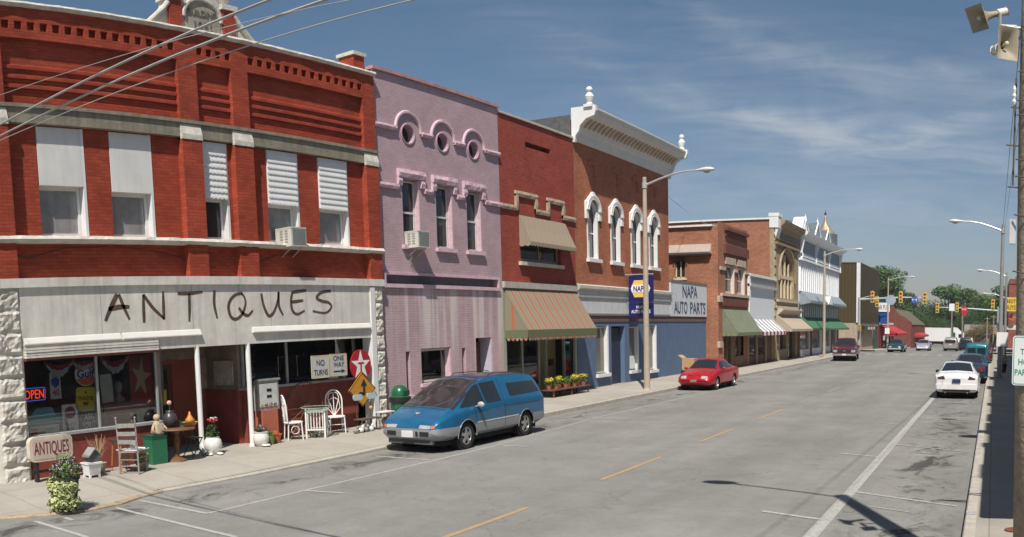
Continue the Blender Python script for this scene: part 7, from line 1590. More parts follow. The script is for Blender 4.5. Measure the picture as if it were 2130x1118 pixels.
def ladder_chair(loc, rz, label, name='ladder_back_chair', m=None):
    p = root(name, loc, label, 'chair', local=True, rz=rz); m = m or mat('grey_weathered_chair', (.27, .26, .24, 1), rough=.85, var=.2, vscale=14)
    for sx in (-1, 1):
        MB().tube([(sx * .21, .20, 0), (sx * .20, .19, .45), (sx * .21, .26, 1.14)], [.020, .021, .017], 8).ball((sx * .21, .26, 1.16), .026, 6).build('rear_post', m, p)
        MB().tube([(sx * .23, -.20, 0), (sx * .23, -.20, .50)], .021, 8).build('leg', m, p)
    for z in (.66, .83, 1.0):
        MB().box(-.20, .20, .205 + (z - .45) * .1, .222 + (z - .45) * .1, z - .04, z + .045).build('back_slat', m, p)
    MB().box(-.23, .23, -.21, .20, .44, .465).build('seat', m, p)
    for z in (.16, .29):
        for (a, b) in (((-.22, -.20, z), (.22, -.20, z)), ((-.20, .20, z), (.20, .20, z)), ((-.22, -.2, z + .03), (-.21, .2, z + .03)), ((.22, -.2, z + .03), (.21, .2, z + .03))): MB().tube([a, b], .011, 6).build('rung', m, p)
    return p
ladder_chair((-14.98, 9.88, ZS), R(214), 'grey weathered ladder-back chair with a white tray on its seat')
p = root('white_tray', (-15.0, 9.9, ZS + .47), 'white tray with a jug and papers on the ladder-back chair seat', 'tray', local=True, rz=R(20))
MB().box(-.26, .26, -.20, .24, 0, .012).box(-.26, .26, -.20, -.19, 0, .03).box(-.26, .26, .23, .24, 0, .03).build('tray', M_WP, p)
MB().lathe((-.02, .06, .012), [(.05, 0), (.06, .06), (.04, .12), (.05, .16)], 12).build('jug', M_WP, p); MB().box(.05, .2, -.12, .06, .012, .03).build('papers', M_WHITE, p)
p = root('orange_stool', (-15.42, 9.98, ZS), 'stool with thin orange wooden legs behind the ladder-back chair', 'stool', local=True)
MB().box(-.2, .2, -.24, .24, .62, .66).build('seat', mat('dark_stool_top', (.05, .04, .035, 1)), p)
for a in (-.17, .17):
    for b in (-.2, .2): MB().tube([(a * 1.1, b * 1.1, 0), (a * .9, b * .9, .62)], .016, 6).build('leg', mat('orange_wood', (.42, .17, .06, 1)), p)
p = root('bush_pot', (-15.1, 10.2, ZS), 'low round green bush in a clay pot beside the ladder-back chair', 'potted plant', local=True)
MB().lathe((0, 0, 0), [(.10, 0), (.15, .17), (.16, .18), (.12, .18)], 14).build('pot', mat('clay_pot', (.25, .17, .11, 1)), p); q = MB(); leaf_cloud(q, (0, 0, .25), (.20, .20, .14), 320, .05, rng); q.build('foliage', leafmat('bush_leaf', (.20, .24, .05, 1)), p)
p = root('green_crate', (-15.66, 10.95, ZS), 'bright green painted box standing by the brown side table', 'crate', local=True)
MB().box(-.17, .17, -.20, .20, 0, .60).box(-.18, .18, -.21, .21, .57, .61).build('box', mat('green_gloss_paint', (.02, .15, .075, 1), rough=.45), p); MB().box(-.19, .19, -.22, .22, .61, .64).build('lid', mat('dark_green_paint2', (.015, .07, .045, 1)), p)
M_WOOD = mat('brown_wood', (.14, .07, .035, 1), rough=.6, var=.2, vscale=10)
p = root('side_table', (-15.55, 11.45, ZS), 'brown pedestal table heaped with odds and ends in front of the shop entry', 'table', local=True)
MB().lathe((0, 0, .70), [(.02, 0), (.42, 0), (.44, .02), (.42, .045), (.02, .045)], 26).build('table_top', M_WOOD, p); MB().lathe((0, 0, 0), [(.24, 0), (.22, .04), (.06, .10), (.05, .3), (.08, .42), (.05, .6), (.12, .70)], 16).build('pedestal', M_WOOD, p)
def lump(name, loc, sq, r_, m, label, cat, par=None):
    q = MB(); n0 = len(q.v); q.ball((0, 0, 0), r_, 10, sq)
    for i, v in enumerate(q.v): q.v[i] = v * (1 + .18 * noise.noise(v * 9 + Vector(loc)))
    zmin = min(v.z for v in q.v); q.v = [v - Vector((0, 0, zmin)) for v in q.v]
    return tag(q.build(name, m, None, smooth=True, loc=loc), label, cat)
p = root('burlap_doll', (-15.62, 11.0, ZS + .64), 'buff cloth doll sitting on the green box with a pale apron', 'doll', local=True)
q = MB(); q.lathe((0, 0, 0), [(.13, 0), (.15, .06), (.12, .18), (.07, .28), (.05, .31)], 14); q.ball((0, 0, .37), .08, 8); q.tube([(.02, -.1, .22), (.08, -.18, .12), (.14, -.16, .05)], [.035, .03, .02], 8); q.tube([(.02, .1, .22), (.08, .18, .12), (.14, .16, .05)], [.035, .03, .02], 8); q.build('body', mat('buff_cloth', (.42, .33, .21, 1), rough=.95, var=.25, vscale=14), p, smooth=True)
q = MB(); plate(q, on_x(.115, 0, .14), rrect(.18, .22, .03), .02); q.build('apron', mat('pale_apron', (.55, .46, .36, 1)), p)
p = root('dark_urn', (-15.7, 11.42, ZS + .745), 'dark round urn on the brown side table', 'urn', local=True)
MB().lathe((0, 0, 0), [(.08, 0), (.15, .08), (.18, .18), (.13, .30), (.08, .34), (.10, .38)], 16).build('urn', mat('dark_glaze', (.05, .045, .05, 1), rough=.35), p, smooth=True)
q = MB(); q.ball((0, 0, .55), .055, 8); q.build('flower_head', leafmat('pink_petal', (.6, .3, .3, 1)), p); q = MB(); q.tube([(0, 0, .36), (0, 0, .52)], .008, 5); q.build('stem', L6, p)
p = root('orange_gourd_basket', (-15.45, 11.78, ZS + .745), 'orange gourd in a yellow-brown basket at the edge of the brown side table', 'basket', local=True)
MB().lathe((0, 0, 0), [(.09, 0), (.17, .08), (.19, .10), (.15, .09), (.08, .03)], 16).build('basket', mat('wicker', (.35, .22, .08, 1), var=.3, vscale=30), p); MB().lathe((0, 0, .05), [(.02, 0), (.10, .04), (.11, .10), (.06, .16), (.03, .22), (.015, .28)], 12).build('gourd', mat('orange_gourd', (.55, .22, .04, 1), rough=.5), p, smooth=True)
p = root('green_folding_chair', (-15.75, 12.05, ZS), 'thin dark green metal folding chair between the brown table and the porch post', 'chair', local=True)
M_GRM = mat('green_metal', (.02, .07, .05, 1), rough=.5)
for a in (-.18, .18):
    MB().tube([(a, .16, 0), (a, -.1, .46), (a, -.2, .86)], .012, 6).build('frame', M_GRM, p); MB().tube([(a, -.16, 0), (a, .14, .44)], .012, 6).build('leg', M_GRM, p)
MB().box(-.19, .19, -.16, .16, .43, .45).build('seat', M_GRM, p); MB().box(-.18, .18, -.20, -.185, .70, .84).build('backrest', M_GRM, p)
# goose planter by the first post
p = root('goose_planter', (-15.72, 12.62, ZS), 'white round-bellied goose planter with red blossoms at the foot of the first porch post', 'planter', local=True, rz=R(-30))
MB().lathe((0, 0, 0), [(.10, 0), (.12, .02), (.19, .12), (.215, .22), (.19, .33), (.15, .38), (.16, .40), (.13, .40)], 22).build('pot', M_WP, p, smooth=True, auto=40)
q = MB(); q.ball((.20, -.12, .03), .10, 8, (1.5, .8, .28)); q.ball((.20, .12, .03), .10, 8, (1.5, .8, .28)); q.tube([(.1, -.22, .05), (-.08, -.26, .25), (-.14, -.25, .36)], [.035, .03, .02], 8); q.build('foot', M_WP, p, smooth=True)
q = MB(); leaf_cloud(q, (0, 0, .46), (.17, .17, .10), 200, .06, rng); leaf_cloud(q, (0, 0, .62), (.12, .12, .14), 120, .06, rng); q.build('foliage', L1, p)
q = MB(); leaf_cloud(q, (.02, .02, .80), (.13, .13, .06), 90, .055, rng); q.build('red_blossoms', M_FLR, p); q = MB(); leaf_cloud(q, (.04, .03, .83), (.10, .10, .04), 40, .055, rng); q.build('white_blossoms', M_FLW, p)
p = root('white_belly_pot', (-15.72, 14.12, ZS), 'white scalloped pot of dark leaves at the foot of the second porch post', 'planter', local=True)
MB().lathe((0, 0, 0), [(.10, 0), (.12, .02), (.19, .13), (.20, .23), (.165, .33), (.18, .35), (.14, .35)], 20).build('pot', M_WP, p, smooth=True, auto=40); MB().ball((.17, 0, .04), .09, 8, (1.3, 1.2, .35)).build('foot', M_WP, p, smooth=True)
q = MB(); leaf_cloud(q, (0, 0, .42), (.15, .15, .10), 200, .05, rng); q.build('foliage', L1, p); q = MB(); leaf_cloud(q, (0, 0, .46), (.15, .15, .08), 40, .04, rng); q.build('violet_blossoms', M_FLV, p)
p = root('green_plant_pot', (-15.80, 14.46, ZS), 'olive green glazed pot next to the white scalloped pot', 'planter', local=True)
MB().lathe((0, 0, 0), [(.12, 0), (.15, .24), (.16, .25), (.12, .25)], 16).build('pot', mat('olive_glaze', (.16, .20, .05, 1), rough=.4), p); q = MB(); leaf_cloud(q, (0, 0, .3), (.14, .14, .07), 120, .05, rng); q.build('foliage', L6, p)
p = root('orange_plant_pot', (-15.86, 14.76, ZS), 'small bright orange pot with a knobbly rim beside the olive green pot', 'planter', local=True)
MB().lathe((0, 0, .04), [(.08, 0), (.13, .16), (.15, .18), (.10, .18)], 14).build('pot', mat('bright_orange_glaze', (.55, .12, .05, 1), rough=.45), p); q = MB(); leaf_cloud(q, (0, 0, .25), (.10, .10, .05), 80, .045, rng); q.build('foliage', leafmat('coral_petal', (.5, .12, .06, 1)), p); MB().lathe((0, 0, 0), [(.11, 0), (.12, .04), (.05, .045)], 14).build('saucer', M_TERRA, p)
# painted panel cabinet
p = root('painted_cabinet', (-16.2, 14.78, ZS), 'grey framed panel of pictures mounted on a salmon painted block right of the second post', 'cabinet', local=True)
MB().box(-.14, .14, -.26, .26, 0, .82).build('pedestal', mat('salmon_paint', (.42, .13, .08, 1), rough=.7), p); MB().box(-.05, .10, -.36, .36, .82, 1.55).build('frame', mat('weathered_grey_frame', (.28, .28, .26, 1), var=.3, vscale=12), p)
MB().box(.10, .108, -.31, .31, .90, 1.48).build('picture_panel', mat('white_enamel_panel', (.55, .56, .54, 1), rough=.4, var=.15, vscale=5), p)
for z, h in ((1.28, .07), (1.13, .06)): MB().box(.108, .116, -.06, .10, z, z + h).build('dark_motif', M_BLACK, p)
for k, c in enumerate((M_FLY, L6, M_FLR, L2)):
    q = MB(); leaf_cloud(q, (.112, -.24 + .15 * k, .95), (.006, .07, .05), 24, .04, rng); q.build('painted_flower', c, p)
MB().box(.05, .13, -.40, .40, 1.55, 1.60).build('cap', mat('weathered_grey_frame'), p)
# white cane chairs and slatted stand
M_CANE = mat('white_cane_paint', (.72, .71, .69, 1), rough=.55, var=.05)
def cane_chair(loc, rz, label):
    p = root('cane_chair', loc, label, 'chair', 'white cane chairs in front of the shop', local=True, rz=rz)
    # front is +x; back at -x
    q = MB(); pts = [(-.20, -.22, .44)] + [(-.22 - .05 * math.sin(R(a)), .225 * -math.cos(R(a)), .84 + .30 * math.sin(R(a))) for a in range(0, 181, 12)] + [(-.20, .22, .44)]
    q.tube(pts, .020, 8); q.build('back_hoop', M_CANE, p)
    for s_ in (-1, 0, 1):
        q = MB(); q.tube([(-.21, s_ * .02, .46), (-.23, s_ * .08, .70), (-.25, s_ * .15, .92), (-.26, s_ * .12, 1.03), (-.26, s_ * .04, 1.08)], .012, 6)
        if s_: q.tube([(-.21, s_ * .03, .48), (-.22, s_ * .17, .66), (-.235, s_ * .14, .86), (-.24, s_ * .03, .93)], .011, 6)
        q.build('back_cane', M_CANE, p)
    q = MB(); q.lathe((0, 0, .42), [(.02, 0), (.24, 0), (.25, .02), (.24, .04), (.02, .045)], 22); q.build('seat', M_CANE, p)
    for a, b in ((-.17, -.19), (-.17, .19), (.17, -.19), (.17, .19)): MB().tube([(a * 1.15, b * 1.1, 0), (a, b, .43)], .018, 7).build('leg', M_CANE, p)
    for s_ in (-1, 1): MB().ring((0, s_ * .20, .26), .10, .010, 'y', 0, 360, 16).build('side_scroll', M_CANE, p)
    MB().tube([(.18, -.19, .24), (.18, .19, .24)], .010, 6).build('rung', M_CANE, p)
    return p
cane_chair((-15.95, 15.45, ZS), R(60), 'white cane chair left of the slatted stand, turned towards it')
cane_chair((-15.88, 16.98, ZS), R(-35), 'white cane chair right of the slatted stand, facing the road with its round back showing')
p = root('slatted_stand', (-15.72, 16.08, ZS), 'white slatted box table with a glass top standing between the two cane chairs', 'table', local=True, rz=R(35))
for a in (-.24, .24):
    for b in (-.24, .24): MB().box(a - .02, a + .02, b - .02, b + .02, 0, .76).build('leg', M_CANE, p)
for z in (.20, .66): 
    for (x0, x1, y0, y1) in ((-.24, .24, -.255, -.235), (-.24, .24, .235, .255), (-.255, -.235, -.24, .24), (.235, .255, -.24, .24)): MB().box(x0, x1, y0, y1, z, z + .035).build('rail', M_CANE, p)
for k in range(6):
    u = -.19 + .076 * k
    for (x, y) in ((u, -.245), (u, .245), (-.245, u), (.245, u)): MB().box(x - .011, x + .011, y - .011, y + .011, .23, .66).build('slat', M_CANE, p)
MB().lathe((0, 0, .77), [(.01, 0), (.40, 0), (.405, .006), (.40, .012), (.01, .012)], 30).build('glass_top', clear_glass('table_glass', .2, (.75, .85, .78, 1)), p)
q = MB(); q.ring((0, 0, .776), .405, .012, 'z', 0, 360, 30); q.build('top_rim', mat('pale_green_rim', (.30, .36, .30, 1)), p)
q = MB(); leaf_cloud(q, (0, 0, .10), (.26, .26, .09), 90, .08, rng); q.build('dry_blossoms', leafmat('grey_foliage', (.16, .15, .12, 1)), p)
p = root('wagon_wheel', (-16.40, 16.35, ZS + .72), 'dark wooden wagon wheel leaning on the bulkhead behind the cane chairs', 'wheel', local=True)
MB().ring((0, 0, 0), .68, .022, 'x', 0, 360, 36).build('rim', M_WOOD, p); MB().tube([(-.04, 0, 0), (.06, 0, 0)], .06, 12).build('hub', M_WOOD, p)
for k in range(12): a = R(30 * k); MB().tube([(0, math.cos(a) * .05, math.sin(a) * .05), (0, math.cos(a) * .66, math.sin(a) * .66)], .012, 5).build('spoke', M_WOOD, p)
# road signs and enamel signs leaning in the front
SX = -15.92
def placard(name, y, z, w_, h, m, label, lines=(), edge=None, shape=None, tilt=0, X=SX, depth=.02, cat='sign', lm=None):
    r_ = root(name, (X, y, z), label, cat, local=True); T0 = on_x(0, 0, 0) @ Matrix.Rotation(R(tilt), 4, 'Z')
    pts = shape or rrect(w_, h, .02)
    q = MB(); plate(q, T0 @ Matrix.Translation((0, 0, -depth)), pts, depth); q.build('board', m, r_)
    if edge:
        q = MB(); n = len(pts); i_ = [(a * .93, b * .93) if shape else (a * (w_ - .04) / w_, b * (h - .04) / h) for a, b in pts]
        q.add([T0 @ Vector((*a, .002)) for a in pts] + [T0 @ Vector((*a, .002)) for a in i_], [(k, (k + 1) % n, (k + 1) % n + n, k + n) for k in range(n)]); q.build('border', edge, r_)
    for (s_, yy, zz, ww, hh, tm) in lines: text('lettering', s_, ww, hh, tm, T0 @ Matrix.Translation((yy, zz, .001)), r_, .003, bold=.012)
    return r_, T0
M_SB = mat('sign_black', (.03, .03, .035, 1), rough=.5); M_SDY = mat('sign_dull_yellow', (.52, .44, .16, 1)); M_SGR = mat('weathered_sign_white', (.50, .50, .48, 1), rough=.6, var=.1)
placard('no_turns_sign', 16.52, 1.96, .68, .60, M_SGR, 'white no turns road sign leaning at the right shop window', [('NO', 0, .10, .30, .16, M_SB), ('TURNS', 0, -.15, .52, .15, M_SB)], M_SDY)
r_, T0 = placard('one_way_sign', 17.22, 1.97, .66, .60, M_SGR, 'white one way road sign with a black arrow beside the red star disc', [('ONE', 0, .18, .42, .13, M_SB), ('WAY', 0, .01, .42, .13, M_SB)], M_SDY)
q = MB(); plate(q, T0 @ Matrix.Translation((0, -.17, .001)), [(-.22, .018), (.10, .018), (.10, .06), (.24, 0), (.10, -.06), (.10, -.018), (-.22, -.018)], .003); q.build('arrow', M_SB, r_)
M_SRED = mat('enamel_red', (.42, .02, .03, 1), rough=.35, var=.05)
r_, T0 = placard('star_disc_sign', 18.02, 1.92, .9, .9, M_SRED, 'round red enamel disc with a white star, right of the one way sign', shape=circ(.43, 36), X=-15.84)
q = MB(); plate(q, T0 @ Matrix.Translation((0, 0, .001)), star(.41), .004); q.build('star', M_SW, r_)
q = MB(); plate(q, T0 @ Matrix.Translation((0, -.02, .006)), [(-.12, .10), (.12, .10), (.12, .05), (.03, .05), (.03, -.14), (-.03, -.14), (-.03, .05), (-.12, .05)], .003); q.build('red_letter', M_SRED, r_)
M_DIA = mat('warning_orange', (.58, .27, .03, 1), rough=.45, var=.06)
r_, T0 = placard('curve_warning_sign', 17.98, 1.25, .86, .86, M_DIA, 'orange diamond warning sign with a black bent arrow below the red star disc', edge=M_SB, X=-15.78, shape=[(.56, 0), (0, .47), (-.56, 0), (0, -.47)])
q = MB(); plate(q, T0 @ Matrix.Translation((0, 0, .003)), [(-.20, -.26), (-.10, -.26), (-.10, -.16), (.07, -.16), (.11, -.10), (.11, .10), (.19, .10), (.06, .30), (-.07, .10), (.02, .10), (.02, -.06), (-.13, -.06), (-.20, -.12)], .003); q.build('bent_arrow', M_SB, r_)
# glider, little table, litter bin
M_PB = mat('pale_blue_enamel', (.45, .58, .60, 1), rough=.4); M_IR = mat('rusty_iron2', (.10, .07, .05, 1), rough=.8)
p = root('metal_glider', (-15.45, 17.72, ZS), 'old two-seat metal glider with oval pale blue backs under the orange diamond sign', 'seat', local=True)
for a in (-.28, .28):
    q = MB(); plate(q, on_x(-.05, a, .92), rrect(.38, .16, .075), .02); q.build('backrest', M_PB, p); MB().tube([(-.06, a, .14), (-.10, a, .55), (-.06, a, .85)], .014, 6).build('frame', M_IR, p); MB().tube([(.24, a, 0), (.20, a, .30), (-.1, a, .34), (-.14, a, 0)], .012, 6).build('leg', M_IR, p)
MB().box(-.1, .2, -.42, .42, .32, .345).build('seat', M_IR, p); MB().ball((.1, .08, .62), .05, 6).build('yellow_toy', mat('toy_yellow', (.55, .35, .03, 1)), p)
for a in (-.3, .3): MB().ring((.2, a, .17), .16, .012, 'x', 0, 360, 18).build('wheel', M_IR, p)
p = root('small_white_table', (-15.35, 18.38, ZS), 'small white-topped table on thin dark legs just left of the green litter bin', 'table', local=True)
MB().box(-.16, .16, -.24, .24, .44, .465).build('table_top', M_WP, p)
for a in (-.13, .13):
    for b in (-.2, .2): MB().tube([(a, b * 1.1, 0), (a, b, .44)], .011, 6).build('leg', M_IR, p)
MB().lathe((0, 0, .1), [(.08, 0), (.11, .1), (.06, .2)], 10).build('lantern', M_IR, p)
p = root('grey_stone_figures', (-15.25, 17.35, ZS), 'low row of grey and white stone garden figures in front of the glider', 'garden ornament', local=True)
for k in range(4): q = MB(); q.ball((0, -.3 + .2 * k, .07), .08, 6, (1, 1, .9)); q.ball((.03, -.3 + .2 * k + .04, .16), .045, 6); q.build('figure', M_WP if k % 2 else mat('grey_stone', (.25, .24, .22, 1), var=.3, vscale=20), p, smooth=True)
p = root('litter_bin', (-15.28, 18.98, .17), 'dark green round litter bin with a domed lid between the antiques and mauve buildings', 'litter bin', local=True)
M_BIN = mat('bin_green', (.012, .10, .045, 1), rough=.3, var=.08, coat=.3)
MB().lathe((0, 0, 0), [(.20, 0), (.24, .03), (.275, .70), (.28, .74), (.26, .76)], 26).build('bin_body', M_BIN, p, smooth=True, auto=40)
MB().lathe((0, 0, .70), [(.29, 0), (.30, .02), (.30, .10), (.25, .14), (.245, .24), (.19, .36), (.10, .43), (.01, .45)], 26).build('dome_lid', M_BIN, p, smooth=True, auto=40)
q = MB(); q.lathe((0, 0, .66), [(.285, 0), (.315, .02), (.315, .14), (.285, .16)], 26); q.build('bag_rim', mat('black_bag', (.02, .022, .02, 1), rough=.35), p)
q = MB(); q.box(.18, .252, -.12, .12, .86, .99); q.build('flap', mat('bin_flap', (.01, .06, .03, 1), rough=.3), p)
# shop window display behind the left glass
WX = -16.2
M_NBLUE = mat('neon_blue_frame', (.05, .12, .5, 1)); 
p, T0 = placard('open_sign', 8.34, 1.90, .54, .28, mat('black_backboard', (.01, .01, .015, 1)), 'lit red open sign in a blue frame at the left end of the shop window', [], None, X=WX)
mr = mat('neon_red', (1.0, .06, .03, 1), emit=.9); mb_ = mat('neon_blue', (.08, .2, 1.0, 1), emit=.6)
text('lettering', 'OPEN', .46, .19, mr, T0 @ Matrix.Translation((0, 0, .004)), p, .008)
q = MB(); pts = [T0 @ Vector((a, b, .01)) for a, b in rrect(.52, .26, .04)]; q.tube(pts + [pts[0]], .006, 5); q.build('blue_tube', mb_, p)
p, T0 = placard('route_sign', 8.86, 2.04, .26, .56, M_SGR, 'narrow white and blue route sign beside the lit open sign', [('US', 0, .20, .12, .08, M_NB), ('40', 0, -.14, .16, .14, M_SRED)], None, X=WX)
q = MB(); plate(q, T0 @ Matrix.Translation((0, .06, .001)), [(-.10, .08), (0, .11), (.10, .08), (.09, -.04), (0, -.11), (-.09, -.04)], .003); q.build('shield', mat('shield_blue', (.02, .08, .36, 1)), p)
p, T0 = placard('petrol_disc_sign', 9.62, 2.24, .54, .54, M_SW, 'round orange and white petrol sign with blue lettering in the shop window', shape=circ(.27, 30), X=WX)
M_GO = mat('petrol_orange', (.75, .14, .03, 1), rough=.4)
for s_ in (1, -1):
    q = MB(); plate(q, T0 @ Matrix.Translation((0, 0, .001)), [(.255 * math.cos(R(a)), s_ * .255 * math.sin(R(a))) for a in range(22, 159, 8)], .003); q.build('orange_band', M_GO, p)
text('lettering', 'Gulf', .44, .19, mat('petrol_blue', (.015, .05, .20, 1)), T0 @ Matrix.Translation((0, 0, .003)), p, .003, bold=.03)
M_YB = mat('oil_sign_yellow', (.66, .58, .04, 1), rough=.4)
p, T0 = placard('oil_sign', 9.58, 1.70, .46, .50, M_YB, 'yellow rounded oil sign with dark lettering under the round petrol sign', [('PENNZOIL', 0, .01, .40, .09, M_SB)], None, X=WX, shape=rrect(.48, .50, .08), tilt=-4)
q = MB(); plate(q, T0 @ Matrix.Translation((0, .14, .001)), [(-.03, -.02), (.03, -.02), (0, .05)], .003); plate(q, T0 @ Matrix.Translation((0, -.10, .001)), [(-.08, .03), (.08, .03), (.05, -.05), (-.05, -.05)], .003); q.build('red_emblem', M_SRED, p)
p, T0 = placard('round_badge_board', 9.17, 1.31, .38, .62, M_SW, 'white board with a round purple-red badge leaning in the shop window', [('FINEST', 0, -.12, .26, .06, M_NB), ('FUEL', 0, -.21, .2, .06, M_NB)], None, X=WX)
q = MB(); plate(q, T0 @ Matrix.Translation((0, .13, .001)), circ(.13, 24), .003); q.build('badge', mat('badge_purple', (.26, .02, .09, 1)), p); q = MB(); plate(q, T0 @ Matrix.Translation((0, .13, .004)), rrect(.20, .06, .01), .002); q.build('badge_band', mat('badge_lilac', (.4, .35, .6, 1)), p)
placard('ask_sign', 9.63, 1.23, .38, .42, mat('navy_card', (.015, .02, .05, 1)), 'dark blue card with white lettering asking for it, below the yellow oil sign', [('ASK', 0, .08, .24, .14, M_SW), ('FOR IT', 0, -.10, .32, .14, M_SW)], None, X=WX)
p = root('model_cabin_car', (-16.5, 8.5, .5), 'pale turquoise toy car and crates piled behind the left end of the shop window', 'toy', local=True)
MB().box(-.3, .25, -.35, .45, .1, .75).build('crate', mat('grey_wood_crate', (.20, .19, .17, 1), var=.3, vscale=8), p); q = MB(); q.prism([(-.42, 0), (.42, 0), (.44, .14), (.3, .18), (.2, .34), (-.16, .34), (-.3, .18), (-.44, .16)], -.12, .16, 'x'); q.T = None
q.v = [v + Vector((.1, .05, .76)) for v in q.v]; q.build('toy_car', mat('turquoise_enamel', (.10, .36, .42, 1), rough=.3), p)
MB().box(.2, .27, -.3, .4, .55, .72).build('white_bumper', M_WP, p); MB().box(.26, .28, -.28, -.14, .56, .68).build('red_panel', M_SRED, p)
def swag(y0, y1, z, drop, label, m1, m2):
    p = root('bunting', (WX + .05, (y0 + y1) / 2, z), label, 'bunting', 'bunting swags in the shop window', local=True); q = MB(); q2 = MB(); n = 18
    for i in range(n):
        for mb, f0, f1 in ((q, .0, .42), (q2, .42, .9)):
            P = []
            for k, f in ((i, f0), (i + 1, f0), (i + 1, f1), (i, f1)):
                u = k / n; P.append((.02 * math.sin(u * 30 + f * 6), (u - .5) * (y1 - y0), -drop * (4 * u * (1 - u)) * (.35 + .65 * f) + .03 * math.sin(u * 40) * f))
            mb.add(P, [(0, 1, 2, 3)])
    q.build('red_cloth', m1, p); q2.build('white_cloth', m2, p)
MRC = mat('red_cloth', (.28, .02, .03, 1), rough=.95); MWC = mat('grey_white_cloth', (.42, .42, .43, 1), rough=.95)
swag(8.55, 9.35, 2.62, .42, 'white and red cloth swag at the left of the shop window', MRC, MWC); swag(9.2, 9.9, 2.60, .30, 'small cloth swag partly behind the round petrol sign', MRC, MWC); swag(9.95, 10.75, 2.62, .46, 'white and red cloth swag right of the middle bar of the shop window', MRC, MWC)
q = MB()
for k in range(14): leaf_cloud(q, (0, -1.6 + .24 * k, 0), (.06, .16, .06), 40, .06, rng)
g_ = tag(q.build('garland', L1, None, loc=(WX + .02, 9.9, 2.58)), 'dark green garland along the top of the left shop window', 'garland')
placard('blank_white_board', 10.13, 1.88, .30, .62, mat('pale_green_white', (.42, .47, .42, 1)), 'blank pale board in the middle of the left shop window', X=WX, tilt=3)
p = root('mannequin_head', (-16.35, 10.52, 1.55), 'grey portrait bust on the red chest in the shop window', 'bust', local=True)
q = MB(); q.lathe((0, 0, 0), [(.14, 0), (.13, .08), (.05, .16), (.05, .22)], 14); q.ball((0, 0, .33), .11, 10, (.95, .8, 1.2)); q.build('bust', mat('grey_plaster', (.22, .23, .24, 1)), p, smooth=True)
MB().box(-16.6, -16.15, 10.0, 10.72, .5, 1.54).build('red_chest', mat('faded_red_chest', (.20, .035, .035, 1), var=.3, vscale=3)); tag(bpy.context.scene.collection.objects['red_chest'], 'faded red chest behind the glass under the blank pale board', 'chest')
p, T0 = placard('star_banner', 11.05, 1.98, .62, 1.15, mat('brick_red_banner', (.26, .045, .035, 1), rough=.9, var=.2), 'brick red banner with a big buff star in the left window', X=WX)
q = MB(); plate(q, T0 @ Matrix.Translation((.0, .08, .001)), [(a * .72, b * 1.25) for a, b in star(.38, .36, 5, 80)], .004); q.build('star', mat('buff_star', (.42, .34, .18, 1)), p)
p = root('draped_flag', (-16.0, 11.75, .9), 'faded draped flag cloth hanging inside the entry beside the star banner', 'flag', local=True); q = MB(); n = 14
for i in range(n):
    for j in range(10):
        P = []
        for a, b in ((i, j), (i + 1, j), (i + 1, j + 1), (i, j + 1)): u, v = a / n, b / 10; P.append((-1.0 * u - .2 + .05 * math.sin(u * 22 + v * 3), -.18 + .05 * math.cos(u * 20), 1.75 - 1.3 * v * (1 - .3 * u)))
        q.add(P, [(0, 1, 2, 3)])
q.build('cloth', mat('faded_mauve_cloth', (.24, .20, .20, 1), rough=.95, var=.35, vscale=5), p)
# right window display
def shelf_item(name, y0, y1, z0, z1, m, label, cat, x=-16.75, d=.08): 
    return tag(MB().box(-d, 0, -(y1 - y0) / 2, (y1 - y0) / 2, 0, z1 - z0).box(-d - .005, .006, -(y1 - y0) / 2, (y1 - y0) / 2, (z1 - z0) - .03, (z1 - z0) + .002).build(name, m, None, loc=(x, (y0 + y1) / 2, z0)), label, cat)
shelf_item('framed_print', 14.45, 15.0, 1.6, 2.25, mat('print_tan', (.36, .33, .32, 1), var=.4, vscale=6), 'tan print in a plain frame just right of the second porch post in the window', 'picture')
shelf_item('white_card', 15.05, 15.45, 1.6, 2.02, mat('pale_card', (.36, .42, .38, 1)), 'pale greenish card standing in the right shop window', 'card')
shelf_item('yellow_print', 15.50, 15.85, 1.6, 1.98, mat('pale_yellow_print', (.46, .45, .36, 1), var=.3, vscale=8), 'small print with an orange motif in the right shop window', 'picture')
p, T0 = placard('drinks_sign', 16.25, 1.83, .75, .34, M_SRED, 'red and white drinks sign on the ledge of the right shop window', [('COLD', -.1, .02, .34, .12, M_SW)], M_SW, X=-16.70)
p = root('wall_clock', (-16.75, 16.1, 2.42), 'round pale clock hanging in the right shop window', 'clock', local=True); q = MB(); plate(q, on_x(0, 0, 0), circ(.15, 24), .04); q.build('case', mat('clock_brown', (.14, .08, .05, 1)), p); q = MB(); plate(q, on_x(.042, 0, 0), circ(.09, 20), .005); q.build('dial', mat('clock_dial', (.5, .42, .33, 1)), p)
# poster on the entry wall
p = root('entry_print', (-17.1, 14.2, 1.95), 'pale print with a grey figure on the side wall of the entry', 'picture', local=True); q = MB(); plate(q, frame((0, 0, 0), (1, 0, 0), (0, 0, 1)), rrect(.75, .62, .02), .02); q.build('board', mat('print_pale', (.42, .38, .36, 1), var=.4, vscale=4), p)
p, T0 = placard('entry_poster', 14.05, 1.95, .42, .8, mat('poster_tan', (.33, .25, .20, 1), var=.35, vscale=5), 'tan poster with a grey figure on the right wall of the entry', X=-17.84)
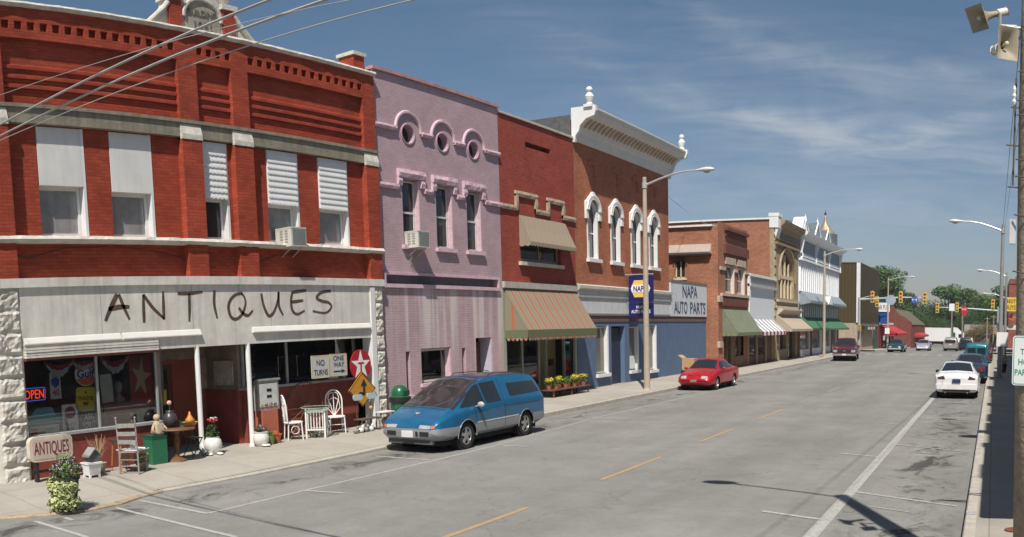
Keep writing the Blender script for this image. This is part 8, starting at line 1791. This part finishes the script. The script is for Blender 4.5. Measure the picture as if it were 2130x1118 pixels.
# things before the red shop
p = root('flower_bench', (-15.45, 29.1, .22), 'low dark rack of yellow and green potted flowers before the red shop', 'plant stand', local=True)
MB().box(-.3, .3, -1.5, 1.5, .26, .30).build('shelf', M_WOOD, p)
for a in (-1.4, 0, 1.4):
    for b in (-.25, .25): MB().box(b - .025, b + .025, a - .025, a + .025, 0, .26).build('leg', M_WOOD, p)
for k in range(8):
    y = 29.1 - 1.3 + .37 * k; pp_ = root('flower_pot', (-15.45 + .1 * (k % 2), y, .52), '%s on the dark rack' % ('bushy yellow chrysanthemum first on the left', 'dark green plant next to the first yellow one', 'yellow and green plant third from the left', 'plain green plant in the middle', 'tall green plant right of the middle', 'yellow-tipped plant sixth from the left', 'green plant next to the last one', 'bright yellow plant last on the right')[k], 'potted plant', 'potted flowers on the rack', local=True)
    MB().lathe((0, 0, 0), [(.08, 0), (.12, .15), (.13, .16), (.09, .16)], 12).build('pot', M_TERRA, pp_); q = MB(); leaf_cloud(q, (0, 0, .27), (.18, .18, .14 + .05 * (k % 3)), 160, .06, rng); q.build('foliage', L6, pp_)
    if k in (0, 2, 5, 7): q = MB(); leaf_cloud(q, (0, 0, .36), (.19, .19, .10), 150, .06, rng); q.build('yellow_blossoms', M_FLY, pp_)
tag(MB().box(-.3, .3, -1.0, 1.0, 0, .22).box(-.25, .2, -.8, .7, .22, .34).build('red_reflection_box', mat('red_reflection_colour', (.45, .02, .04, 1)), None, loc=(XP - .6, 27.2, .75)), 'added bright red box standing in for a reflection in the window of the red shop', 'reflection stand-in')  # red box added in place of a red reflection in the glass
tag(MB().box(-.25, .25, -.9, .9, 0, .5).build('red_box_table', M_WOOD, None, loc=(XP - .6, 27.2, .25)), 'dark low table inside the red shop window under the red reflection box', 'table')
p = root('cardboard_box', (-14.15, 39.3, .2), 'open tan cardboard box on a dark trolley behind the red sedan', 'box', local=True)
MB().box(-.3, .3, -.3, .3, .45, 1.0).prism([(-.3, 1.0), (-.5, 1.15), (-.49, 1.17), (-.29, 1.02)], -.3, .3, 'y').build('box', mat('cardboard', (.42, .27, .15, 1), rough=.9), p); MB().box(-.34, .34, -.34, .34, 0, .45).build('trolley', M_BLACK, p)
p = root('window_plant', (XP - .33, 22.15, 1.25), 'yellow-green plant in the ground floor window of the mauve building', 'potted plant', local=True)
q = MB(); leaf_cloud(q, (0, 0, .3), (.1, .18, .22), 120, .07, rng); q.build('foliage', L4, p); MB().lathe((0, 0, 0), [(.07, 0), (.1, .14)], 10).build('pot', M_TERRA, p)
# clean-up of helper marks
for o in bpy.data.objects:
    for k in ('_local', '_off'):
        if k in o: del o[k]
# ------------------------------------------------------------------ summer haze over the street
hz_ = MB().box(-910, 910, -410, 910, -3.5, 22); ho = hz_.build('haze', None); ho['kind'] = 'stuff'
m = bpy.data.materials.new('haze_air'); m.use_nodes = True; t = m.node_tree; t.nodes.clear(); o_ = t.nodes.new('ShaderNodeOutputMaterial'); v = t.nodes.new('ShaderNodeVolumePrincipled')
v.inputs['Color'].default_value = (.92, .95, 1, 1); v.inputs['Density'].default_value = .00035; v.inputs['Anisotropy'].default_value = .3; t.links.new(v.outputs[0], o_.inputs['Volume']); ho.data.materials.append(m)
